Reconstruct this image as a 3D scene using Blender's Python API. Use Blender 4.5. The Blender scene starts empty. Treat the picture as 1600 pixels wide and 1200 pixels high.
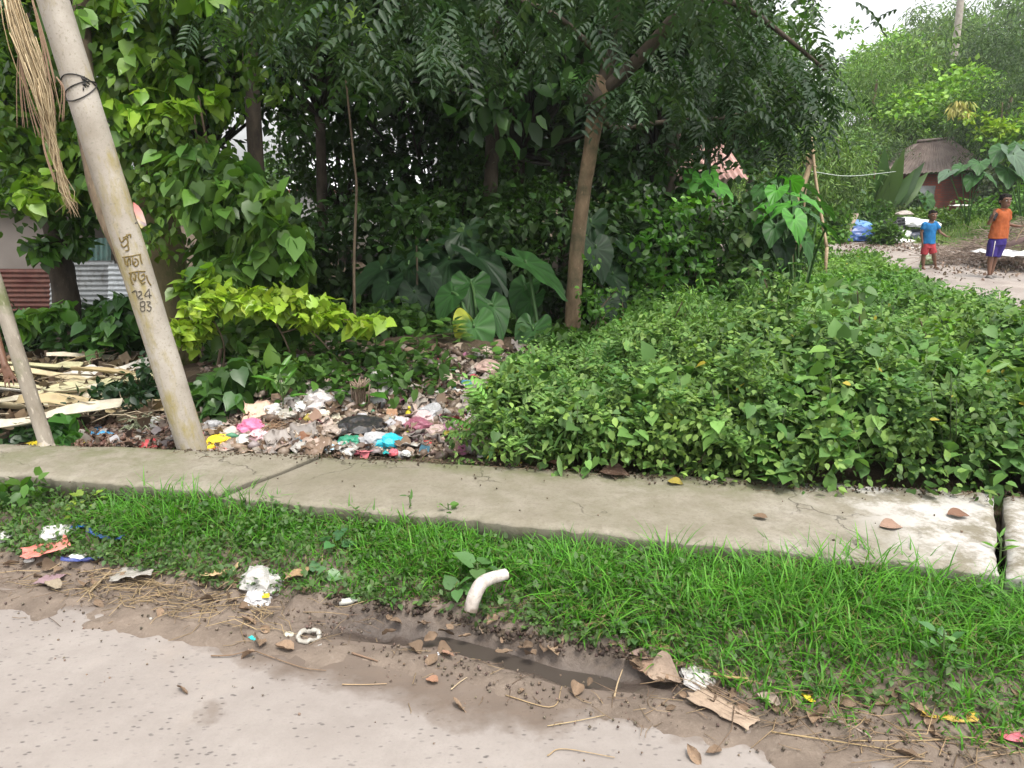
import bpy, bmesh, math, random
import numpy as np
from mathutils import Vector, Matrix, noise as mnoise
random.seed(7); rng = np.random.default_rng(11)
S = bpy.context.scene
C = S.collection
# ------------------------------------------------------------ camera
EYE = 1.55
PITCH = math.atan(305/1186)
cam = bpy.data.cameras.new('camera'); cam.sensor_width = 36; cam.lens = 1186/1600*36
cam.clip_start = 0.05; cam.clip_end = 600
co = bpy.data.objects.new('camera', cam); C.objects.link(co)
co.location = (0, 0, EYE); co.rotation_euler = (math.pi/2-PITCH, 0, 0); S.camera = co
# ------------------------------------------------------------ light
W = bpy.data.worlds.new('World'); S.world = W; W.use_nodes = True
wn = W.node_tree; wn.nodes.clear()
sky = wn.nodes.new('ShaderNodeTexSky'); sky.sky_type = 'NISHITA'; sky.sun_disc = False
SUN_EL, SUN_AZ = math.radians(68), math.radians(150)      # azimuth clockwise from +Y
sky.sun_elevation = SUN_EL; sky.sun_rotation = SUN_AZ; sky.dust_density = 4; sky.air_density = 1.2; sky.altitude = 0
hs = wn.nodes.new('ShaderNodeHueSaturation'); hs.inputs['Saturation'].default_value = 0.12; hs.inputs['Value'].default_value = 1.5
bgn = wn.nodes.new('ShaderNodeBackground'); bgn.inputs[1].default_value = 0.15
wo = wn.nodes.new('ShaderNodeOutputWorld')
wn.links.new(sky.outputs[0], hs.inputs['Color']); wn.links.new(hs.outputs[0], bgn.inputs[0]); wn.links.new(bgn.outputs[0], wo.inputs[0])
sl = bpy.data.lights.new('sun', 'SUN'); sl.energy = 1.8; sl.angle = math.radians(14); sl.color = (1, .94, .83)
so = bpy.data.objects.new('sun', sl); C.objects.link(so)
sd = Vector((math.sin(SUN_AZ)*math.cos(SUN_EL), math.cos(SUN_AZ)*math.cos(SUN_EL), math.sin(SUN_EL)))
so.rotation_euler = sd.to_track_quat('Z', 'Y').to_euler(); so.location = (3, -4, 12)
S.view_settings.view_transform = 'Standard'; S.view_settings.look = 'None'
S.view_settings.gamma = 1; S.view_settings.use_curve_mapping = False
S.view_settings.exposure = 0.68
S.cycles.max_bounces = 6; S.cycles.transparent_max_bounces = 4
# ------------------------------------------------------------ where a thing stands
def ray(px, py):
    a = (px-800)/1186; b = -(py-600)/1186
    return (a, math.cos(PITCH)+b*math.sin(PITCH), -math.sin(PITCH)+b*math.cos(PITCH))
def at(px, py, Y):
    r = ray(px, py); t = Y/r[1]; return Vector((r[0]*t, Y, EYE+r[2]*t))
def G(px, py, z=0):
    r = ray(px, py); t = (z-EYE)/r[2]; return Vector((r[0]*t, r[1]*t, z))
def lerpx(pts, x):
    xs = np.array([p[0] for p in pts]); ys = np.array([p[1] for p in pts]); x = np.asarray(x, float)
    y = np.interp(x, xs, ys)
    y = np.where(x < xs[0], ys[0]+(x-xs[0])*-.2, y)
    return np.where(x > xs[-1], ys[-1]+(x-xs[-1])*-.2, y)
PE = [(-2.6, 2.88), (-2.03, 2.71), (-1.66, 2.59), (-1.18, 2.44), (-.86, 2.23), (-.49, 2.1), (-.19, 1.96), (.08, 1.91), (.31, 1.98), (.56, 1.89), (.9, 1.82), (1.37, 1.7)]
FV = [(-5, 3.72), (-2.9, 3.3), (-2.49, 3.1), (-2.17, 3.0), (-1.61, 2.86), (-.87, 2.64), (-.24, 2.54), (.16, 2.34), (.44, 2.3), (.81, 2.09), (1.16, 1.97), (1.5, 1.91), (3.5, 1.51)]
SF = [(-2.45, 3.41), (-2.3, 3.37), (-1.32, 3.2), (.49, 2.69), (1.74, 2.46), (1.8, 2.45)]
SB = [(-2.75, 3.86), (-1.86, 3.79), (-.99, 3.69), (-.16, 3.6), (1.19, 3.31), (2.22, 3.2), (2.31, 3.18)]
def fbm(x, y, sc=1., seed=0, octv=4):
    """cheap value noise, vectorised"""
    x = np.asarray(x, float)*sc; y = np.asarray(y, float)*sc
    tot = 0; amp = .5
    for o in range(octv):
        xi = np.floor(x).astype(np.int64); yi = np.floor(y).astype(np.int64); fx = x-xi; fy = y-yi
        fx = fx*fx*(3-2*fx); fy = fy*fy*(3-2*fy)
        def h(a, b):
            n = (a*374761393+b*668265263+(seed+o)*974634777) & 0x7fffffff
            n = ((n ^ (n >> 13))*1274126177) & 0x7fffffff
            return ((n ^ (n >> 16)) & 0xffff)/65535.
        v = (h(xi, yi)*(1-fx)+h(xi+1, yi)*fx)*(1-fy)+(h(xi, yi+1)*(1-fx)+h(xi+1, yi+1)*fx)*fy
        tot = tot+(v-.5)*amp*2; amp *= .5; x = x*2.03+7.1; y = y*2.03+3.7
    return tot
def sstep(a, b, x):
    t = np.clip((x-a)/(b-a), 0, 1); return t*t*(3-2*t)
def gh(x, y):
    x = np.asarray(x, float); y = np.asarray(y, float)
    fv = lerpx(FV, x); sf = lerpx(SF, x); sb = lerpx(SB, x)
    z = -.03+.035*sstep(fv-.55, fv-.3, y)+fbm(x, y, 9, 3)*.02*sstep(fv-.6, fv-.3, y)
    gut = np.exp(-((y-(fv-.13+fbm(x, 0*y, 3, 9)*.04))/.075)**2)*sstep(-.8, -.45, x)*(1-sstep(.35, .6, x))
    z = z-gut*.055
    z = z+.10*sstep(fv-.08, fv+.22, y)
    z = z+.035*np.exp(-((y-(fv-.02))/.05)**2)*(.6+fbm(x, y, 22, 5)*1.6)
    z = z+.03*sstep(sb-.1, sb+.3, y)
    # rubbish mound
    z = z+.30*np.exp(-(((x+1.1)/1.15)**2+((y-5.3)/1.0)**2)**1.2)
    z = z+.16*np.exp(-((x+.1)/1.3)**2-((y-6.2)/.9)**2)
    z = z+fbm(x, y, 2.5, 21)*.05*sstep(4, 5, y)*(1-sstep(6.5, 9, y))
    # bank falls away behind the left hand side
    z = z-.55*sstep(6.3, 9.3, y)*(1-sstep(-3.8, -2.2, x))
    r = sstep(2, 6, x)
    z = z-.1*sstep(6, 9, y)*r
    z = z+r*(.055*np.clip(y-15.5, 0, 16))
    z = z+np.clip(y-30, 0, 90)*.06*sstep(-5, 12, x)
    z = z+.9*np.exp(-((x-14.5)/3.)**2-((y-19)/3.2)**2)
    return z
_GX, _GY = np.arange(-7, 9, .03), np.arange(1.2, 10, .03)
_GZ = gh(*np.meshgrid(_GX, _GY)).tolist()
_GX0, _GY0, _NX, _NY = -7, 1.2, len(_GX), len(_GY)
def hz(x, y):
    """ground height at one point, from a table near the camera"""
    i = (x-_GX0)/.03; j = (y-_GY0)/.03
    if 0 <= i < _NX-1 and 0 <= j < _NY-1:
        a = int(i); b = int(j); u = i-a; v = j-b; r0 = _GZ[b]; r1 = _GZ[b+1]
        return (r0[a]*(1-u)+r0[a+1]*u)*(1-v)+(r1[a]*(1-u)+r1[a+1]*u)*v
    return float(gh(x, y))
def on(px, py, dz=0):
    z = .1
    for _ in range(14):
        g = G(px, py, z)
        if g.y < 0 or g.y > 80: g = at(px, py, 40)
        zn = z*.5+.5*(hz(g.x, g.y)+dz); done = abs(zn-z) < 5e-4; z = zn
        if done: break
    return Vector((g.x, g.y, z))
def lx(p, x): return float(np.interp(x, [q[0] for q in p], [q[1] for q in p]))
# ------------------------------------------------------------ naming
def tag(o, label=None, cat=None, group=None, kind=None):
    for k, v in (('label', label), ('category', cat), ('group', group), ('kind', kind)):
        if v: o[k] = v
    return o
def empty(name, loc, rz=0, **k):
    o = bpy.data.objects.new(name, None); C.objects.link(o); o.location = loc; o.rotation_euler = (0, 0, rz)
    o.empty_display_size = .1
    return tag(o, **k)
def link(name, me, m=None, parent=None, loc=(0, 0, 0), rot=None, sc=None, **k):
    o = bpy.data.objects.new(name, me); C.objects.link(o)
    if m is not None and not me.materials: me.materials.append(m)
    if parent is not None: o.parent = parent
    o.location = loc
    if rot is not None: o.rotation_euler = rot
    if sc is not None: o.scale = sc if hasattr(sc, '__len__') else (sc, sc, sc)
    return tag(o, **k)
def copy_tree(o, parent=None):
    c = o.copy(); C.objects.link(c); c.parent = parent
    for ch in list(o.children): copy_tree(ch, c)
    return c
# ------------------------------------------------------------ meshes
def mesh(name, V, loops, sizes, col=None, smooth=False):
    V = np.asarray(V, np.float32); loops = np.asarray(loops, np.int32); sizes = np.asarray(sizes, np.int32)
    me = bpy.data.meshes.new(name)
    me.vertices.add(len(V)); me.vertices.foreach_set('co', V.ravel())
    me.loops.add(len(loops)); me.loops.foreach_set('vertex_index', loops)
    me.polygons.add(len(sizes))
    st = np.zeros(len(sizes), np.int32); st[1:] = np.cumsum(sizes)[:-1]
    me.polygons.foreach_set('loop_start', st); me.polygons.foreach_set('loop_total', sizes)
    if smooth: me.polygons.foreach_set('use_smooth', np.ones(len(sizes), bool))
    if col is not None:
        a = me.color_attributes.new('Col', 'FLOAT_COLOR', 'POINT')
        c = np.ones((len(V), 4), np.float32); c[:, :3] = col; a.data.foreach_set('color', c.ravel())
    me.update(calc_edges=True); me.validate()
    return me
def merge(bs):
    V = []; L = []; Z = []; Cc = []; n = 0
    for v, l, z, c in bs:
        V.append(v); L.append(np.asarray(l)+n); Z.append(z); Cc.append(np.broadcast_to(c, (len(v), 3))); n += len(v)
    return np.concatenate(V), np.concatenate(L), np.concatenate(Z), np.concatenate(Cc)
class Tpl:
    def __init__(s, v, f):
        s.v = np.array(v, float); s.l = np.array([i for q in f for i in q]); s.z = np.array([len(q) for q in f])
RH = Tpl([(0, 0, 0), (.34, .42, .07), (0, 1, -.08), (-.34, .42, .07)], [(0, 1, 2), (0, 2, 3)])
OV = Tpl([(0, 0, 0), (.26, .2, .05), (.3, .55, .05), (0, 1, -.12), (-.3, .55, .05), (-.26, .2, .05), (0, .45, -.02)],
         [(0, 1, 2, 6), (6, 2, 3), (0, 6, 4, 5), (6, 3, 4)])
HT = Tpl([(0, 0, 0), (.22, -.12, .05), (.46, .12, .08), (.4, .5, .03), (.16, .82, -.09), (0, 1.05, -.2), (-.16, .82, -.09), (-.4, .5, .03), (-.46, .12, .08), (-.22, -.12, .05), (0, .5, -.04)],
         [(0, 1, 2, 3, 10), (10, 3, 4, 5), (0, 10, 7, 8, 9), (10, 5, 6, 7)])
LN = Tpl([(0, 0, 0), (.11, .3, .03), (.1, .65, .0), (0, 1, -.14), (-.1, .65, .0), (-.11, .3, .03)], [(0, 1, 2, 3), (0, 3, 4, 5)])
def _pinnate(n=6, droop=.25):
    v = []; f = []
    for i in range(n+1):
        y = .12+.88*i/n; z = -droop*y*y
        for sgn in ((-1, 1) if i < n else (0,)):
            L = .36*(1-.45*abs(i/n-.45)); w = .062
            d = np.array([sgn*.86, .42 if sgn else 1, -.34]); d /= np.linalg.norm(d)
            p = np.array([0, y, z]); side = np.cross(d, (0, 0, 1)); side /= np.linalg.norm(side)
            b = len(v); up = np.array([0, 0, .02])
            v += [p, p+d*L*.35+side*w+up, p+d*L*.75+side*w*.7, p+d*L+np.array([0, 0, -.05]), p+d*L*.75-side*w*.7, p+d*L*.35-side*w+up]
            f += [(b, b+1, b+2, b+3), (b, b+3, b+4, b+5)]
    b = len(v)
    v += [(-.008, 0, 0), (.008, 0, 0), (.005, 1, -droop), (-.005, 1, -droop)]; f.append((b, b+1, b+2, b+3))
    return Tpl(v, f)
PIN = _pinnate()
PINB = _pinnate(5, .5)
def nrm(a):
    return a/np.maximum(np.linalg.norm(a, axis=-1, keepdims=True), 1e-9)
def batch(t, P, D, N, Sz, Cc):
    P = np.asarray(P); n = len(P)
    Y = nrm(D); X = nrm(np.cross(Y, N)); Z = np.cross(X, Y)
    Sz = np.broadcast_to(np.asarray(Sz, float), (n,))[:, None, None]
    v = t.v
    V = P[:, None]+Sz*(v[None, :, :1]*X[:, None]+v[None, :, 1:2]*Y[:, None]+v[None, :, 2:]*Z[:, None])
    k = len(v)
    L = (t.l[None]+np.arange(n)[:, None]*k).ravel()
    return V.reshape(-1, 3), L, np.tile(t.z, n), np.repeat(np.broadcast_to(Cc, (n, 3)), k, axis=0)
def rdir(n, up=0., spread=1.):
    d = rng.normal(size=(n, 3))*spread; d[:, 2] += up; return nrm(d)
def gcol(n, c, c2=None, var=.25):
    c = np.array(c); t = rng.random((n, 1)) if c2 is not None else 0
    c2 = np.array(c2 if c2 is not None else c)
    k = (c*(1-t)+c2*t)*(1+rng.uniform(-var, var, (n, 1)))
    return k*(1+rng.uniform(-.08, .08, (n, 3)))
def tube(pts, rad, sides=10, wob=0., cap=True, seed=0):
    """swept tube; returns V, loops, sizes"""
    pts = np.array([tuple(p) for p in pts], float); n = len(pts)
    rad = np.interp(np.arange(n), np.linspace(0, n-1, len(rad)), rad) if hasattr(rad, '__len__') else np.full(n, rad)
    T = np.gradient(pts, axis=0); T = nrm(T)
    ref = np.array([0, 1., 0]) if abs(T[0, 1]) < .8 else np.array([1., 0, 0])
    V = []
    X = nrm(np.cross(T[0], ref))
    for i in range(n):
        X = nrm(X-T[i]*np.dot(X, T[i])); Y = np.cross(T[i], X)
        a = np.arange(sides)*2*math.pi/sides
        r = rad[i]*(1+wob*np.array([mnoise.noise((math.cos(t)*1.3+seed, math.sin(t)*1.3, i*.35)) for t in a]))
        V.append(pts[i]+np.cos(a)[:, None]*X*r[:, None]+np.sin(a)[:, None]*Y*r[:, None])
    V = np.concatenate(V); L = []; Z = []
    i = np.arange(n-1)[:, None]*sides; j = np.arange(sides)[None]; j2 = (j+1) % sides
    q = np.stack([i+j, i+j2, i+j2+sides, i+j+sides], -1).reshape(-1)
    L = list(q); Z = [4]*((n-1)*sides)
    if cap:
        L += list(range(sides))[::-1]; Z.append(sides)
        L += list(range((n-1)*sides, n*sides)); Z.append(sides)
    return V, np.array(L), np.array(Z)
def smoothpath(pts, n=16):
    """catmull-rom through points"""
    P = [Vector(p) for p in pts]; P = [P[0]*2-P[1]]+P+[P[-1]*2-P[-2]]
    out = []; m = len(P)-3
    for k in range(n):
        t = k/(n-1)*m; i = min(int(t), m-1); u = t-i; a, b, c, d = P[i:i+4]
        out.append(.5*((2*b)+(c-a)*u+(2*a-5*b+4*c-d)*u*u+(3*b-a-3*c+d)*u**3))
    return out
def tube_mesh(name, pts, rad, sides=10, wob=0., col=None, seed=0):
    V, L, Z = tube(pts, rad, sides, wob, True, seed)
    return mesh(name, V, L, Z, None if col is None else np.broadcast_to(col, (len(V), 3)), smooth=True)
def grid(name, X, Y, Zf, extra=None, col=None):
    """X, Y 2-D arrays"""
    ny, nx = X.shape
    V = np.stack([X, Y, Zf], -1).reshape(-1, 3)
    i = (np.arange(ny-1)[:, None]*nx+np.arange(nx-1)[None]).ravel()
    L = np.stack([i, i+1, i+nx+1, i+nx], -1).ravel()
    me = mesh(name, V, L, np.full(len(i), 4), col, smooth=True)
    if extra is not None:
        for k, a in extra.items():
            at_ = me.attributes.new(k, 'FLOAT', 'POINT'); at_.data.foreach_set('value', np.asarray(a, np.float32).ravel())
    return me
# ------------------------------------------------------------ materials
class NT:
    def __init__(s, name):
        s.m = bpy.data.materials.new(name); s.m.use_nodes = True; s.t = s.m.node_tree; s.t.nodes.clear()
        s.out = s.n('ShaderNodeOutputMaterial'); s.b = s.n('ShaderNodeBsdfPrincipled'); s.l(s.b.outputs[0], s.out.inputs[0])
    def n(s, k, **p):
        x = s.t.nodes.new(k)
        for a, v in p.items(): setattr(x, a, v)
        return x
    def l(s, a, b): s.t.links.new(a, b)
    def noise(s, sc, det=4, rough=.55, vec=None, dist=0):
        x = s.n('ShaderNodeTexNoise'); x.inputs['Scale'].default_value = sc; x.inputs['Detail'].default_value = det
        x.inputs['Roughness'].default_value = rough; x.inputs['Distortion'].default_value = dist
        s.l(vec if vec is not None else s.obj(), x.inputs['Vector']); return x.outputs[0]
    def obj(s):
        if not hasattr(s, '_o'): s._o = s.n('ShaderNodeTexCoord').outputs['Object']
        return s._o
    def scaled(s, sc):
        x = s.n('ShaderNodeMapping'); x.inputs['Scale'].default_value = sc; s.l(s.obj(), x.inputs[0]); return x.outputs[0]
    def ramp(s, f, pts):
        x = s.n('ShaderNodeValToRGB'); e = x.color_ramp.elements
        while len(e) < len(pts): e.new(.5)
        for q, (p, c) in zip(e, pts): q.position = p; q.color = (*c, 1) if hasattr(c, '__len__') else (c, c, c, 1)
        s.l(f, x.inputs[0]); return x.outputs[0]
    def mix(s, f, a, b, mode='MIX'):
        x = s.n('ShaderNodeMix', data_type='RGBA', blend_type=mode)
        for sock, v in ((x.inputs[0], f), (x.inputs[6], a), (x.inputs[7], b)):
            if hasattr(v, 'is_linked'): s.l(v, sock)
            elif hasattr(v, '__len__'): sock.default_value = (*v, 1)
            else: sock.default_value = v
        return x.outputs[2]
    def math(s, op, a, b=0., c=None):
        x = s.n('ShaderNodeMath', operation=op)
        for i, v in enumerate((a, b) if c is None else (a, b, c)):
            if hasattr(v, 'is_linked'): s.l(v, x.inputs[i])
            else: x.inputs[i].default_value = v
        return x.outputs[0]
    def attr(s, name, out='Fac'):
        x = s.n('ShaderNodeAttribute', attribute_name=name); return x.outputs[out]
    def bump(s, h, st=.3, d=.01):
        x = s.n('ShaderNodeBump'); x.inputs['Strength'].default_value = st; x.inputs['Distance'].default_value = d
        s.l(h, x.inputs['Height']); s.l(x.outputs[0], s.b.inputs['Normal'])
    def set(s, col=None, rough=None, spec=None, **k):
        for nm, v in (('Base Color', col), ('Roughness', rough), ('Specular IOR Level', spec)):
            if v is None: continue
            if hasattr(v, 'is_linked'): s.l(v, s.b.inputs[nm])
            elif hasattr(v, '__len__'): s.b.inputs[nm].default_value = (*v, 1)
            else: s.b.inputs[nm].default_value = v
        return s
def simple(name, c, rough=.6, sc=12, var=.25, bump=.2, spec=.4, metal=0):
    t = NT(name); nz = t.noise(sc, 5)
    c = np.array(c)
    t.set(t.ramp(nz, [(.3, tuple(c*(1-var))), (.7, tuple(np.minimum(c*(1+var), .95)))]), rough, spec)
    t.b.inputs['Metallic'].default_value = metal
    t.bump(nz, bump, .01); return t.m
def leafmat(name, rough=.42, trans=.3, spec=.5):
    t = NT(name); c = t.attr('Col', 'Color')
    nz = t.noise(35, 3); c2 = t.mix(t.math('MULTIPLY', nz, .5), c, t.mix(1., c, (.75, .8, .5), 'MULTIPLY'))
    t.set(c2, rough, spec)
    tr = t.n('ShaderNodeBsdfTranslucent'); t.l(t.mix(1., c2, (1.25, 1.35, .55), 'MULTIPLY'), tr.inputs[0])
    mx = t.n('ShaderNodeMixShader'); mx.inputs[0].default_value = trans
    t.l(t.b.outputs[0], mx.inputs[1]); t.l(tr.outputs[0], mx.inputs[2]); t.l(mx.outputs[0], t.out.inputs[0])
    return t.m
def colmat(name, rough=.6, spec=.4, bumpsc=60, bump=.3, var=.3):
    t = NT(name); c = t.attr('Col', 'Color'); nz = t.noise(bumpsc, 4)
    t.set(t.mix(t.math('MULTIPLY', nz, var*2), c, t.mix(1., c, (.55, .5, .45), 'MULTIPLY')), rough, spec)
    t.bump(nz, bump, .004); return t.m
def bark(name, a, b, sc=8, moss=None, bump=.6):
    t = NT(name); v = t.scaled((1, 1, .35)); nz = t.noise(sc, 7, .65, v)
    col = t.ramp(nz, [(.32, a), (.66, b)])
    if moss:
        m2 = t.noise(3.2, 5, .6); col = t.mix(t.ramp(m2, [(.5, 0.), (.62, 1.)]), col, moss)
    fine = t.noise(60, 4, .6, v)
    col = t.mix(t.ramp(fine, [(.6, 0.), (.72, .5)]), col, tuple(min(1, q*1.7) for q in b))
    t.set(col, .85, .25); t.bump(t.math('ADD', nz, t.math('MULTIPLY', fine, .3)), bump, .02); return t.m
M = {}
M['leaf'] = leafmat('leaf', .40, .32)
M['leaf_dull'] = leafmat('leaf_dull', .55, .3, .35)
M['leaf_gloss'] = leafmat('leaf_gloss', .3, .22, .6)
M['leaf_spray'] = leafmat('leaf_spray', .52, .3, .32)
M['leaf_ear'] = leafmat('leaf_ear', .46, .3, .35)
M['grass'] = leafmat('grass_blade', .5, .38, .3)
M['litter'] = colmat('litter', .5, .4)
M['plastic'] = colmat('thin_plastic', .3, .5, 30, .2, .15)
M['dry'] = colmat('dry_plant', .8, .2, 40, .5, .35)
M['bark'] = bark('bark', (.07, .05, .035), (.20, .15, .10))
M['bark_dark'] = bark('bark_dark', (.03, .024, .018), (.09, .07, .05), 10)
M['bark_moss'] = bark('bark_moss', (.09, .075, .04), (.22, .18, .09), 6, (.07, .09, .025))
M['bark_trunk'] = bark('bark_trunk', (.11, .075, .045), (.27, .19, .12), 14, (.10, .085, .05), .4)
# ============================================================ GROUND
# road
t = NT('road_concrete')
mud = t.attr('mud'); n1 = t.noise(2.2, 5, .6); n2 = t.noise(26, 5, .65); n3 = t.noise(7, 4, .6)
fac = t.math('ADD', mud, t.math('ADD', t.math('MULTIPLY', t.math('SUBTRACT', n3, .5), .55), t.math('MULTIPLY', t.math('SUBTRACT', n2, .5), .2)))
f = t.ramp(fac, [(.40, 0.), (.50, .55), (.66, 1.)])
pale = t.ramp(n1, [(.3, (.218, .190, .172)), (.7, (.292, .262, .24))])
vor = t.n('ShaderNodeTexVoronoi'); vor.inputs['Scale'].default_value = 34; vor.inputs['Randomness'].default_value = 1; t.l(t.scaled((.8, 1.5, 1)), vor.inputs['Vector'])
pit = t.ramp(vor.outputs['Distance'], [(.13, 1.), (.24, 0.)])
pitm = t.math('MULTIPLY', pit, t.ramp(t.noise(9, 3), [(.42, .15), (.58, .95)]))
pale = t.mix(pitm, pale, (.09, .08, .076))
pale = t.mix(t.ramp(t.noise(4.5, 7, .75), [(.45, 0.), (.7, .45)]), pale, (.175, .15, .135))
pale = t.mix(t.ramp(t.noise(120, 3), [(.5, 0.), (.75, .35)]), pale, (.2, .18, .165))
pale = t.mix(t.ramp(t.noise(1.1, 6, .7), [(.56, 0.), (.7, .5)]), pale, (.26, .215, .18))
wet = t.ramp(n1, [(.3, (.105, .08, .064)), (.7, (.16, .126, .102))])
wet = t.mix(t.ramp(t.noise(14, 6, .7, t.scaled((.6, 2.2, 1))), [(.45, 0.), (.65, .6)]), wet, (.14, .105, .082))
t.set(t.mix(f, pale, wet), t.ramp(f, [(0, .85), (1, .72)]), .3)
t.bump(t.math('SUBTRACT', t.math('ADD', t.math('MULTIPLY', n2, .5), t.math('MULTIPLY', n3, .4)), t.math('MULTIPLY', pitm, .5)), .35, .012)
M['road'] = t.m
xs = np.concatenate([np.linspace(-60, -4.2, 20), np.linspace(-4, 3.5, 260), np.linspace(3.8, 60, 20)])
ts = np.concatenate([np.linspace(0, .8, 12), np.linspace(.82, 1, 90)])
ye = lerpx(FV, xs)-.22
X, T = np.meshgrid(xs, ts); YE = np.broadcast_to(ye, X.shape); Y = -16+(YE+16)*T
d = Y-lerpx(PE, X)
mudv = sstep(-.3, .3, d)
for bx, by, br, ba in ((-.93, 1.98, .12, .5), (.5, 1.67, .07, .45), (.62, 1.62, .09, .4), (-2.2, 2.3, .12, .35), (-.1, 1.5, .1, .2)):
    mudv = np.maximum(mudv, ba*np.exp(-((X-bx)/br)**2-((Y-by)/br)**2))
road = link('road', grid('road', X, Y, fbm(X, Y, 3, 2)*.006, {'mud': mudv}), M['road'], kind='structure')
# mud verge
t = NT('mud'); n1 = t.noise(5, 6, .65); n2 = t.noise(45, 6, .7); wetA = t.attr('wet')
c = t.ramp(n1, [(.3, (.10, .075, .058)), (.72, (.21, .165, .13))])
c = t.mix(t.ramp(n2, [(.55, 0.), (.75, .5)]), c, (.27, .22, .18))
c = t.mix(wetA, c, (.065, .05, .042))
t.set(c, t.ramp(wetA, [(0, .8), (1, .3)]), .35); t.bump(t.math('ADD', t.math('MULTIPLY', n1, .6), n2), .6, .012); M['mud'] = t.m
xs = np.linspace(-4.6, 3.6, 560); ts = np.linspace(0, 1, 110)
X, T = np.meshgrid(xs, ts); a = lerpx(FV, X)-.62; b = lerpx(SF, X)+.12; Y = a+(b-a)*T
Z = gh(X, Y)+fbm(X, Y, 30, 8)*.012*sstep(.25, .45, T)
fv = lerpx(FV, X)
wetv = np.exp(-((Y-(fv-.13))/.09)**2)*sstep(-.9, -.5, X)*(1-sstep(.5, .9, X))
link('mud_verge', grid('mud_verge', X, Y, Z, {'wet': wetv}), M['mud'], kind='structure')
t = NT('puddle_water'); t.set((.055, .045, .038), .3, .35); t.bump(t.noise(8, 3), .1, .01); M['water'] = t.m
V = []
for x in np.linspace(-.36, .36, 24):
    yc = float(lerpx(FV, x))-.14; w = .05*max(0, math.sin((x+.36)/.72*math.pi))**.4+.01; V += [(x, yc-w, -.031), (x, yc+w, -.031)]
L = []
for i in range(23): L += [2*i, 2*i+2, 2*i+3, 2*i+1]
link('puddle', mesh('puddle', V, L, [4]*23), M['water'], kind='structure')
# soil sheet behind the pavement out to the horizon
t = NT('soil'); n1 = t.noise(3, 6, .65); n2 = t.noise(30, 5, .7); gr = t.attr('green')
c = t.ramp(n1, [(.3, (.045, .033, .022)), (.7, (.12, .09, .06))])
c = t.mix(t.ramp(n2, [(.55, 0.), (.7, .6)]), c, (.18, .14, .10))
g2 = t.ramp(t.noise(6, 5, .7), [(.3, (.05, .085, .02)), (.7, (.13, .17, .05))])
c = t.mix(gr, c, g2); t.set(c, .9, .15); t.bump(t.math('ADD', n1, n2), .6, .04); M['soil'] = t.m
xs = np.concatenate([-np.geomspace(150, 5, 26), np.linspace(-4.8, 3.4, 120), np.linspace(3.5, 16, 70), np.geomspace(16.5, 150, 24)])
T = np.concatenate([np.linspace(0, 5, 80), np.linspace(5.1, 22, 80), np.geomspace(22.5, 200, 34)])
X, TT = np.meshgrid(xs, T); Y = np.clip(lerpx(SB, X), -5, 6)-.3+TT
green = sstep(14, 18, Y)*sstep(3, 6, X)
link('ground', grid('ground', X, Y, gh(X, Y)-.006, {'green': green}), M['soil'], kind='structure')
# dirt path on the right
t = NT('dirt_path'); n1 = t.noise(1.6, 6, .65); n2 = t.noise(18, 6, .7)
c = t.ramp(n1, [(.3, (.21, .175, .155)), (.7, (.34, .30, .27))])
c = t.mix(t.ramp(n2, [(.5, 0.), (.7, .6)]), c, (.13, .10, .08))
t.set(c, t.ramp(t.noise(.8, 3), [(.4, .45), (.6, .9)]), .4); t.bump(n2, .4, .02); M['path'] = t.m
PL = [(5.0, 6.8), (5.9, 9.2), (6.2, 10.6), (6.6, 12.2), (7.0, 14.2), (7.6, 16.2), (6.0, 18.2), (3.5, 19.2)]
PR = [(9.5, 5.6), (10.2, 9.0), (10.6, 11.5), (11.0, 13.4), (11.4, 14.8), (10.6, 17.2), (8.6, 20.2), (4.5, 22.4)]
a = smoothpath([(*q, 0) for q in PL], 60); b = smoothpath([(*q, 0) for q in PR], 60)
X = np.zeros((60, 24)); Y = X.copy()
for i in range(60):
    for j in range(24):
        u = j/23; e = .12*mnoise.noise((i*.4, j*0., 3))*(1 if j in (0, 23) else 0)
        X[i, j] = a[i].x*(1-u)+b[i].x*u+e; Y[i, j] = a[i].y*(1-u)+b[i].y*u
edge = np.sin(np.linspace(0, math.pi, 24))[None]**.5
link('dirt_path', grid('dirt_path', X, Y, gh(X, Y)-.02+.05*edge+fbm(X, Y, 1.2, 4)*.015), M['path'], kind='structure')

# ============================================================ PAVEMENT of cast concrete slabs
t = NT('slab_concrete'); n1 = t.noise(1.3, 6, .6); n2 = t.noise(9, 6, .65); n3 = t.noise(90, 4)
c = t.ramp(n1, [(.33, (.18, .158, .118)), (.55, (.25, .224, .18)), (.72, (.33, .303, .268))])
c = t.mix(t.ramp(n2, [(.42, 0.), (.66, .75)]), c, (.17, .15, .11))
c = t.mix(t.ramp(n3, [(.5, 0.), (.75, .45)]), c, (.13, .115, .09))
n4 = t.noise(28, 7, .75); c = t.mix(t.ramp(n4, [(.5, 0.), (.64, .6)]), c, (.15, .13, .095))
vc = t.n('ShaderNodeTexVoronoi', feature='DISTANCE_TO_EDGE'); vc.inputs['Scale'].default_value = 1.3; wv = t.n('ShaderNodeVectorMath', operation='MULTIPLY_ADD'); nn = t.n('ShaderNodeTexNoise'); nn.inputs['Scale'].default_value = 5; nn.inputs['Detail'].default_value = 5; t.l(t.obj(), nn.inputs['Vector'])
t.l(nn.outputs['Color'], wv.inputs[0]); wv.inputs[1].default_value = (.35, .35, .35); t.l(t.obj(), wv.inputs[2]); t.l(wv.outputs[0], vc.inputs['Vector'])
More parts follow.
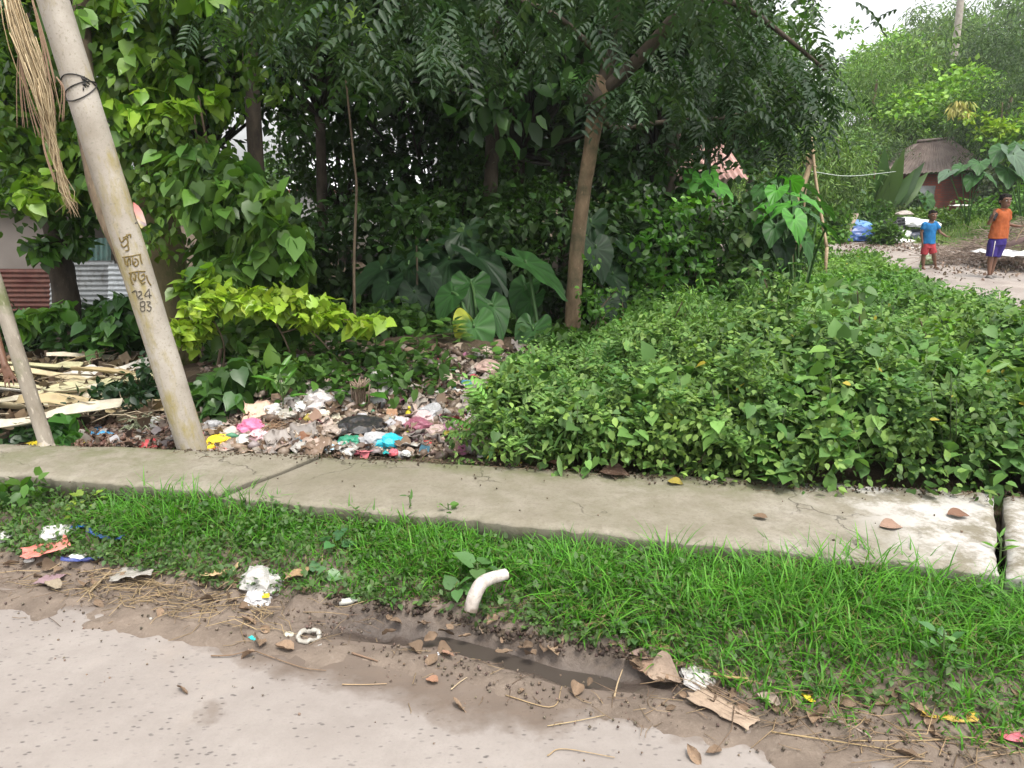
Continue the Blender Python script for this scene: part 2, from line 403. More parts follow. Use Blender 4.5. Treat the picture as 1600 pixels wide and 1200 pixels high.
crk = t.math('MULTIPLY', t.ramp(vc.outputs['Distance'], [(.0, 1.), (.007, 0.)]), t.ramp(t.noise(1.7, 2), [(.52, 0.), (.6, .85)])); c = t.mix(crk, c, (.06, .05, .04))
mo = t.attr('moss'); mf = t.math('MULTIPLY', mo, t.ramp(t.noise(6, 6, .7), [(.38, 0.), (.6, 1.)]))
c = t.mix(mf, c, (.115, .12, .06))
wh = t.attr('white'); c = t.mix(t.math('MULTIPLY', wh, t.ramp(t.noise(4, 6, .75), [(.42, 0.), (.55, 1.)])), c, (.42, .40, .375))
t.set(c, .8, .3); t.bump(t.math('ADD', t.math('MULTIPLY', n2, .6), t.math('SUBTRACT', t.math('ADD', t.math('MULTIPLY', n3, .25), t.math('MULTIPLY', n4, .4)), crk)), .5, .014); M['slab'] = t.m
pav = empty('pavement', (0, 3.2, 0), kind='structure')
def slab(fl, fr, bl, br, z0, z1, nx, ny, th=.085):
    """fl.. = (x, y) corners on top, z0 left height, z1 right height"""
    u, v = np.meshgrid(np.linspace(0, 1, nx), np.linspace(0, 1, ny))
    fl, fr, bl, br = map(np.array, (fl, fr, bl, br))
    P = (fl*(1-u[..., None])+fr*u[..., None])*(1-v[..., None])+(bl*(1-u[..., None])+br*u[..., None])*v[..., None]
    ed = np.minimum(np.minimum(u*np.linalg.norm(fr-fl), (1-u)*np.linalg.norm(fr-fl)), np.minimum(v, 1-v)*np.linalg.norm(bl-fl))
    P[0, :, 1] += fbm(P[0, :, 0], P[0, :, 1]*0, 7, 31)*.025+fbm(P[0, :, 0], P[0, :, 1]*0, 34, 31)*.018
    P[-1, :, 1] += fbm(P[-1, :, 0], P[-1, :, 1]*0, 6, 37)*.05
    P[:, 0, 0] += fbm(P[:, 0, 1], 0*P[:, 0, 1], 9, 33)*.015
    P[:, -1, 0] += fbm(P[:, -1, 1], 0*P[:, -1, 1], 9, 35)*.015
    x = P[..., 0]; y = P[..., 1]
    zt = z0+(z1-z0)*u+fbm(x, y, 2, 12)*.012+fbm(x, y, 14, 14)*.003-.012*np.exp(-(ed/.012)**2)
    V = np.concatenate([np.stack([x, y, zt], -1).reshape(-1, 3)])
    n = nx*ny; rim = [i for i in range(nx)]+[j*nx+nx-1 for j in range(1, ny)]+[(ny-1)*nx+i for i in range(nx-2, -1, -1)]+[j*nx for j in range(ny-2, 0, -1)]
    low = V[rim].copy(); low[:, 2] -= th; low[:, 2] += fbm(low[:, 0], low[:, 1], 12, 40)*.015
    V = np.concatenate([V, V[rim]*[1, 1, 1]-[0, 0, .004], low])
    i = (np.arange(ny-1)[:, None]*nx+np.arange(nx-1)[None]).ravel()
    L = list(np.stack([i, i+1, i+nx+1, i+nx], -1).ravel()); Z = [4]*len(i); k = len(rim)
    for q in range(k):
        r = (q+1) % k; L += [rim[r], rim[q], n+q, n+r]; Z.append(4); L += [n+r, n+q, n+k+q, n+k+r]; Z.append(4)
    L += list(range(n+k, n+2*k))[::-1]; Z.append(k)
    me = mesh('slab', V, L, Z)
    X_ = V[:, 0]; Y_ = V[:, 1]
    back = sstep(.25, 0, lerpx(SB, X_)-Y_)*sstep(-1.2, -.3, X_)*(1-sstep(.9, 1.8, X_))+sstep(.5, 0, lerpx(SB, X_)-Y_)*(1-sstep(-2, -1.2, X_))*.8
    for nm, a in (('moss', np.clip(back+.15, 0, 1)), ('white', sstep(1.25, 1.75, X_+(Y_-2.8)*.2)*1.)):
        q = me.attributes.new(nm, 'FLOAT', 'POINT'); q.data.foreach_set('value', a.astype(np.float32))
    return link('slab', me, M['slab'], pav, (0, -3.2, 0))
slab((-1.305, 3.185), (1.735, 2.465), (-.985, 3.70), (2.19, 3.215), .215, .225, 150, 34)
slab((-2.75, 3.47), (-1.325, 3.21), (-2.75, 3.87), (-1.0, 3.71), .23, .225, 80, 24)
slab((1.765, 2.445), (3.3, 2.15), (2.225, 3.205), (3.7, 2.9), .222, .22, 60, 24)
slab((-4.6, 3.85), (-2.765, 3.48), (-4.6, 4.28), (-2.765, 3.88), .225, .225, 50, 16)
# low support wall under the slabs, brick courses half buried
wb = []
x = -4.6
while x < 3.3:
    L_ = .23; y = float(lerpx(SF, x+L_/2))+.045; dy = float(lerpx(SF, x+L_)-lerpx(SF, x)); 
    for row, z in enumerate((-.02, .055)):
        xo = x+(.11 if row else 0); c0 = np.array([xo, y, z]); w = .105
        dx = np.array([L_-.012, dy*(L_-.012)/L_, 0]); n_ = np.array([0, w, 0]); h = np.array([0, 0, .066])
        c0 = c0+np.array([0, random.uniform(-.006, .006), 0])
        V = np.array([c0, c0+dx, c0+dx+n_, c0+n_, c0+h, c0+dx+h, c0+dx+n_+h, c0+n_+h])
        wb.append((V, np.array([0, 1, 5, 4, 1, 2, 6, 5, 2, 3, 7, 6, 3, 0, 4, 7, 4, 5, 6, 7, 0, 3, 2, 1]), np.full(6, 4), np.array([.1, .085, .07])*random.uniform(.6, 1.3)))
    x += L_
V, L, Z, cc = merge(wb); link('support_wall', mesh('support_wall', V, L, Z, cc), M['litter'], pav, (0, -3.2, 0), kind='stuff')

t = bpy.data.materials.new('haze_air'); t.use_nodes = True; t.node_tree.nodes.clear()
_o = t.node_tree.nodes.new('ShaderNodeOutputMaterial'); _v = t.node_tree.nodes.new('ShaderNodeVolumePrincipled')
_v.inputs['Color'].default_value = (.93, .96, 1, 1); _v.inputs['Density'].default_value = .0009; _v.inputs['Anisotropy'].default_value = .2
t.node_tree.links.new(_v.outputs[0], _o.inputs['Volume']); M['haze'] = t
V = np.array([(x, y, z) for z in (-4, 30) for x, y in ((-160, -40), (160, -40), (160, 220), (-160, 220))])
tag(link('haze', mesh('haze', V, [0, 3, 2, 1, 4, 5, 6, 7, 0, 1, 5, 4, 1, 2, 6, 5, 2, 3, 7, 6, 3, 0, 4, 7], [4]*6), M['haze']), 'thin pale haze over the whole place', 'haze', None, 'stuff')

# ============================================================ POLES
t = NT('pole_concrete'); n1 = t.noise(4, 6, .6); v = t.scaled((1, 1, .3)); n2 = t.noise(7, 6, .7, v); n3 = t.noise(80, 4)
c = t.ramp(n1, [(.3, (.28, .245, .2)), (.7, (.44, .40, .35))])
c = t.mix(t.ramp(n2, [(.48, 0.), (.6, .85)]), c, (.27, .22, .08))
c = t.mix(t.ramp(n3, [(.56, 0.), (.7, .6)]), c, (.2, .18, .13))
t.set(c, .8, .3); t.bump(t.math('ADD', n2, t.math('MULTIPLY', n3, .4)), .4, .01); M['pole'] = t.m
def frame_to(o, a, b):
    o.location = a; o.rotation_euler = (Vector(b)-Vector(a)).to_track_quat('Z', 'Y').to_euler()
pb = at(302, 706, 3.9); pt = at(83, 0, 3.95)
d = (pt-pb).normalized(); LEN = 6.5
pole = empty('utility_pole', pb-d*.3, label='thick leaning concrete pole with green algae and brown painted letters', cat='pole')
frame_to(pole, pb-d*.3, pt)
M3 = pole.rotation_euler.to_matrix()
def prad(s):    # radius along length
    return np.interp(s, [0, .3, .8, 1.35, 1.42, 2.6, 6.5], [.076, .076, .075, .075, .074, .071, .062])
ss = np.linspace(0, LEN, 70)
V, L, Z = tube([(0, 0, s) for s in ss], [float(prad(s)) for s in ss], 28, .03)
link('shaft', mesh('shaft', V, L, Z, smooth=True), M['pole'], pole)
inv = pole.rotation_euler.to_matrix().inverted()
org = pole.location.copy()
def on_pole(px, py, lift=.0015):
    """point on the pole's camera side seen through pixel, local coords"""
    r = Vector(ray(px, py)).normalized(); o_ = inv@(Vector((0, 0, EYE))-org); dd = inv@r
    s = 1.5
    for _ in range(4):
        R = float(prad(s))+lift; a = dd.x**2+dd.y**2; b = 2*(o_.x*dd.x+o_.y*dd.y); c_ = o_.x**2+o_.y**2-R*R
        disc = b*b-4*a*c_
        tt = (-b-math.sqrt(disc))/(2*a) if disc > 0 else -b/(2*a)
        p = o_+dd*tt; s = p.z
    return p
strokes = [  # painted letters, px offsets read from the photograph
 [(192, 372), (203, 366), (204, 371)], [(186, 371), (190, 378), (197, 372), (200, 380), (193, 386), (189, 381)], [(198, 366), (200, 372)], [(199, 380), (201, 390), (196, 392)],
 [(191, 402), (205, 400), (220, 397)], [(194, 402), (196, 412), (200, 415), (199, 408), (203, 403), (204, 414)], [(207, 401), (208, 414)], [(212, 408), (209, 412), (212, 416), (216, 411), (214, 405), (210, 404)], [(219, 398), (220, 406), (222, 412)],
 [(201, 427), (215, 424), (227, 424)], [(205, 427), (204, 435), (208, 445)], [(209, 426), (212, 430), (211, 438), (208, 434)], [(217, 425), (216, 433), (220, 438), (226, 434), (225, 428), (221, 431)], [(219, 438), (222, 443), (227, 440)], [(229, 430), (231, 438), (236, 446)],
 [(206, 457), (212, 454), (214, 462), (216, 466)], [(216, 456), (220, 455), (221, 459), (217, 464), (219, 467), (223, 466)], [(233, 451), (226, 462), (237, 461)], [(233, 451), (234, 466)],
 [(219, 472), (225, 471), (226, 477), (220, 479), (219, 472)], [(220, 479), (225, 479), (226, 485), (221, 486), (219, 481)], [(229, 471), (235, 472), (231, 477), (236, 480), (234, 486), (229, 484)]]
bs = []
for k, st in enumerate(strokes):
    P = [on_pole(*q) for q in st]
    P = smoothpath(P, 5*len(P)) if len(P) > 2 else P
    V, L, Z = tube(P, .0036 if k < 15 else .0026, 5)
    bs.append((V, L, Z, (.17, .12, .03) if k < 15 else (.09, .08, .06)))
V, L, Z, cc = merge(bs); link('painted_writing', mesh('painted_writing', V, L, Z, cc), M['litter'], pole)
# torn poster
P0 = [(208, 316), (216, 322), (222, 331), (229, 345), (231, 352), (220, 357), (214, 345), (209, 330)]
pc = [(.62, .2, .18), (.62, .25, .22), (.65, .38, .36), (.6, .45, .4), (.25, .18, .25), (.6, .52, .15), (.62, .55, .45), (.62, .3, .28)]
V = [on_pole(*q, .003) for q in P0]; V[3] = V[3]+Vector((.012, 0, 0)); V[4] = V[4]+Vector((.015, 0, 0))
V += [v+Vector((0, 0, .0))+Vector((v.x, v.y, 0)).normalized()*.002 for v in V]
L = list(range(8, 16))+list(range(8))[::-1]; Z = [8, 8]
link('poster', mesh('poster', V, L, Z, np.array(pc+pc)), M['litter'], pole)
b2 = [tube(smoothpath([on_pole(*q) for q in st], 14), .0016, 5)+((.1, .09, .1),) for st in ([(219, 337), (214, 334), (211, 338), (215, 341), (219, 339)], [(215, 346), (211, 349), (217, 349)])]
V, L, Z, cc = merge(b2); link('poster_print', mesh('poster_print', V, L, Z, cc), M['litter'], pole)
# wire tied round the pole
def ring(s0, tilt, az, r=.003):
    P = []
    for k in range(33):
        a = k/32*2*math.pi; R = float(prad(s0))+r; P.append((R*math.cos(a), R*math.sin(a), s0+tilt*math.cos(a-az)))
    return tube(P, r, 5)
sw = on_pole(134, 130).z
M['dark'] = simple('dark_wire_and_pipe_shade', (.03, .028, .027), .6)
V, L, Z, cc = merge([ring(sw, .05, 0)+((0, 0, 0),), ring(sw-.02, -.05, 0)+((0, 0, 0),), ring(sw-.01, .02, 1.5)+((0, 0, 0),)]); link('wire_tie', mesh('wire_tie', V, L, Z), M['dark'], pole)
kb = []
for k in range(14):
    q = on_pole(134+random.uniform(-4, 5), 129+random.uniform(-4, 8), .004); kb.append(tube([q, q+Vector((random.uniform(-.02, .02), -.004, random.uniform(-.02, .02)))], .003, 5)+((0, 0, 0),))
V, L, Z, cc = merge(kb); link('wire_knot', mesh('wire_knot', V, L, Z), M['dark'], pole)
# second, thinner pole
M['pole2'] = bark('pole_weathered', (.20, .17, .13), (.36, .32, .27), 9, (.15, .16, .08), .3)
qb = at(76, 706, 3.85); qt = at(-8, 440, 3.95); qd = (qt-qb).normalized()
p2 = empty('fence_post', qb-qd*.25, label='thin grey leaning post near the left edge', cat='post')
frame_to(p2, qb-qd*.25, qt)
V, L, Z = tube([(0, 0, s) for s in np.linspace(0, 2.6, 30)], [.04, .034, .030], 14, .12)
link('shaft', mesh('post_shaft', V, L, Z, smooth=True), M['pole2'], p2)
V, L, Z = tube([(0, 0, .17), (0, 0, .27), (0, 0, .31)], [.062, .05, .036], 14, .3)
link('base_collar', mesh('base_collar', V, L, Z, smooth=True), M['pole'], p2)
# ============================================================ TREES AND PLANTS
GRN = (.045, .105, .018); DK = (.022, .06, .014); LT = (.10, .20, .025); YG = (.22, .34, .03)
def clumps(cent, rad, n, shell=.55):
    """clump centres spread through an ellipsoid, denser to the outside"""
    d = rdir(n); r = (shell+(1-shell)*rng.random(n))**.8
    return np.array(cent)+d*r[:, None]*np.array(rad)
def cloud(tpl, cen, cr, per, size, c1, c2, up=.35, out=.7, flat=.75, var=.3, droop=0., szv=.35):
    """leaves gathered round clump centres"""
    cen = np.repeat(cen, per, axis=0); n = len(cen)
    d = rdir(n); P = cen+d*(rng.random((n, 1))**.5)*np.array([cr, cr, cr*flat])
    D = nrm(d*out+rdir(n)*.8+np.array([0, 0, -droop])); N = nrm(rdir(n)*.7+np.array([0, 0, up+.6]))
    cl = np.repeat(1+rng.uniform(-.25, .25, n//per), per)[:, None]
    return batch(tpl, P, D, N, size*(1+rng.uniform(-szv, szv, n)), gcol(n, c1, c2, var)*cl)
def mk(name, bs):
    V, L, Z, cc = merge(bs); return mesh(name, V, L, Z, cc)
def limbs(base, tips, r0, bend=.25, sides=7, seed=0):
    bs = []
    for tip in tips:
        a = Vector(base); b = Vector(tip); m = (a+b)/2+Vector((random.uniform(-bend, bend), random.uniform(-bend, bend), random.uniform(-.1, bend)))
        bs.append(tube(smoothpath([a, m, b], 9), [r0, r0*.25], sides, .12, seed=seed)+((0, 0, 0),))
    return bs
def tree_at(name, loc, label, trunk_pts, r, crown_me, mat='leaf', bk='bark', group=None, rz=0, sc=1., limb_to=(), cat='tree', sides=14, wob=.12, crown_loc=(0, 0, 0)):
    root = empty(name, loc, label=label, cat=None, group=group); root['category'] = cat
    V, L, Z = tube(smoothpath(trunk_pts, 26), r, sides, wob, seed=random.random()*9)
    link('trunk', mesh('trunk', V, L, Z, smooth=True), M[bk], root)
    for (s, tp, rr) in limb_to:
        V, L, Z = tube(smoothpath([s, (Vector(s)+Vector(tp))/2+Vector((random.uniform(-.1, .1), 0, .12)), tp], 14), [rr, rr*.35], 9, .12)
        link('branch', mesh('branch', V, L, Z, smooth=True), M[bk], root)
    if crown_me is not None:
        link('crown', crown_me, M[mat], root, crown_loc, (0, 0, rz), sc)
    return root
# ---- shared crowns for the wood (unit: metres, centred on the crown centre)
def wood_crown(nm, rad, n, cr, per, size, c1, c2, tpl=RH, droop=.3):
    ce = clumps((0, 0, 0), rad, n, .25)
    bs = [cloud(tpl, ce, cr, per, size, c1, c2, droop=droop)]
    wood = []
    for c in ce[:26]: wood += limbs((0, 0, -rad[2]*.8), [c], .035, .4, 4)
    V, L, Z, cc = merge([(w[0], w[1], w[2], (.035, .028, .02)) for w in wood]); bs.append((V, L, Z, cc))
    return mk(nm, bs)
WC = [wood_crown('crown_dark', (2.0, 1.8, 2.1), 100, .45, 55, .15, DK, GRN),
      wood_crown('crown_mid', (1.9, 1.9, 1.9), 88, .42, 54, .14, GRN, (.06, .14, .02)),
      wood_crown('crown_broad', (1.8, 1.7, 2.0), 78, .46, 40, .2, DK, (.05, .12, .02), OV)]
wood = [  # x, y, centre height, scale, kind, label
 (-3.9, 10.2, 3.6, 1.0, 0, 'dark tree behind the leaning pole, deep in the wood'),
 (-2.3, 9.6, 3.9, .9, 1, 'mid green tree behind the hanging climber leaves'),
 (-.9, 10.6, 2.2, .85, 0, 'dark low-crowned tree right behind the rubbish heap'),
 (.1, 9.4, 3.9, 1.05, 2, 'broad leaved dark tree just left of the brown trunk'),
 (1.9, 10.4, 3.1, 1.0, 0, 'dense dark tree seen just right of the brown trunk'),
 (1.6, 9.3, 1.0, .55, 2, 'low broad leaved tree filling the dark gap behind the brown trunk'),
 (-.3, 8.9, 1.2, .5, 1, 'low shadowy tree between rubbish heap and wood'),
 (2.9, 11.8, 3.4, .75, 1, 'mid green tree above the elephant ear clump on the right'),
 (-5.6, 12.5, 4.2, 1.2, 1, 'tall tree above the corrugated fence'),
 (-7.6, 12.0, 3.4, 1.1, 0, 'dark tree at the left edge behind the house wall'),
 (-1.9, 13.5, 4.6, 1.15, 2, 'tall broad leaved tree at the back of the wood'),
 (.9, 13.2, 4.4, 1.25, 0, 'tall dark tree at the back of the wood behind the fork'),
 (2.9, 15.2, 4.6, 1.0, 1, 'tall tree at the back of the wood near the hanging leaves'),
 (5.0, 16.5, 3.2, .7, 2, 'tree behind the bamboo props'),
 (-3.2, 14.5, 2.2, .8, 1, 'smaller tree far back between the trunks on the left'),
 (.6, 17.5, 2.6, 1.0, 0, 'dark tree in front of the pinkish roof'),
 (-1.3, 17, 5.8, 1.0, 0, 'high crowned tree far behind the thin sapling')]
for i, (x, y, z, sc, k, lb) in enumerate(wood):
    g = (hz(x, y)); lean = random.uniform(-.3, .3)
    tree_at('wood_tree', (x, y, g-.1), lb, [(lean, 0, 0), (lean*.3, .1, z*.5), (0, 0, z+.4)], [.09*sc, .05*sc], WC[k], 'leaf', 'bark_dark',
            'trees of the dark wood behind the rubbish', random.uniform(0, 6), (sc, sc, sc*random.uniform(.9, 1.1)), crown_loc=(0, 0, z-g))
# ---- high canopy added to shade the wood (trees whose crowns stand above the frame)
HC = wood_crown('crown_high', (2.8, 2.4, 1.0), 80, .46, 44, .26, DK, GRN)
for i, (x, y, z) in enumerate([(-2.6, 7.8, 5.9), (-.3, 8.7, 5.7), (1.9, 9.8, 6.6), (-5.6, 9.5, 6.6), (-.6, 11.4, 7.4)]):
    g = (hz(x, y))
    tree_at('added_shade_tree', (x, y, g-.1), 'slim tree added to shade the wood, its crown high above '+('the yellow-green shrub', 'the brown-trunked tree', 'the bright elephant ears', 'the short dark trunk', 'the deep shade at the back')[i], [(0, 0, 0), (.1, 0, z*.5), (0, 0, z)], [.09, .05], HC, 'leaf', 'bark_dark',
            'slim tall trees added to shade the wood', i*1.3, 1, crown_loc=(0, 0, z-g))
# ---- centre tree with compound leaves
b = Vector((.53, 6.55, .05))
root = empty('tree', b, label='slender brown-trunked tree forking high up, compound leaves, standing in the weeds', cat='tree')
tp = [at(893, 600, 6.55), at(896, 470, 6.55), at(908, 330, 6.5), at(925, 220, 6.45), at(934, 150, 6.4), at(940, 120, 6.4)]
V, L, Z = tube(smoothpath([p-b for p in tp], 40), [.082, .070, .063, .060, .060, .072, .085, .075], 20, .08)
link('trunk', mesh('trunk', V, L, Z, smooth=True), M['bark_trunk'], root)
br = [([(938, 135, 6.4), (962, 70, 6.3), (966, 20, 6.2), (985, -40, 6.1), (1000, -160, 6.0)], .055),
      ([(940, 140, 6.4), (985, 105, 6.3), (1035, 50, 6.1), (1080, -5, 5.9), (1180, -130, 5.6)], .06),
      ([(938, 140, 6.4), (942, 100, 6.35), (905, 55, 6.2), (860, 20, 6.0), (760, -20, 5.7)], .03),
      ([(930, 170, 6.4), (960, 200, 6.6), (1040, 190, 6.9), (1150, 180, 7.0), (1240, 130, 7.0)], .026),
      ([(985, -40, 6.1), (900, -120, 5.6), (760, -110, 5.2), (600, -60, 5.0)], .035),
      ([(1080, -5, 5.9), (1160, 10, 6.2), (1230, 60, 6.4), (1290, 110, 6.5)], .025)]
for pts, r in br:
    V, L, Z = tube(smoothpath([at(*q)-b for q in pts], 20), [r, r*.55], 10, .1)
    link('branch', mesh('branch', V, L, Z, smooth=True), M['bark_dark'], root)
V, L, Z = tube(smoothpath([at(930, 180, 6.4)-b, at(926, 150, 6.36)-b, at(928, 128, 6.38)-b], 6), [.05, .1, .05], 10, .3)
link('burl', mesh('burl', V, L, Z, smooth=True), M['bark_dark'], root)
# compound leaves: hanging sprays placed along branch ends
PT = []
for (px, py, Y, sx, sy, sY, n) in [(430, 45, 5.1, 60, 45, .5, 60), (560, 60, 5.0, 80, 50, .5, 95), (660, 75, 5.1, 70, 50, .5, 85), (790, 60, 5.5, 90, 60, .6, 120), (1030, 150, 6.1, 70, 50, .5, 110),
        (1130, 150, 6.2, 70, 60, .5, 130), (1200, 120, 6.3, 55, 50, .5, 150), (1255, 150, 6.3, 32, 40, .4, 80), (830, -20, 5.6, 200, 70, .8, 220),
        (1060, -20, 6.0, 110, 60, .8, 200), (1150, 60, 6.6, 90, 60, .6, 120), (480, -30, 5.0, 120, 60, .6, 130), (1240, 200, 6.6, 40, 30, .3, 40), (720, 30, 6.6, 100, 60, .5, 90), (350, 10, 5.4, 60, 40, .5, 50), (1130, 215, 6.4, 60, 30, .3, 60)]:
    for _ in range(int(n*.6)):
        p = at(random.gauss(px, sx), random.gauss(py, sy*.55), random.gauss(Y, sY)); PT.append(p)
PT = np.array([tuple(p) for p in PT]); n = len(PT)
a = rng.uniform(0, 2*math.pi, n); D = np.stack([np.cos(a), np.sin(a), rng.uniform(-.75, .05, n)], -1)
N = nrm(rdir(n)*.35+np.array([0, 0, 1.]))
me = mk('crown', [batch(PINB, PT-np.array(b), D, N, rng.uniform(.16, .27, n), gcol(n, (.02, .045, .02), (.042, .075, .035), .35))])
link('crown', me, M['leaf_spray'], root)
# ---- left: vine covered tree, its trunk and climber
def drape(path, r, n, size, c1, c2, tpl=HT, zr=None, depth=.3):
    P = smoothpath(path, 40); P = np.array([tuple(p) for p in P])
    k = rng.integers(0, 40, n); d = rdir(n)
    d[:, 1] -= .35; d = nrm(d)
    pts = P[k]+d*(r*(1-depth+2*depth*rng.random((n, 1))))
    D = nrm(d*.5+rdir(n)*.45+np.array([0, -.1, -.75])); N = nrm(d+np.array([0, -.3, .55])+rdir(n)*.4)
    return batch(tpl, pts, D, N, size*rng.uniform(.55, 1.25, n), gcol(n, c1, c2, .3))
b = at(262, 575, 6.2)
vt = empty('vine_covered_tree', b, label='thick mossy trunk wrapped in climber leaves behind the leaning concrete pole', cat='tree')
T1 = [at(268, 590, 6.2)-b, at(262, 450, 6.2)-b, at(245, 300, 6.2)-b, at(232, 150, 6.2)-b, at(226, 0, 6.2)-b, at(222, -150, 6.2)-b]
V, L, Z = tube(smoothpath(T1, 40), [.20, .165, .15, .14, .13, .12], 18, .18)
link('trunk', mesh('trunk', V, L, Z, smooth=True), M['bark_moss'], vt)
VG1, VG2 = (.055, .14, .02), (.17, .29, .035)
bs = [drape(T1[2:], .42, 600, .105, VG1, VG2), drape(T1[2:], .42, 600, .075, VG1, VG2, OV)]
for (px, py, Y, rr, n) in [(300, 60, 5.9, .45, 260), (390, 40, 5.8, .5, 300), (170, 90, 6.4, .4, 240), (280, 240, 5.6, .3, 200), (330, 130, 6.2, .3, 120), (140, 250, 6.6, .32, 190), (60, 40, 6.8, .7, 420), (30, 255, 6.6, .3, 160), (50, 180, 6.9, .5, 260), (215, 230, 5.9, .25, 120), (420, -60, 5.6, .7, 300), (150, -60, 6., .8, 400), (250, 330, 5.7, .3, 130)]:
    ce = clumps(tuple(at(px, py, Y)-b), (rr, rr*.7, rr), max(6, n//12)); k_ = (px+py) % 3; bs.append(cloud((HT, OV, HT)[k_], ce, .15, (14, 22, 17)[k_], (.115, .075, .09)[k_], VG1, VG2, droop=.8, out=.3))
link('climber', mk('climber', bs), M['leaf'], vt)
bs = []
for (px, py, Y) in [(310, 165, 5.5), (180, 50, 5.9), (215, 165, 5.7), (60, 300, 5.9), (200, 180, 5.7), (170, 25, 5.8)]:
    ce = clumps(tuple(at(px, py, Y)-b), (.2, .12, .12), 7); bs.append(cloud(HT, ce, .07, 9, .10, (.16, .30, .03), (.26, .42, .04), droop=.5, out=.3))
link('young_leaves', mk('young_leaves', bs), M['leaf'], vt)
# dark leaning trunk and stump-like trunk
b = at(236, 620, 5.3)
root = empty('leaning_tree', b, label='dark rough leaning trunk partly hidden behind the concrete pole', cat='tree')
V, L, Z = tube(smoothpath([at(*q)-b for q in [(266, 640, 5.3), (244, 520, 5.3), (200, 400, 5.3), (163, 310, 5.35), (142, 230, 5.4), (130, 120, 5.6), (128, 20, 5.9), (125, -80, 6)]], 30), [.10, .085, .085, .075, .06, .05], 14, .25)
link('trunk', mesh('trunk', V, L, Z, smooth=True), M['bark'], root)
ce = np.concatenate([clumps(tuple(at(60, 0, 6.2)-b), (1.0, .6, .7), 34), clumps(tuple(at(10, 260, 6.2)-b), (.35, .4, .4), 14)])
link('crown', mk('crown', [cloud(OV, ce, .2, 22, .09, GRN, LT, droop=.4)]), M['leaf'], root)
b = at(105, 520, 7.6); b.z = (hz(b.x, b.y))
root = empty('short_tree', b, label='short dark trunk in front of the corrugated fence, left of the pole', cat='tree')
V, L, Z = tube(smoothpath([at(*q)-b for q in [(108, 560, 7.6), (106, 500, 7.6), (98, 430, 7.6), (86, 370, 7.6), (60, 300, 7.6), (40, 200, 7.7)]], 26), [.15, .13, .115, .10, .06, .04], 14, .2)
link('trunk', mesh('trunk', V, L, Z, smooth=True), M['bark_dark'], root)
V, L, Z = tube(smoothpath([at(*q)-b for q in [(92, 400, 7.6), (112, 370, 7.5), (118, 300, 7.5), (125, 200, 7.5)]], 14), [.06, .03], 8, .2)
link('branch', mesh('branch', V, L, Z, smooth=True), M['bark_dark'], root)
bs = []
for (px, py, r_, n) in [(20, 285, .2, 9), (60, 240, .4, 20), (130, 250, .3, 14), (120, 380, .08, 3), (70, 385, .1, 4), (10, 190, .5, 20), (40, 120, .6, 28), (20, 20, .7, 30), (110, 330, .2, 8)]:
    bs.append(cloud(HT, clumps(tuple(at(px, py, 7.3)-b), (r_, r_*.6, r_*.8), n), .12, 16, .11, (.04, .10, .02), (.10, .22, .03), droop=.6))
link('crown', mk('crown', bs), M['leaf'], root)
# ---- hanging climber curtain right of the pole and the sunlit yellow-green branch
def bush(name, label, cat, parts, mat='leaf', stems=(), base=None, group=None, bk='bark'):
    """parts: (px, py, Y, rx, ry, rz, clumps, per, cr, size, c1, c2, tpl, droop)"""
    root = empty(name, base, label=label, cat=cat, group=group); bs = []
    for (px, py, Y, rx, ry, rz, nc, per, cr, size, c1, c2, tpl, dr) in parts:
        ce = clumps(tuple(at(px, py, Y)-base), (rx, ry, rz), nc, .3); bs.append(cloud(tpl, ce, cr, per, size, c1, c2, droop=dr, out=.35))
    link('foliage', mk('foliage', bs), M[mat], root)
    for st in stems:
        V, L, Z = tube(smoothpath([at(*q[:3])-base for q in st[0]], 16), [st[1], st[1]*.5], 6, .15)
        link('stem', mesh('stem', V, L, Z, smooth=True), M[bk], root)
    return root
HC1, HC2 = (.065, .15, .03), (.14, .26, .045)
bush('climbing_shrub', 'hanging shrub with broad heart-shaped leaves right of the mossy trunk', 'shrub', [
    (350, 320, 5.5, .34, .3, .28, 26, 13, .13, .12, HC1, HC2, HT, .9), (420, 350, 5.4, .25, .25, .22, 20, 12, .12, .12, HC1, HC2, HT, .9), (390, 420, 5.5, .3, .25, .2, 22, 12, .12, .12, HC1, HC2, HT, .9),
    (330, 260, 5.6, .28, .25, .2, 18, 12, .12, .11, HC1, HC2, HT, .8), (460, 400, 5.4, .1, .12, .18, 8, 10, .08, .12, HC1, HC2, HT, .9), (345, 400, 5.7, .18, .2, .3, 14, 12, .12, .12, HC1, HC2, HT, .8)],
    stems=[([(330, 640, 5.5), (350, 520, 5.6), (380, 400, 5.5), (330, 250, 5.6), (310, 150, 5.8)], .016), ([(350, 600, 5.5), (420, 480, 5.5), (450, 380, 5.4)], .012), ([(340, 300, 5.6), (310, 230, 5.7), (300, 120, 5.9)], .01)], base=on(335, 640))
YG1, YG2 = (.20, .32, .03), (.34, .47, .05)
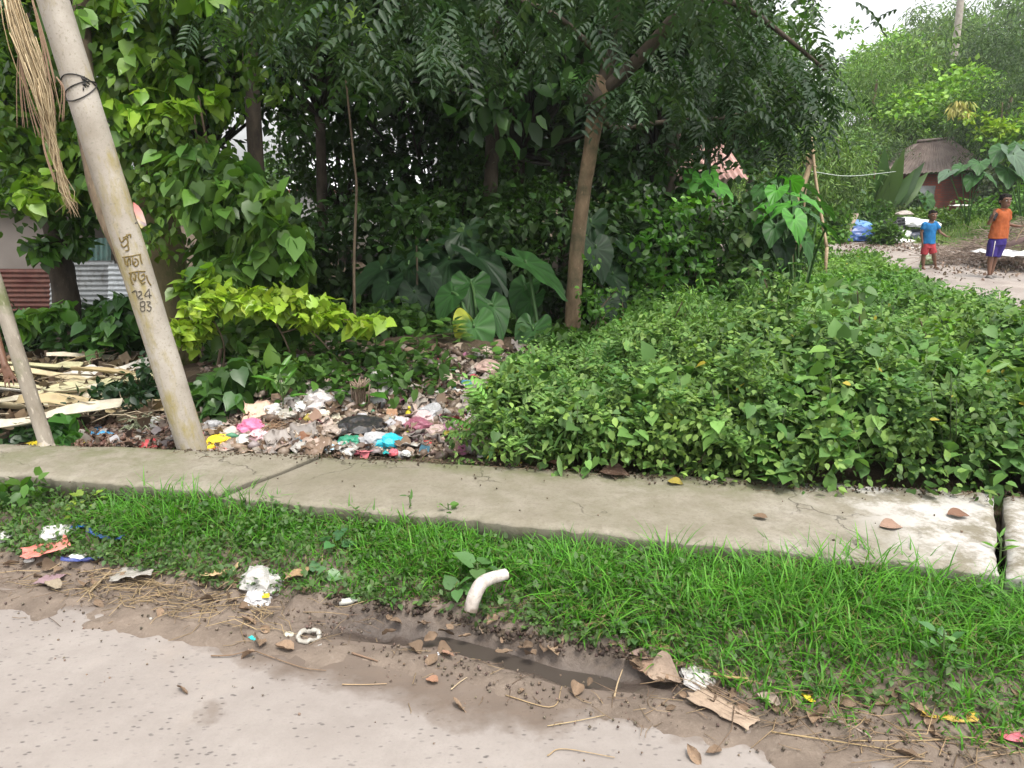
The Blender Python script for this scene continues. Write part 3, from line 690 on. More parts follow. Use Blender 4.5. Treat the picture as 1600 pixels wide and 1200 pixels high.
bush('sunlit_shrub', 'shrub with bright yellow-green leaves spreading over the back of the rubbish heap', 'shrub', [
    (340, 470, 4.9, .2, .2, .1, 20, 15, .075, .064, YG1, YG2, HT, .4), (430, 470, 4.9, .25, .22, .08, 27, 15, .075, .064, YG1, YG2, HT, .4), (500, 490, 4.9, .18, .2, .07, 20, 14, .075, .064, YG1, YG2, HT, .4),
    (575, 500, 4.9, .1, .1, .05, 8, 9, .05, .09, YG1, YG2, HT, .7), (300, 520, 4.8, .12, .15, .14, 15, 13, .075, .064, YG1, YG2, HT, .5), (400, 520, 5.1, .3, .25, .12, 24, 11, .09, .10, HC1, (.14, .24, .04), HT, .7),
    (310, 440, 5.0, .12, .12, .1, 8, 9, .07, .09, HC1, YG1, HT, .5)],
    stems=[([(500, 680, 4.9), (470, 600, 4.9), (440, 520, 4.9), (400, 470, 4.9)], .009), ([(560, 640, 4.9), (540, 580, 4.9), (480, 510, 4.9), (420, 470, 4.95)], .008), ([(330, 640, 4.9), (350, 540, 5), (300, 450, 5)], .008), ([(440, 520, 4.9), (520, 500, 4.9), (590, 505, 4.9)], .006)], base=on(505, 672), bk='dry_stem' if 0 else 'bark')
bush('broad_leaf_weed', 'dark glossy broad-leaved weed growing at the foot of the concrete pole, on its right', 'weed', [
    (360, 600, 4.5, .22, .2, .12, 18, 9, .08, .10, (.035, .09, .02), HC1, HT, .7), (430, 590, 4.7, .2, .2, .1, 14, 8, .08, .11, HC1, HC2, HT, .9), (330, 640, 4.3, .1, .1, .08, 8, 8, .06, .09, (.03, .085, .02), HC1, HT, .6),
    (480, 580, 4.8, .2, .12, .08, 10, 8, .06, .08, HC1, HC2, HT, .8)], base=on(355, 655))
bush('broad_leaf_weed', 'low dark bushy weed between the two leaning poles', 'weed', [
    (190, 620, 4.6, .22, .25, .1, 30, 14, .08, .055, (.015, .045, .018), (.03, .07, .022), OV, .4), (140, 630, 4.6, .15, .2, .08, 16, 12, .08, .055, (.015, .045, .018), (.03, .07, .022), OV, .4),
    (230, 590, 4.7, .12, .2, .16, 14, 10, .08, .06, (.015, .05, .02), (.03, .08, .022), OV, .4)], base=on(180, 660))
bush('broad_leaf_weed', 'leafy green bush in front of the corrugated fence, between short trunk and pole', 'weed', [
    (190, 500, 6.4, .3, .3, .25, 28, 12, .12, .11, (.03, .09, .02), (.07, .17, .03), HT, .6), (140, 530, 6.6, .3, .3, .2, 20, 12, .12, .10, (.03, .08, .02), (.06, .14, .03), OV, .5),
    (40, 500, 6.6, .14, .2, .1, 6, 8, .1, .13, (.09, .22, .03), (.16, .32, .04), HT, .6), (90, 490, 6.5, .12, .2, .1, 7, 8, .1, .12, (.08, .2, .03), (.12, .26, .04), HT, .6)], base=on(180, 560))
bush('broad_leaf_weed', 'green weed with drooping leaves at the lower left behind the thin post', 'weed', [
    (30, 680, 4.2, .16, .15, .07, 10, 9, .07, .07, (.02, .06, .02), (.05, .11, .03), OV, .5), (100, 670, 4.1, .1, .1, .08, 8, 7, .05, .09, (.04, .12, .03), (.07, .18, .03), HT, .7)], base=on(60, 690))
bush('broad_leaf_weed', 'small leafy weed sprouting before the pavement at the left edge', 'weed', [
    (10, 770, 3.35, .14, .1, .10, 14, 9, .05, .07, (.04, .12, .02), (.10, .22, .03), OV, .5), (60, 760, 3.3, .05, .05, .05, 4, 7, .04, .06, (.04, .12, .02), (.10, .22, .03), OV, .5)], base=on(8, 800))
# ---- saplings
for (pts, r, lb) in [([(560, 672, 5.6), (556, 560, 5.6), (553, 420, 5.6), (557, 300, 5.65), (553, 250, 5.7), (540, 120, 5.8)], .013, 'thin straight sapling stem rising from the middle of the rubbish heap'),
                     ([(648, 560, 6.8), (652, 450, 6.8), (650, 360, 6.8)], .012, 'pale thin stem among the dark elephant ear leaves')]:
    bb = at(*pts[0]); root = empty('sapling', bb, label=lb, cat='sapling')
    V, L, Z = tube(smoothpath([at(*q)-bb for q in pts], 24), [r, r*.6], 7, .2); link('stem', mesh('stem', V, L, Z, smooth=True), M['bark'], root)
    e = at(*pts[-1])-bb
    link('foliage', mk('foliage', [cloud(OV, clumps(tuple(e), (.3, .3, .3), 9), .12, 12, .10, DK, GRN)]), M['leaf'], root)
bb = at(560, 650, 5.5)
# ---- elephant ears: every leaf its own part
def ear_mesh(nm, c1, c2=None, seed=0, yellow=False):
    n = 13; rs = np.linspace(0, 1, 7); V = []; cc = []; F = []
    out = [(0, -.02), (.2, -.28), (.36, -.22), (.43, .05), (.40, .32), (.27, .6), (.1, .86), (0, 1.0)]
    out = out+[(-x, y) for x, y in out[-2:0:-1]]
    out = smoothpath([(x, y, 0) for x, y in out+[out[0]]], 45)[:-1]
    n = len(out); V.append((0, .12, 0)); cc.append(np.array(c1)*1.5)
    R = [.35, .7, 1.]
    for ri, r in enumerate(R):
        for k, p in enumerate(out):
            ang = k/n; x = p.x*r; y = .12+(p.y-.12)*r
            rip = .022*math.sin(k*1.4+seed)*r*r+.03*(r**2)
            z = -.28*max(y, 0)**2*1.+.10*abs(x)-.05*r*r*(1-abs(math.cos(ang*math.pi)))+rip+ (.02 if k % 4 == 0 and r < 1 else 0)
            V.append((x, y, z)); v_ = 1.35 if k % 4 == 0 else random.uniform(.8, 1.05)
            c = np.array(c1)*v_
            if yellow and x > .05 and y < .5 and r > .5: c = np.array((.42, .45, .04))
            cc.append(c)
    L = []; Z = []
    for k in range(n): L += [0, 1+k, 1+(k+1) % n]; Z.append(3)
    for ri in range(2):
        for k in range(n): a_ = 1+ri*n; L += [a_+k, a_+n+k, a_+n+(k+1) % n, a_+(k+1) % n]; Z.append(4)
    return mesh(nm, V, L, Z, np.array(cc), smooth=True)
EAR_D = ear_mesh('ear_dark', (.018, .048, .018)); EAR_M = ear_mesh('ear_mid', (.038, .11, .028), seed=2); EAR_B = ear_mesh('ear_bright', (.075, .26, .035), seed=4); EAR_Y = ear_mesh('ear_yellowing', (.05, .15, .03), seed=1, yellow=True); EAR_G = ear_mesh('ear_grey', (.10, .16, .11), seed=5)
STM = simple('petiole', (.06, .13, .035), .5)
def ear_plant(label, base, leaves_, me, group='elephant ear plants', mat='leaf_ear'):
    """leaves_: (px, py, Y, size, facing deg (0 = toward camera), tilt) centre of each leaf"""
    root = empty('elephant_ear_plant', base, label=label, cat='plant', group=group)
    for lf in leaves_:
        px, py, Y, sz, az, tilt = lf[:6]; m = lf[6] if len(lf) > 6 else me
        p = at(px, py, Y)-base; a_ = math.radians(az)
        D = Vector((math.sin(a_)*math.cos(tilt), -math.cos(a_)*math.cos(tilt), -math.sin(tilt)))
        up = Vector((0, 0, 1)); N = (up-D*up.dot(D)).normalized(); X = D.cross(N)
        mt = Matrix((X, D, N)).transposed(); p0 = p-D*sz*.35
        o = link('leaf', m, M[mat], root, p0, mt.to_euler(), (sz, sz, sz*random.uniform(.8, 1.2)))
        foot = Vector((random.uniform(-.05, .05), random.uniform(-.05, .05), 0)); q = p0+D*.12*sz
        V, L, Z = tube(smoothpath([foot, foot*.4+q*.6+Vector((0, .05, .08)), q+Vector((0, 0, .02)), q], 12), [.018, .007], 6)
        link('stalk', mesh('stalk', V, L, Z, smooth=True), STM, root)
    return root
def gz(px, Y):
    p = at(px, 500, Y); return Vector((p.x, p.y, (hz(p.x, p.y))))
ear_plant('elephant ear plant with one big green and yellow leaf over the rubbish heap', gz(745, 6.1), [(742, 528, 5.7, .38, 10, 1.0, EAR_Y), (700, 470, 6.3, .34, -30, .6), (775, 490, 6.2, .34, 30, .7), (735, 455, 6.5, .4, 0, .5), (690, 535, 6.1, .25, -50, .8), (770, 540, 6.2, .25, 60, .9)], EAR_M)
ear_plant('elephant ear plant against the left side of the brown trunk', gz(835, 6.3), [(830, 530, 6.1, .36, -20, .9), (840, 420, 6.4, .55, 60, .35, EAR_M), (825, 480, 6.5, .3, -40, .8), (862, 560, 6.2, .26, 20, .8), (815, 460, 6.7, .34, -30, .7)], EAR_M)
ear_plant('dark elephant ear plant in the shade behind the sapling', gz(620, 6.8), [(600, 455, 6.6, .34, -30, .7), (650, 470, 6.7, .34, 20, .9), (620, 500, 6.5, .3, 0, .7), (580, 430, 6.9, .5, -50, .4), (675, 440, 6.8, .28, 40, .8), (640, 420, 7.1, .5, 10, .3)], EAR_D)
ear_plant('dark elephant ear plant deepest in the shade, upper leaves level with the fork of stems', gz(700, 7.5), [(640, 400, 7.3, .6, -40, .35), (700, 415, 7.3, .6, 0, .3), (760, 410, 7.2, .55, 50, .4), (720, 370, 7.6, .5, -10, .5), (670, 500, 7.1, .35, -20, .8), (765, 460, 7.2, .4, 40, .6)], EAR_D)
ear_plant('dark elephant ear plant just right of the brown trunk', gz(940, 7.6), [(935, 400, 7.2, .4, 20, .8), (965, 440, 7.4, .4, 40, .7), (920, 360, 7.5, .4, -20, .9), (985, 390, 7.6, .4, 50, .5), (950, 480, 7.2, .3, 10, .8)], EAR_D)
ear_plant('large bright elephant ear plant at the wood edge beside the path', gz(1245, 8.8), [(1212, 300, 8.7, .30, -30, .35, EAR_B), (1262, 312, 8.5, .36, 50, .25, EAR_B), (1228, 322, 8.3, .32, -70, .2, EAR_B), (1275, 340, 8.2, .34, 60, .55), (1190, 332, 8.3, .30, -60, .5, EAR_B), (1245, 350, 8.0, .32, 15, .8, EAR_B), (1300, 362, 8.2, .30, 80, .6), (1208, 362, 8.1, .28, -30, .7), (1180, 372, 8.3, .28, -75, .5), (1262, 385, 8.0, .30, 40, 1.0), (1225, 392, 8.1, .28, -10, 1.0, EAR_D), (1238, 285, 9.0, .36, 140, .3, EAR_B), (1205, 282, 9.1, .3, -120, .3), (1290, 325, 8.8, .3, 100, .4)], EAR_M)
ear_plant('darker elephant ear plant crowding behind the large bright one beside the path', gz(1215, 9.6), [(1190, 300, 9.5, .36, -40, .4), (1222, 288, 9.6, .36, 20, .3), (1250, 300, 9.5, .34, 60, .4), (1205, 325, 9.3, .32, -20, .7), (1175, 318, 9.4, .34, -80, .4), (1238, 318, 9.3, .3, 30, .8), (1268, 296, 9.7, .32, 90, .3)], EAR_M)
ear_plant('bright leaved elephant ear plant left of the largest one, below the pinkish roof', gz(1120, 9.6), [(1095, 285, 9.6, .5, -10, .5, EAR_B), (1130, 300, 9.5, .42, 40, .6, EAR_B), (1080, 320, 9.5, .4, -40, .6), (1150, 330, 9.4, .4, 50, .8), (1110, 345, 9.3, .36, 0, .9), (1060, 305, 9.8, .35, -60, .5)], EAR_M)
ear_plant('elephant ear plant with greyish sheen in front of the brick hut', gz(1490, 20), [(1478, 272, 19.5, .5, -60, .35, EAR_G), (1500, 262, 19.6, .5, -50, .3), (1530, 258, 19.5, .55, -30, .4), (1518, 282, 19.4, .5, -50, .6), (1545, 276, 19.5, .5, 40, .4)], EAR_M)
ear_plant('tall elephant ear plant at the right edge above the grassy bank', gz(1575, 18.5), [(1590, 250, 18, .75, 20, .8, EAR_G), (1562, 238, 18.2, .6, -50, .5), (1600, 278, 17.8, .6, 40, .6), (1575, 272, 18, .6, -20, .6), (1610, 235, 18.4, .6, 20, .5)], EAR_M)
ear_plant('low elephant ear plants under the brick wall of the hut', gz(1385, 24), [(1360, 305, 23.5, .7, -30, .6), (1385, 308, 23.4, .8, 10, .7), (1405, 312, 23.3, .7, 40, .6), (1345, 318, 23.5, .6, -50, .8), (1450, 318, 23.3, .7, 20, .9), (1420, 306, 23.8, .6, 60, .4)], EAR_M)
# ============================================================ UNDERGROWTH AND WEEDS
# dark undergrowth closing the wood behind the rubbish heap
ce = []
for _ in range(520):
    x = random.uniform(-3.4, 2.9); y = random.uniform(7.4, 9.5)+max(0, x)*.25; ce.append((x, y, (hz(x, y))+random.random()**1.3*1.25))
for _ in range(150):
    x = random.uniform(-6, -3.4); y = random.uniform(8.3, 9.2); ce.append((x, y, (hz(x, y))+random.random()*.5))
ce2 = []
for _ in range(330):
    x = random.uniform(-2.4, 1.0); y = random.uniform(5.75, 7.0); ce2.append((x, y if not -.8 < x < .15 else y+.6, hz(x, y)-(.1 if -.8 < x < .15 else 0)+random.random()*.16*(.4+max(0, mnoise.noise((x*1.5, y, 0))+.5))))
for _ in range(78):
    p_ = on(random.uniform(385, 690), random.uniform(556, 628)); ce2.append((p_.x, p_.y, p_.z+.03+random.random()*.09))
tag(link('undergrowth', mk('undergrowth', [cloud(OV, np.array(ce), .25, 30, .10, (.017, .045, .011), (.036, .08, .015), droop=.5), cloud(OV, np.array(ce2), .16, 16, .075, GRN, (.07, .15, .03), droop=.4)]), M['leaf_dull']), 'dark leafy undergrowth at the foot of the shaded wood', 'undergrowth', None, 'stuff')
# shrubs between trunk and path
MB1, MB2 = (.05, .15, .025), (.12, .28, .04)
def shrub(label, px, Y, h, w, nc, size, c1, c2, tpl=OV, mat='leaf', name='shrub', cat='shrub', per=14, cr=.13, droop=.3, group=None, dpt=.8):
    """shrub standing at pixel column px, depth Y, height h, width w"""
    b = gz(px, Y); root = empty(name, b, label=label, cat=cat, group=group)
    d = rdir(nc); d[:, 2] = np.abs(d[:, 2]); r = (.35+.65*rng.random(nc))[:, None]
    ce = d*r*np.array([w/2, w/2*dpt, h-cr*.5]); ce[:, 2] += .05
    link('foliage', mk('foliage', [cloud(tpl, ce, cr, per, size, c1, c2, droop=droop)]), M[mat], root)
    bs = limbs((0, 0, -.05), [tuple(c) for c in ce[:9]], .014, .1, 5)
    V, L, Z, cc = merge(bs); link('stems', mesh('stems', V, L, Z), M['bark'], root)
    return root
shrub('mid green leafy shrub just right of the brown trunk, lit from above', 1010, 7.6, 1.35, 1.5, 90, .085, MB1, MB2)
shrub('bright leafy shrub rising below the pinkish corrugated roof', 1075, 8.6, 1.5, 1.3, 85, .09, (.07, .21, .025), (.14, .36, .04))
shrub('leafy shrub with drooping grey-green leaves left of the largest elephant ear plant', 1145, 8.3, .95, .8, 56, .09, (.07, .13, .04), (.13, .2, .07), HT, droop=.9)
shrub('dark leafy shrub at the edge of the deep shade right of the trunk', 960, 8.0, 1.0, .8, 40, .085, DK, MB1)
shrub('yellow-green small shrub under the elephant ear leaves near the path', 1205, 7.9, .45, .7, 30, .07, (.10, .2, .03), (.2, .3, .05), HT, droop=.5)
shrub('tall thin weed clump standing at the right foot of the brown trunk', 935, 6.2, .75, .45, 32, .05, (.06, .15, .025), (.12, .26, .04), per=12, cr=.09)
# the weed field on the right: one continuous mass of small leaves over a bumpy canopy
def canopy(x, y):
    sb = lerpx(SB, x)
    lft = lerpx([(3.2, -.36), (3.6, -.42), (4.6, -.26), (6.2, .25), (7.2, 1.2), (9, 2.4), (12, 4.6), (17, 6.2)], y)
    rgt = lerpx([(3.0, 3.2), (6.8, 4.9), (9.2, 5.85), (10.6, 6.3), (12.2, 6.8), (14.2, 7.4), (16.5, 8.2), (17.5, 6.5)], y)
    m = sstep(-.02, .5, x-lft)*sstep(-.05, .5, rgt-x)*sstep(-.16, .12, y-sb+fbm(x, y, 3, 81)*.25)
    h = np.interp(y, [3, 3.6, 4.3, 5.5, 7, 9, 12, 17], [.32, .50, .52, .43, .30, .20, .13, .10])+.10*sstep(.9, -.1, x)*sstep(3, 4, y)
    h = h*(.72+.28*sstep(0, .8, x-lft))+fbm(x, y, 1.7, 50)*.40*np.interp(y, [3, 7, 12], [1, .8, .3])+fbm(x, y, 4.2, 51)*.30*np.interp(y, [3, 7, 12], [1, .8, .4])
    w_ = 1-sstep(.3, .95, x-(y-4)*.14); hl = np.interp(y, [3, 3.8, 4.5, 5.5, 6.3], [.26, .40, .30, .13, .05])*(1+fbm(x, y, 3, 52)*.5); h = h*(1-w_)+hl*w_
    h = h+.12*np.exp(-((x-1.6)/.55)**2-((y-4.3)/.5)**2)+.06*np.exp(-((x-2.6)/.5)**2-((y-4.0)/.4)**2)-.12*np.exp(-((x-.55)/.35)**2-((y-3.9)/.3)**2)
    return m, np.maximum(h, .06)
def field(ymin, ymax, n, size, tpl, c1, c2, per, cr, jit=.12, rad=1.):
    x = rng.uniform(-.6, 8.6, n*4); y = ymin+(ymax-ymin)*rng.random(n*4)**1.15
    m, h = canopy(x, y); k = (m*(.45+.55*sstep(-.25, .1, fbm(x, y, 2.6, 55))) > rng.random(n*4)*.9+.06)
    x = x[k][:n]; y = y[k][:n]; m = m[k][:n]; h = h[k][:n]*m**.35
    z = gh(x, y)+h*(1-.75*rng.random(len(x))**1.8)
    cen = np.stack([x, y, z], -1)
    cl = .5+fbm(x, y, 1.1, 60)*.9
    ce = np.repeat(cen, per, axis=0); N_ = len(ce)
    d = rdir(N_); P = ce+d*rng.random((N_, 1))**.5*np.array([cr, cr, cr*.7])
    D = nrm(d*.5+rdir(N_)*.7+np.array([0, -.25, -.15])); Nn = nrm(rdir(N_)*.55+np.array([0, -.15, 1.]))
    t_ = np.clip(np.repeat(cl, per)[:, None]+rng.normal(size=(N_, 1))*.35, 0, 1)
    yl = rng.random((N_, 1)) < .004
    cc = np.where(yl, np.array([.42, .34, .05]), (np.array(c1)*(1-t_)+np.array(c2)*t_))*np.repeat(1+rng.uniform(-.3, .3, len(x)), per)[:, None]*(1+rng.uniform(-.2, .2, (N_, 1)))
    return batch(tpl, P, D, Nn, size*np.repeat(rng.uniform(.55, 1.35, len(x)), per)*rng.uniform(.6, 1.3, N_), cc)
FA, FB = (.06, .125, .03), (.20, .31, .075)
def patch(tpl, size, n, seed, c1, c2):
    x = rng.uniform(-.5, 4.4, n*8); y = 3.05+3.8*rng.random(n*8)**1.3; m, h = canopy(x, y); k = (m > .3) & (fbm(x, y, 1.6, seed) > .12); x = x[k][:n]; y = y[k][:n]; h = (h*m**.35)[k][:n]; n = len(x)
    P = np.stack([x, y, gh(x, y)+h*(1.05-.3*rng.random(n))], -1); return batch(tpl, P, nrm(rdir(n)+np.array([0, -.2, .1])), nrm(rdir(n)*.4+np.array([0, -.15, 1.])), size*rng.uniform(.5, 1.3, n), gcol(n, c1, c2))
def shoots(n):
    x = rng.uniform(-.4, 4.2, n*4); y = rng.uniform(3.3, 7.2, n*4); m, h = canopy(x, y); k = m > .25; x = x[k][:n]; y = y[k][:n]; h = (h*m**.35)[k][:n]; n = len(x); per = 16
    s = np.tile(np.arange(per)/per, n); top = np.repeat(rng.uniform(.04, .17, n), per); P = np.stack([np.repeat(x, per), np.repeat(y, per), np.repeat(gh(x, y)+h*.9, per)+top*s], -1)
    P[:, :2] += np.repeat(rng.normal(size=(n, 2)), per, axis=0)*s[:, None]*.04; a = s*per*2.4; D = np.stack([np.cos(a), np.sin(a), .5-.0*a], -1); P += D*[.012, .012, 0]
    t_ = np.repeat(rng.random((n, 1)), per, axis=0); return batch(OV, P, D, nrm(rdir(n*per)*.3+np.array([0, -.1, 1.])), .05*(1.15-s*.7), (np.array((.07, .17, .04))*(1-t_)+np.array((.2, .34, .09))*t_)*(1+rng.uniform(-.15, .15, (n*per, 1))))
def stems_field(n):
    x = rng.uniform(-.3, 4.5, n*3); y = rng.uniform(3.2, 6, n*3); m, h = canopy(x, y); k = m > .4; x = x[k][:n]; y = y[k][:n]; h = h[k][:n]
    bs = []
    for a_, b_, c_ in zip(x, y, h):
        g = (hz(a_, b_)); e = (a_+random.uniform(-.15, .15), b_+random.uniform(-.2, .1), g+c_*random.uniform(.8, 1.1)); bs.append(tube([(a_, b_, g-.02), ((a_+e[0])/2+.03, (b_+e[1])/2, g+c_*.5), e], [.004, .002], 4)+((.07, .10, .04),))
    return bs
tag(link('weed_field', mk('weed_field', [field(3.02, 5.3, 3900, .038, OV, FA, FB, 11, .085), patch(PIN, .13, 900, 40, (.06, .15, .03), (.16, .30, .07)), patch(LN, .10, 3200, 41, (.08, .17, .05), (.2, .32, .10)), patch(HT, .075, 2600, 42, (.07, .17, .04), (.17, .30, .07)), shoots(560), field(3.15, 4.4, 800, .060, HT, (.06, .14, .035), (.14, .26, .07), 6, .09), field(5, 8.2, 3600, .050, OV, FA, (.13, .27, .05), 9, .10),
     field(7.8, 12.5, 3800, .065, RH, (.06, .16, .03), (.14, .30, .05), 9, .13), field(12, 17.5, 1500, .08, RH, (.07, .16, .03), (.16, .30, .05), 10, .16)]+stems_field(260)), M['leaf_dull']),
    'dense mass of low leafy weeds filling the ground right of the rubbish up to the dirt path', 'weeds', None, 'stuff')
# individual plants that stand out of the mass
def sprig(label, px, py, Y, n, size, c1, c2, tpl=HT, r=.12, h=.18, droop=.4, cat='weed', name='weed', stemc=(.08, .13, .04), upl=.6):
    p = at(px, py, Y); g = (hz(p.x, p.y)); b = Vector((p.x, p.y, g)); root = empty(name, b, label=label, cat=cat)
    hh = max(p.z-g, .04); bs = []; P = []; D = []
    for k in range(n):
        s = k/max(1, n-1); a_ = k*2.4; q = np.array([math.cos(a_)*r*(1-s*.6), math.sin(a_)*r*(1-s*.6), hh*(1-.0)+h*(s-.5)]); st_ = np.array([0, 0, hh+h*(s-.6)])
        P.append(st_*.4+q*.6); D.append(q-st_+np.array([0, 0, .05-droop*.1]))
        bs.append(tube([st_, st_*.4+q*.6], .002, 4)+(stemc,))
    bs.append(tube([(0, 0, -.02), (.01, 0, hh*.5), (0, 0, hh+h*.5)], [.005, .003], 5)+(stemc,))
    D = np.array(D)+rdir(n)*.02
    link('foliage', mk('foliage', [batch(tpl, np.array(P), D, nrm(rdir(n)*.3+np.array([0, -.25, upl+.4])), size*rng.uniform(.7, 1.2, n), gcol(n, c1, c2))]), M['leaf'], root)
    V, L, Z, cc = merge(bs); link('stem', mesh('stem', V, L, Z, cc), M['leaf_dull'], root)
    return root
sprig('weed with long glossy leaves poking out of the rubbish heap near the leftmost white bags', 438, 600, 4.35, 7, .13, (.05, .14, .02), (.09, .24, .03), LN, .07, .14)
sprig('green leaved seedling in the middle of the rubbish heap', 570, 655, 4.45, 8, .15, (.05, .15, .02), (.08, .22, .03), OV, .1, .12)
sprig('tall weed with pale upright tip at the back of the rubbish heap', 617, 590, 5.0, 9, .15, (.06, .17, .03), (.12, .28, .04), OV, .12, .2)
sprig('small weed rooted at the front of the rubbish heap', 512, 640, 4.5, 6, .09, (.04, .12, .02), (.09, .2, .03), HT, .06, .1)
sprig('dark leaved weed behind the bags of the rubbish heap', 595, 620, 4.9, 16, .10, (.03, .09, .02), (.06, .15, .03), OV, .18, .12)
sprig('heart leaved weed hanging over the left part of the rubbish heap', 450, 575, 4.8, 7, .14, (.09, .17, .03), (.2, .28, .05), HT, .12, .15, .9)
sprig('upright weed in front of the elephant ear with yellow patch', 800, 590, 5.0, 14, .08, (.06, .16, .03), (.12, .26, .04), OV, .12, .2)
sprig('tall weed with reddish stem standing above the grass in front of the pavement edge', 700, 800, 3.0, 6, .05, (.06, .15, .03), (.12, .26, .04), OV, .04, .08)
sprig('thin weed rising over the pavement edge at the middle', 640, 790, 3.05, 5, .05, (.06, .15, .03), (.1, .24, .04), LN, .03, .1)
sprig('round leaved weed beside the white pipe', 745, 885, 2.62, 5, .07, (.07, .17, .05), (.12, .24, .08), HT, .07, .03)
sprig('round leaved weed low beneath the white pipe', 715, 920, 2.55, 4, .07, (.07, .17, .05), (.12, .24, .08), HT, .05, .02)
sprig('round leaved creeping weed in the grass left of the white pipe', 520, 862, 2.85, 4, .065, (.06, .16, .06), (.1, .22, .08), HT, .07, .02)
sprig('round leaved creeping weed near the crumpled white bag', 500, 915, 2.70, 3, .06, (.08, .2, .09), (.12, .25, .1), HT, .06, .02)
sprig('leafy weed with pale mottled leaves in the grass at the lower right', 1470, 1020, 2.08, 16, .05, (.08, .20, .07), (.15, .3, .1), OV, .09, .16)
sprig('low pale green weed at the grass edge above the cardboard', 985, 1005, 2.35, 14, .045, (.08, .17, .07), (.12, .24, .09), OV, .09, .05)
sprig('yellowish leaved weed before the left pavement slab', 140, 795, 3.25, 26, .045, (.13, .24, .03), (.25, .36, .05), OV, .16, .1)
sprig('broad leafed seedling with bright leaves at the right edge of the weed field', 1575, 560, 3.9, 8, .14, (.07, .2, .02), (.14, .33, .03), OV, .13, .12)
sprig('big pale leaf standing out of the weeds near the path', 1150, 520, 4.6, 5, .13, (.10, .2, .08), (.16, .28, .1), LN, .12, .06)
sprig('small pale weed growing out of the joint between the two right slabs', 1563, 850, 2.62, 7, .05, (.08, .2, .03), (.14, .3, .04), LN, .03, .05)
# ---- grass verge
def blades(n, xr, yfun, h, w, c1, c2, segs=3):
    x = rng.uniform(*xr, n); y, k = yfun(x); x = x[k]; y = y[k]; n = len(x)
    z = gh(x, y)-.01; a_ = rng.uniform(0, 2*math.pi, n); ln = rng.uniform(.3, 1.15, n)
    H = h(x, y)*rng.uniform(.45, 1.25, n); d = np.stack([np.cos(a_), np.sin(a_)], -1); wv = np.stack([-np.sin(a_), np.cos(a_)], -1)*(w*rng.uniform(.5, 1.2, n))[:, None]/2
    ts = np.linspace(0, 1, segs+1); V = np.zeros((n, 2*segs+1, 3))
    for i, t_ in enumerate(ts):
        c = np.stack([x, y, z], -1).copy(); c[:, :2] += d*(H*ln*t_**1.7)[:, None]; c[:, 2] += H*(t_-.55*ln*t_**2.2)
        if i < segs:
            ww = (1-t_**2*.6); V[:, 2*i] = c; V[:, 2*i, :2] -= wv*ww; V[:, 2*i+1] = c; V[:, 2*i+1, :2] += wv*ww
        else: V[:, 2*segs] = c
    k = 2*segs+1; l = []
    for i in range(segs-1): l += [2*i, 2*i+1, 2*i+3, 2*i+2]
    l += [2*segs-2, 2*segs-1, 2*segs]; zz = [4]*(segs-1)+[3]
    L = (np.array(l)[None]+np.arange(n)[:, None]*k).ravel()
    return V.reshape(-1, 3), L, np.tile(zz, n), np.repeat(gcol(n, c1, c2, .25), k, axis=0)
def verge(dens=1.):
    def f(x):
        a_ = lerpx(FV, x)-.13*sstep(.1, 1.0, x); b_ = lerpx(SF, x)+.03; t_ = rng.random(len(x))**.85; y = a_+(b_-a_)*t_
        m = sstep(-2.2, -1.3, x+(y-lerpx(FV, x)-.25)*-1.5)*.9+.1
        return y, rng.random(len(x)) < (1-.5*sstep(.05, .3, fbm(x, y, 4, 93)))*(.42+.58*sstep(-.02, .14, t_+fbm(x, y, 3, 70)*.16))*m*dens
    return f
hf = lambda x, y: .095+.085*sstep(0, .45, (y-lerpx(FV, x)))+fbm(x, y, 3.2, 71)*.12+.05*sstep(.3, 1.2, x)
g1 = blades(21000, (-2.75, 2.9), verge(), hf, .0068, (.05, .17, .018), (.14, .36, .045), 4)
g2 = blades(8000, (-2.75, 2.9), verge(.9), lambda x, y: hf(x, y)*.75, .0048, (.14, .15, .05), (.34, .29, .15), 3)
def leafy(n, size, c1, c2):
    x = rng.uniform(-2.9, 2.8, n); a_ = lerpx(FV, x)-.03; b_ = lerpx(SF, x); t_ = rng.random(n)**1.4; y = a_+(b_-a_)*t_; z = gh(x, y)+.015+rng.random(n)*.07*(.4+t_)
    k = rng.random(n) < np.where(x < -1.5, .7, .4+.5*(fbm(x, y, 2, 91) > .1)); x, y, z = x[k], y[k], z[k]; n = len(x)
    return batch(OV, np.stack([x, y, z], -1), nrm(rdir(n)+np.array([0, -.2, .1])), nrm(rdir(n)*.4+np.array([0, 0, 1.])), size*rng.uniform(.5, 1.3, n), gcol(n, c1, c2))
tag(link('grass_verge', mk('grass_verge', [g1, g2, leafy(14000, .026, (.07, .13, .045), (.12, .2, .07))]), M['grass']), 'bright green grass growing along the front of the pavement', 'grass', None, 'stuff')
def tuft_line(n, px0, px1, off, hh, c1, c2, w=.004):
    def f(x): return lerpx(SB, x)+off+rng.normal(size=len(x))*.05, np.ones(len(x), bool)
    return blades(n, (px0, px1), f, lambda x, y: hh+0*x, w, c1, c2, 3)
tag(link('back_edge_grass', mk('back_edge_grass', [tuft_line(500, -2.6, -.2, .12, .07, (.05, .12, .02), (.1, .2, .04)), tuft_line(900, .1, 2.9, .05, .12, (.05, .13, .02), (.1, .22, .04))]), M['grass']), 'thin grass along the back edge of the pavement', 'grass', None, 'stuff')
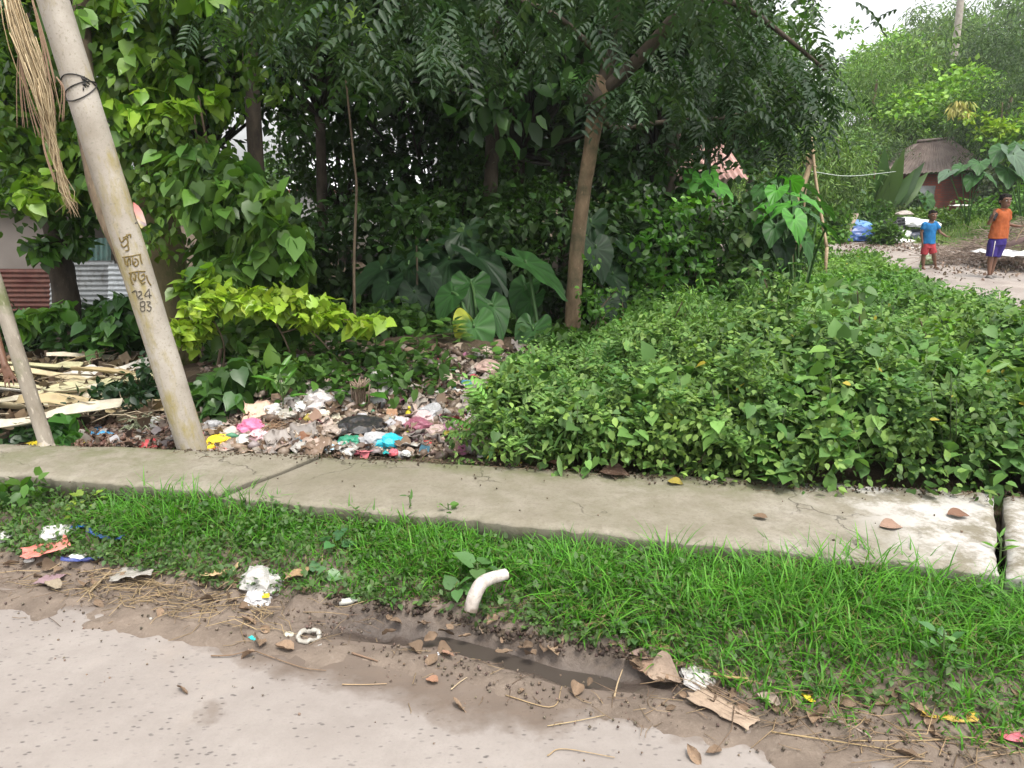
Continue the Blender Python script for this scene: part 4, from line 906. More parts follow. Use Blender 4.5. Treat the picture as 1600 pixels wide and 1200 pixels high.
# grass on the lawn behind the path and on the bank
def lawn(x):
    y = rng.uniform(15, 27, len(x)); a_ = 7.2+(y-16)*.2
    ok = (x > a_-.8) & ~((x < 11.5) & (y < 17.4)) & (y > np.interp(x, [7, 8.6, 10.6, 12, 14, 17], [21, 20.4, 17.6, 15.6, 15, 15])); return y, ok
def l2(x):
    y = rng.uniform(6, 17, len(x)); r = lerpx([(6.8, 4.7), (9.2, 5.7), (10.6, 6.0), (12.2, 6.4), (14.2, 6.8), (16.2, 7.3)], y); return y, (abs(x-r) < .45)
tag(link('lawn_grass', mk('lawn_grass', [blades(26000, (4, 22), lawn, lambda x, y: .18+.14*sstep(12.6, 14, x)+0*x, .028, (.07, .15, .03), (.15, .24, .05), 2),
    blades(6000, (3.5, 8.2), l2, lambda x, y: .13+0*x, .010, (.10, .17, .04), (.2, .24, .08), 2)]), M['grass']), 'pale grass behind the path rising to the brick hut', 'grass', None, 'stuff')
bk = np.stack([rng.uniform(12.4, 20, 520), rng.uniform(16.2, 22, 520), np.zeros(520)], -1); bk[:, 2] = gh(bk[:, 0], bk[:, 1])+rng.random(520)*.45
tag(link('bank_weeds', mk('bank_weeds', [cloud(RH, bk, .3, 32, .10, (.05, .13, .02), (.12, .24, .04))]), M['leaf_dull']), 'light green weeds covering the bank behind the taller boy', 'weeds', None, 'stuff')
M['litter2'] = M['litter']
# ============================================================ BACKGROUND TREES on the right (haze side)
def far_crown(nm, rad, n, cr, per, size, c1, c2, tpl=RH, droop=.3, var=.3):
    ce = clumps((0, 0, 0), rad, n, .45); return mk(nm, [cloud(tpl, ce, cr, per, size, c1, c2, droop=droop, var=var)])
FCs = {'dull': far_crown('crown_dull', (3, 2.6, 2.6), 170, .6, 42, .27, (.07, .14, .035), (.17, .27, .07), LN, .6),
       'fresh': far_crown('crown_fresh', (2.6, 2.4, 2.4), 180, .6, 48, .23, (.11, .25, .03), (.24, .40, .05), RH),
       'dark': far_crown('crown_dark_far', (3, 2.6, 3), 190, .65, 60, .2, (.04, .08, .03), (.09, .15, .05), LN, .5),
       'sparse': far_crown('crown_sparse', (2.6, 2.2, 2.4), 62, .5, 50, .18, (.08, .16, .05), (.16, .27, .07), RH, .2),
       'fine': far_crown('crown_fine', (3.2, 3, 3.4), 190, .6, 46, .21, (.07, .15, .03), (.17, .29, .06), LN, .4)}
far = [  # px, Y, top py, crown half height, kind, label
 (1378, 33, 62, 3.0, 'fine', 'big rounded hazy green tree in the middle distance, left of the bare tall trunk'),
 (1455, 36, 36, 3.2, 'dull', 'grey-green feathery tree right above the brick hut roof'),
 (1315, 27, 165, 1.9, 'sparse', 'thin tree with bright tips left of the hut'),
 (1505, 31, 80, 2.6, 'fresh', 'fresh light green tree behind the hut, right of its ridge'),
 (1590, 27, 90, 2.4, 'dark', 'dark tree with long leaves at the right edge'),
 (1625, 33, 10, 3.4, 'dark', 'tallest dark tree cut by the right edge'),
 (1555, 33, 130, 2.6, 'fresh', 'light yellow-green tree between hut and right edge'),
 (1430, 30, 165, 1.9, 'dull', 'dark leaved tree right behind the hut roof'),
 (1365, 28, 200, 1.5, 'dark', 'low dark tree left of the hut'),
 (1225, 24, -20, 2.0, 'sparse', 'loose tall tree whose crown stands against the white sky'),
 (1195, 22, 50, 2.0, 'dull', 'grey-green tree behind the centre tree crown, left of the gap of sky'),
 (1265, 20, 170, 1.7, 'dull', 'small tree hung with pale leaves behind the bamboo props'),
 (1475, 62, -12, 4.5, 'dull', 'distant bluish tree far up the slope, left one'),
 (1560, 66, -40, 5.5, 'dull', 'distant bluish tree far up the slope, behind the bare trunk'),
 (1640, 60, -60, 6, 'fine', 'distant bluish tree far up the slope, at the right edge'),
 (1400, 58, 32, 3.6, 'fresh', 'distant tree left of the feathery ones, touching the sky'),
 (1190, 40, 120, 4, 'dull', 'distant tree seen between the hanging leaves'),
 (1110, 38, 150, 4, 'fine', 'distant tree behind the pinkish roof'),
 (1700, 40, -50, 6, 'dark', 'tree beyond the right edge'),
 (1760, 24, 60, 3, 'fresh', 'shorter tree beyond the right edge')]
halfh = {'dull': 3.0, 'fresh': 2.9, 'dark': 3.4, 'sparse': 2.8, 'fine': 3.8}
for px, Y, top, hh, k, lb in far:
    tpnt = at(px, top, Y); g = (hz(tpnt.x, Y)); sc = hh/halfh[k]*1.0; b = Vector((tpnt.x, Y, g-.1)); cz = tpnt.z-hh-b.z
    tree_at('background_tree', b, lb, [(.3, 0, 0), (-.1, .1, cz*.5), (0, 0, cz+hh*.5)], [.16*sc+.05, .05], FCs[k], 'leaf_dull', 'bark', 'trees in the right background', random.uniform(0, 6), (sc*random.uniform(1., 1.2), sc*1.05, sc), crown_loc=(0, 0, cz), sides=8)
# lower hedge of far foliage closing the horizon
ce = []
for _ in range(1500):
    a_ = random.uniform(-.95, .95); Y = random.uniform(42, 60); x = Y*a_; ce.append((x, Y, (hz(x, Y))+random.random()*(2.6+1.5*mnoise.noise((x*.1, 0, 0)))))
tag(link('distant_foliage', mk('distant_foliage', [cloud(RH, np.array(ce), 1.3, 24, .55, (.05, .11, .03), (.10, .18, .05))]), M['leaf_dull']), 'far band of mixed green foliage along the horizon', 'foliage', None, 'stuff')
# bare tall trunk
b = at(1490, 75, 47); b.z = (hz(b.x, 47)); H = at(1488, -160, 47).z-b.z
root = empty('palm_tree', b, label='very tall bare pale trunk rising out of the top of the picture', cat='palm tree')
V, L, Z = tube([(0, 0, 0), (.1, 0, H*.5), (-.1, 0, H)], [.24, .2, .17], 9, .05); link('trunk', mesh('trunk', V, L, Z, smooth=True), simple('palm_bark', (.36, .32, .27), .85, 6), root)
for k in range(12):
    a_ = k*math.pi/6; P = smoothpath([(0, 0, H), (math.cos(a_)*1.4, math.sin(a_)*1.4, H+.7), (math.cos(a_)*3, math.sin(a_)*3, H-.9)], 12); bs = [tube(P, [.04, .015], 4)+((.1, .15, .05),)]
    q = np.array([tuple(p) for p in P]); q = np.repeat(q[2:], 4, axis=0); n = len(q); sd_ = np.tile([1, -1, 1, -1], n//4)[:, None]*np.array([-math.sin(a_), math.cos(a_), 0])
    bs.append(batch(LN, q+rng.normal(size=(n, 3))*.05, nrm(sd_+np.array([0, 0, -.6])), np.tile((0, 0, 1.), (n, 1)), .8, gcol(n, (.05, .1, .03), (.09, .15, .04)))); link('frond', mk('frond', bs), M['leaf_dull'], root)
# clump of banana like blades near the hut and yellow flowering top
root = empty('fan_plant', gz(1345, 23), label='fan shaped plant with long upright blades left of the hut', cat='plant')
n = 26; a_ = rng.uniform(-1.2, 1.2, n); link('blade', mk('blade', [batch(LN, np.zeros((n, 3)), np.stack([np.sin(a_), rng.uniform(-.4, .4, n), np.cos(a_)], -1), np.tile((0, -1., .2), (n, 1)), rng.uniform(1.3, 2.3, n), gcol(n, (.03, .08, .02), (.09, .15, .04)))]), M['leaf'], root)
tree_at('flowering_tree', gz(1515, 25.5), 'slim tree with drooping cream yellow flower clusters right of the hut ridge', [(0, 0, 0), (.1, 0, 2), (0, 0, 3.6)], [.05, .02],
        mk('crown', [cloud(LN, np.array([at(1500+random.gauss(0, 10), 168+random.gauss(0, 8), 25.5)-gz(1515, 25.5) for _ in range(9)]), .16, 26, .22, (.40, .38, .10), (.6, .55, .25), droop=1.6),
                     cloud(RH, np.array([at(1510+random.gauss(0, 18), 165+random.gauss(0, 18), 25.7)-gz(1515, 25.5) for _ in range(16)]), .25, 26, .14, (.08, .17, .03), (.15, .26, .04))]), 'leaf_dull', 'bark')
tree_at('small_tree', gz(1570, 23), 'young tree with yellow-green tips above the bank at the right edge', [(0, 0, 0), (.1, 0, 1), (0, 0, 2)], [.04, .02],
        mk('crown', [cloud(RH, np.array([at(1560+random.gauss(0, 22), 195+random.gauss(0, 9), 23)-gz(1570, 23) for _ in range(16)]), .2, 26, .15, (.16, .26, .03), (.28, .4, .04))]), 'leaf_dull', 'bark')
for lb, px, Y, h, w, c1, c2 in [('dark bush beside the left end of the hut wall', 1395, 23.6, .9, 1.6, (.03, .07, .02), (.07, .13, .03)), ('broad dark bush at the left of the lawn', 1330, 22, .9, 2.2, (.04, .10, .02), (.08, .17, .03)),
                ('light green bush left of the blue tarpaulin', 1288, 19, 1.1, .8, (.06, .15, .02), (.14, .28, .04)), ('small bush standing between blue tarpaulin and white sacks', 1368, 18.6, .55, .7, (.05, .12, .02), (.10, .2, .03)),
                ('bush in front of the right end of the hut', 1515, 22.5, .5, 1.4, (.04, .10, .02), (.09, .18, .03)), ('bush growing around the foot of the bamboo props', 1250, 15.5, .9, .9, (.06, .16, .02), (.15, .3, .04)),
                ('low weeds in front of the hut wall', 1430, 21.5, .45, 3.0, (.06, .13, .02), (.12, .2, .04)), ('bush against the right edge above the bank', 1600, 21, 1.2, 1.6, (.06, .14, .02), (.12, .24, .04)),
                ('dark bush behind the largest elephant ear plant', 1180, 14, 1.7, 1.8, (.02, .06, .02), (.06, .13, .03)), ('dark leafy bush left of the bamboo props', 1225, 17, 1.8, 1.3, (.03, .08, .02), (.08, .15, .03)), ('shrub with pale drooping leaves in front of the hut roof, left side', 1378, 23, 1.3, .4, (.10, .14, .08), (.18, .22, .13)), ('grey leaved creeper top in front of the roof, right part', 1515, 24, 1.9, .5, (.09, .13, .07), (.17, .2, .12)), ('grey leaved creeper top right of the hut roof', 1550, 24, 2.2, .5, (.09, .13, .07), (.17, .2, .12))]:
    shrub(lb, px, Y, h, w, int(60*w*max(.7, h)**.5), .12, c1, c2, RH, 'leaf_dull', name='bush', cat='bush', per=24, cr=.2, group='bushes in the right background')
# low plants growing through the back of the rubbish heap
for (px, py, Y, n, sz, lb) in [(430, 605, 4.9, 22, .09, 'leafy weed growing through the left rear of the rubbish heap'), (520, 600, 5.0, 26, .085, 'leafy weed just left of the thin sapling stem'), (590, 605, 5.0, 24, .08, 'leafy weed just right of the thin sapling stem'),
        (655, 585, 5.3, 26, .08, 'leafy weed at the right rear of the rubbish heap'), (690, 610, 4.8, 18, .07, 'leafy weed between grey bags and the dense weeds'), (705, 570, 5.6, 30, .085, 'leafy weed below the yellow patched elephant ear leaf'), (480, 575, 5.6, 26, .09, 'shaded weed behind the heart leaved one'), (620, 560, 6.0, 30, .10, 'shaded weed behind the white crumpled sack'), (550, 565, 5.9, 26, .10, 'shaded weed directly behind the dry stump'), (760, 590, 5.2, 30, .07, 'weed clump joining the heap and the dense weeds')]:
    sprig(lb, px, py, Y, n, sz, (.04, .10, .02), (.11, .22, .04), random.choice((OV, HT)), .2, .22)
# taller clumps standing out of the weed field
for lb, px, Y, h, w, nc, sz, c1, c2, tp in [('darker leafy clump forming the highest mound in the middle of the weeds', 1215, 4.7, 1.0, 1.0, 110, .055, (.035, .09, .025), (.10, .20, .05), OV), ('loose tall weed clump left of the dark mound in the weeds', 1060, 5.0, .92, .55, 40, .05, (.08, .18, .04), (.2, .34, .08), LN),
        ('pale drooping clump behind the darkest weed mound', 1310, 5.4, .86, .8, 60, .07, (.10, .19, .07), (.2, .32, .12), HT), ('weed clump with bright tips near the right edge of the picture', 1480, 4.4, .86, .6, 60, .045, (.08, .19, .03), (.22, .38, .07), OV), ('feathery low clump leaning over the pavement edge', 1085, 3.62, .42, .6, 36, .05, (.07, .15, .04), (.16, .28, .07), OV)]:
    shrub(lb, px, Y, h, w, nc, sz, c1, c2, tp, 'leaf_dull', name='weed_clump', cat='weed clump', per=15, cr=.10, dpt=.7)
# ============================================================ BUILDINGS AND FENCE
def rust_mat(name, a, b, c3, sc=3, rough=.6, metal=.2):
    t = NT(name); n1 = t.noise(sc, 6, .65); n2 = t.noise(sc*6, 5, .7, t.scaled((1, 1, .4)))
    c = t.ramp(n1, [(.35, a), (.6, b)]); c = t.mix(t.ramp(n2, [(.5, 0.), (.68, .8)]), c, c3)
    t.set(c, rough, .4); t.b.inputs['Metallic'].default_value = metal; t.bump(n2, .15, .01); return t.m
M['rust'] = rust_mat('rusty_sheet', (.11, .035, .028), (.17, .075, .055), (.06, .035, .03))
M['zinc'] = rust_mat('zinc_sheet', (.30, .31, .31), (.42, .43, .43), (.2, .19, .17))
M['zinc_light'] = rust_mat('pale_and_sunlit_zinc', (.6, .62, .63), (.75, .77, .78), (.5, .5, .5))  # pale roof zinc; also paints the sunlit look of one fence sheet
M['teal'] = rust_mat('teal_sheet', (.14, .27, .24), (.22, .36, .32), (.2, .2, .16))
M['roof'] = rust_mat('roof_sheet', (.085, .062, .052), (.165, .13, .11), (.07, .048, .038), 2.2)
M['pinkroof'] = rust_mat('pink_roof_sheet', (.45, .25, .22), (.58, .38, .34), (.38, .3, .28), 2.5)
def corr(p00, p10, p01, p11, pitch, amp, along='u', n2=6, th=.003):
    """corrugated quad; waves repeat along u (vertical ridges) or v (horizontal ridges)"""
    p00, p10, p01, p11 = [np.array(tuple(p), float) for p in (p00, p10, p01, p11)]
    Lw = np.linalg.norm(p10-p00) if along == 'u' else np.linalg.norm(p01-p00); nw = max(8, int(Lw/pitch*6))
    nu, nv = (nw, n2) if along == 'u' else (n2, nw)
    u, v = np.meshgrid(np.linspace(0, 1, nu), np.linspace(0, 1, nv)); u = u[..., None]; v = v[..., None]
    P = (p00*(1-u)+p10*u)*(1-v)+(p01*(1-u)+p11*u)*v; N = np.cross(p10-p00, p01-p00); N /= np.linalg.norm(N)
    w = np.sin((u if along == 'u' else v)*Lw/pitch*2*math.pi)*amp+fbm(P[..., 0], P[..., 2], 2, 5)[..., None]*.02
    Vf = (P+N*w).reshape(-1, 3); Vb = Vf-N*th; n = nu*nv
    i = (np.arange(nv-1)[:, None]*nu+np.arange(nu-1)[None]).ravel(); q = np.stack([i, i+1, i+nu+1, i+nu], -1)
    return mesh('sheet', np.concatenate([Vf, Vb]), np.concatenate([q.ravel(), (q[:, ::-1]+n).ravel()]), [4]*(2*len(i)), smooth=True)
def boxm(nm, a, b):
    a = np.array(a, float); b = np.array(b, float); V = np.array([(x, y, z) for z in (a[2], b[2]) for x, y in ((a[0], a[1]), (b[0], a[1]), (b[0], b[1]), (a[0], b[1]))])
    return mesh(nm, V, [0, 3, 2, 1, 4, 5, 6, 7, 0, 1, 5, 4, 1, 2, 6, 5, 2, 3, 7, 6, 3, 0, 4, 7], [4]*6)
f = empty('corrugated_fence', (0, 0, 0), label='low fence of sideways corrugated sheets, rusty red left part and grey right part', cat='fence')
Z0 = -.55
def fsheet(px0, px1, py0, py1, Y0, Y1, m):
    a = at(px0, py1, Y0); b_ = at(px1, py1, Y1); c = at(px0, py0, Y0); d = at(px1, py0, Y1)
    link('sheet', corr(a, b_, c, d, .062, .011, 'v'), m, f)
fsheet(-180, 84, 420, 575, 9.5, 9.45, M['rust']); fsheet(78, 178, 407, 560, 9.4, 9.4, M['zinc']); fsheet(168, 206, 412, 560, 9.36, 9.36, M['zinc_light'])  # palest sheet has the sunlight on it put into its colour
hs_ = empty('house', (0, 0, 0), label='house with a plain beige plastered wall behind the corrugated fence at the left edge', cat='house')
p = at(-250, 300, 10.4); q = at(136, 440, 10.4)
link('wall', boxm('wall', (p.x, 10.4, -.5), (q.x, 13, at(0, 326, 10.4).z)), simple('beige_plaster', (.34, .29, .25), .85, 2, .12), hs_)
link('roof', corr(Vector((p.x-.2, 10.1, at(0, 326, 10.4).z+.02)), Vector((q.x+.25, 10.1, at(0, 326, 10.4).z+.02)), Vector((p.x-.2, 13.4, 3.1)), Vector((q.x+.25, 13.4, 3.1)), .09, .018), M['zinc'], hs_)
link('sheet', corr(at(133, 425, 10.2), at(172, 425, 10.2), at(133, 372, 10.2), at(172, 372, 10.2), .07, .014), M['teal'], hs_)
# white house far back through the gap
h2 = empty('house', (0, 0, 0), label='white walled house far back, glimpsed through the gap left of the middle', cat='house')
a = at(470, 330, 21); b_ = at(640, 260, 21); zt = at(560, 296, 21).z
link('wall', boxm('wall', (a.x, 21, 0), (b_.x, 25, zt)), simple('white_wall', (.78, .78, .76), .7, 3, .05), h2)
link('roof', corr(Vector((a.x-.3, 20.6, zt)), Vector((b_.x+.3, 20.6, zt)), Vector((a.x-.3, 25, zt+1.1)), Vector((b_.x+.3, 25, zt+1.1)), .2, .03), M['zinc_light'], h2)
link('fascia', boxm('fascia', (a.x-.3, 20.5, zt-.09), (b_.x+.3, 20.58, zt-.01)), simple('red_fascia', (.3, .12, .09), .7), h2)
h3 = empty('house', (0, 0, 0), label='house with pinkish corrugated walls half hidden by leaves right of the brown trunk', cat='house')
a = at(1040, 325, 13.2); b_ = at(1150, 250, 13.2)
link('wall', corr(Vector((a.x, 13.4, .2)), Vector((b_.x, 13.4, .2)), Vector((a.x, 13.4, 1.75)), Vector((b_.x, 13.4, 1.75)), .09, .014), simple('pale_sheet', (.5, .42, .4), .6, 3), h3)
link('roof', corr(Vector((a.x-.2, 13.1, 1.72)), Vector((b_.x+.2, 13.1, 1.72)), Vector((a.x-.2, 15.2, 2.6)), Vector((b_.x+.2, 15.2, 2.6)), .11, .02), M['pinkroof'], h3)
# brick hut
t = NT('hut_brick'); br_ = t.n('ShaderNodeTexBrick'); br_.inputs['Scale'].default_value = 1; br_.inputs['Brick Width'].default_value = .25; br_.inputs['Row Height'].default_value = .078; br_.inputs['Mortar Size'].default_value = .008
br_.inputs['Color1'].default_value = (.34, .085, .05, 1); br_.inputs['Color2'].default_value = (.24, .062, .042, 1); br_.inputs['Mortar'].default_value = (.14, .10, .09, 1)
mp = t.n('ShaderNodeMapping'); mp.inputs['Rotation'].default_value = (math.pi/2, 0, 0); t.l(t.obj(), mp.inputs[0]); t.l(mp.outputs[0], br_.inputs[0])
t.set(t.mix(t.ramp(t.noise(1.5, 5), [(.45, 0.), (.7, .7)]), br_.outputs[0], (.07, .04, .035)), .9, .2); t.bump(br_.outputs[1], .4, .02); M['brick'] = t.m
hut = empty('brick_hut', (12.4, 26, .7), label='low red brick hut with a dark weathered corrugated hip roof', cat='hut')
o = Vector((12.4, 26, .7))
zl = at(1388, 272, 26).z-o.z
x0, x1 = at(1384, 272, 26).x-o.x, at(1545, 272, 26).x-o.x
link('wall', boxm('wall', (.15, .25, -1), (x1-.1, 3.4, zl+.02)), M['brick'], hut)
link('sheet_patch', boxm('patch', (1.0, .2, .35), (1.75, .24, .95)), M['zinc'], hut)
R0, R1 = at(1438, 222, 27.6)-o, at(1485, 217, 27.6)-o
E0, E1 = Vector((x0, -.15, zl-.03)), Vector((x1+.1, -.15, zl+.16)); B0, B1 = Vector((x0, 3.5, zl)), Vector((x1+.1, 3.5, zl+.16))
for k in range(5):
    u0, u1 = k/5, (k+1)/5; link('roof_sheet', corr(E0.lerp(E1, u0)+Vector((0, 0, .004*k)), E0.lerp(E1, u1)+Vector((0, 0, .004*k)), R0.lerp(R1, u0), R0.lerp(R1, u1), .13, .02), M['roof'], hut)
link('roof_end', corr(E1, B1, R1, R1+Vector((.02, .05, 0)), .13, .02), M['roof'], hut); link('roof_end', corr(B0, E0, R0+Vector((-.02, .05, 0)), R0, .13, .02), M['roof'], hut)
V, L, Z = tube([R0+Vector((-.1, 0, .02)), R1+Vector((.1, 0, .02))], .06, 8); link('ridge_cap', mesh('ridge_cap', V, L, Z), M['roof'], hut)
# bamboo props
BM = simple('bamboo_dry', (.30, .22, .13), .6, 20)
for P, r, lb in [([(1268, 215, 13.5), (1276, 290, 13.2), (1292, 388, 12.8)], .028, 'long bamboo pole leaning to the right beside the elephant ear plant'), ([(1270, 235, 13.5), (1262, 270, 13.4), (1244, 318, 13.3)], .05, 'thick slanting trunk leaning left under the crossing bamboo pole'), ([(1262, 240, 13.8), (1258, 300, 13.8), (1254, 350, 13.8)], .022, 'thin upright bamboo pole between the two slanting ones')]:
    pts = [at(*q) for q in P]; bb = Vector(pts[-1]); rt = empty('bamboo_pole', bb, label=lb, cat='bamboo pole'); V, L, Z = tube(smoothpath([q-bb for q in pts], 20), [r*.8, r], 9, .1)
    ln = pts[-1].z-(hz(bb.x, bb.y)); V2, L2, Z2 = tube([(0, 0, .02), (.02*ln, -.02, -ln-.05)], r, 9)
    V, L, Z, cc = merge([(V, L, Z, (0, 0, 0)), (V2, L2, Z2, (0, 0, 0))]); link('shaft', mesh('shaft', V, L, Z, smooth=True), BM, rt)
    for s in (.3, .6): 
        c = (pts[0]-bb).lerp(pts[1]-bb, s); V, L, Z = tube([c-Vector((0, 0, .01)), c+Vector((0, 0, .01))], r*1.15, 9); link('node', mesh('node', V, L, Z), BM, rt)
pts = smoothpath([at(1268, 268, 13.4), at(1330, 275, 16), at(1400, 268, 20)], 16); V, L, Z = tube(pts, .006, 4); tag(link('washing_line', mesh('washing_line', V, L, Z), simple('line', (.5, .55, .5), .6)), 'thin pale line strung from the bamboo poles toward the hut', 'line')

# ============================================================ PEOPLE
def ell(c, r, n=14):
    u, v = np.meshgrid(np.linspace(0, 2*math.pi, 2*n, endpoint=False), np.linspace(0, math.pi, n)); c = np.array(tuple(c), float)
    P = np.stack([np.cos(u)*np.sin(v)*r[0], np.sin(u)*np.sin(v)*r[1], np.cos(v)*r[2]], -1)+c
    top = P[0, 0]; bot = P[-1, 0]; P = P[1:-1].reshape(-1, 3); m = 2*n; V = np.concatenate([P, [top, bot]]); L = []; Z = []
    for i in range(n-3):
        for j in range(m): L += [i*m+j, (i+1)*m+j, (i+1)*m+(j+1) % m, i*m+(j+1) % m]; Z.append(4)
    for j in range(m): L += [len(P), j, (j+1) % m]; Z.append(3); L += [len(P)+1, (n-3)*m+(j+1) % m, (n-3)*m+j]; Z.append(3)
    return V, np.array(L), np.array(Z), (0, 0, 0)
def cap(a, b, ra, rb, flat=1.):
    a = Vector(a); b = Vector(b); d = (b-a).normalized(); P = []; R = []
    for t_ in (1., .85, .5): P.append(a-d*ra*t_*.98); R.append(ra*math.sqrt(max(0, 1-(t_*.98)**2)))
    for s in np.linspace(0, 1, 6): P.append(a.lerp(b, s)); R.append(ra+(rb-ra)*s)
    for t_ in (.5, .85, 1.): P.append(b+d*rb*t_*.98); R.append(rb*math.sqrt(max(0, 1-(t_*.98)**2)))
    V = tube(P, R, 14)
    return V+((0, 0, 0),)
def loft(secs, n=20):
    """(cx, cy, z, rx, ry) sections"""
    V = []; L = []; Z = []
    for s in secs:
        a_ = np.arange(n)*2*math.pi/n; V.append(np.stack([s[0]+np.cos(a_)*s[3], s[1]+np.sin(a_)*s[4], np.full(n, s[2])], -1))
    for i in range(len(secs)-1):
        for j in range(n): L += [i*n+j, i*n+(j+1) % n, (i+1)*n+(j+1) % n, (i+1)*n+j]; Z.append(4)
    L += list(range(n))[::-1]; Z.append(n); L += list(range((len(secs)-1)*n, len(secs)*n)); Z.append(n)
    return np.concatenate(V), np.array(L), np.array(Z), (0, 0, 0)
def fuse(nm, bs, vox, sm=3, wr=0., seed=0):
    V, L, Z, cc = merge(bs); me = mesh('tmp', V, L, Z); o_ = bpy.data.objects.new('tmp', me); C.objects.link(o_)
    m = o_.modifiers.new('r', 'REMESH'); m.mode = 'VOXEL'; m.voxel_size = vox; m.adaptivity = 0
    s = o_.modifiers.new('s', 'SMOOTH'); s.factor = .5; s.iterations = sm
    dg = bpy.context.evaluated_depsgraph_get(); out = bpy.data.meshes.new_from_object(o_.evaluated_get(dg)); out.name = nm
    bpy.data.objects.remove(o_); bpy.data.meshes.remove(me)
    if wr:
        for v in out.vertices:
            q = v.co; k = mnoise.noise((q.x*14+seed, q.y*9, q.z*8))*wr+mnoise.noise((q.x*40+seed, q.y*30, q.z*22))*wr*.4; v.co = q+v.normal*k
    out.polygons.foreach_set('use_smooth', np.ones(len(out.polygons), bool)); out.update(); return out
SKIN = simple('skin', (.155, .078, .048), .5, 30, .08, .05, .4); HAIR = simple('hair', (.010, .008, .007), .85, 90, .5, .6, .12)
EYE_W = simple('eye_white', (.6, .57, .52), .3, 5, .02); EYE_B = simple('eye_dark', (.012, .008, .006), .15, 5, .02); LIP = simple('lip', (.20, .075, .06), .45)
def hand(w, d, palm, sz, curl=.3, spread=1.):
    """w wrist, d direction of the fingers, palm normal; five separate fingers"""
    w = Vector(w); d = Vector(d).normalized(); n = Vector(palm); n = (n-d*n.dot(d)).normalized(); s = d.cross(n); bs = []
    pe = w+d*sz*.5
    for k in (-1.2, -.4, .4, 1.2): bs.append(cap(w+s*sz*.1*k*.6, pe+s*sz*.13*k, sz*.10, sz*.085))
    for k, (o_, l) in enumerate(((-.2, .42), (-.07, .5), (.07, .47), (.2, .36))):
        a_ = pe+s*sz*o_; q = a_+(d+s*o_*.9*spread-n*curl*.3).normalized()*sz*l*.45; r_ = q+(d+s*o_*.9*spread-n*curl).normalized()*sz*l*.35; e = r_+(d-n*curl*1.8+s*o_*.5*spread).normalized()*sz*l*.25
        bs += [cap(a_, q, sz*.055, sz*.05), cap(q, r_, sz*.05, sz*.046), cap(r_, e, sz*.046, sz*.04)]
    a_ = w+s*-sz*.14+d*sz*.1; q = a_+(d*.6-s).normalized()*sz*.25; bs += [cap(a_, q, sz*.07, sz*.06), cap(q, q+(d-s*.35-n*curl*.3).normalized()*sz*.24, sz*.058, sz*.045)]
    return bs
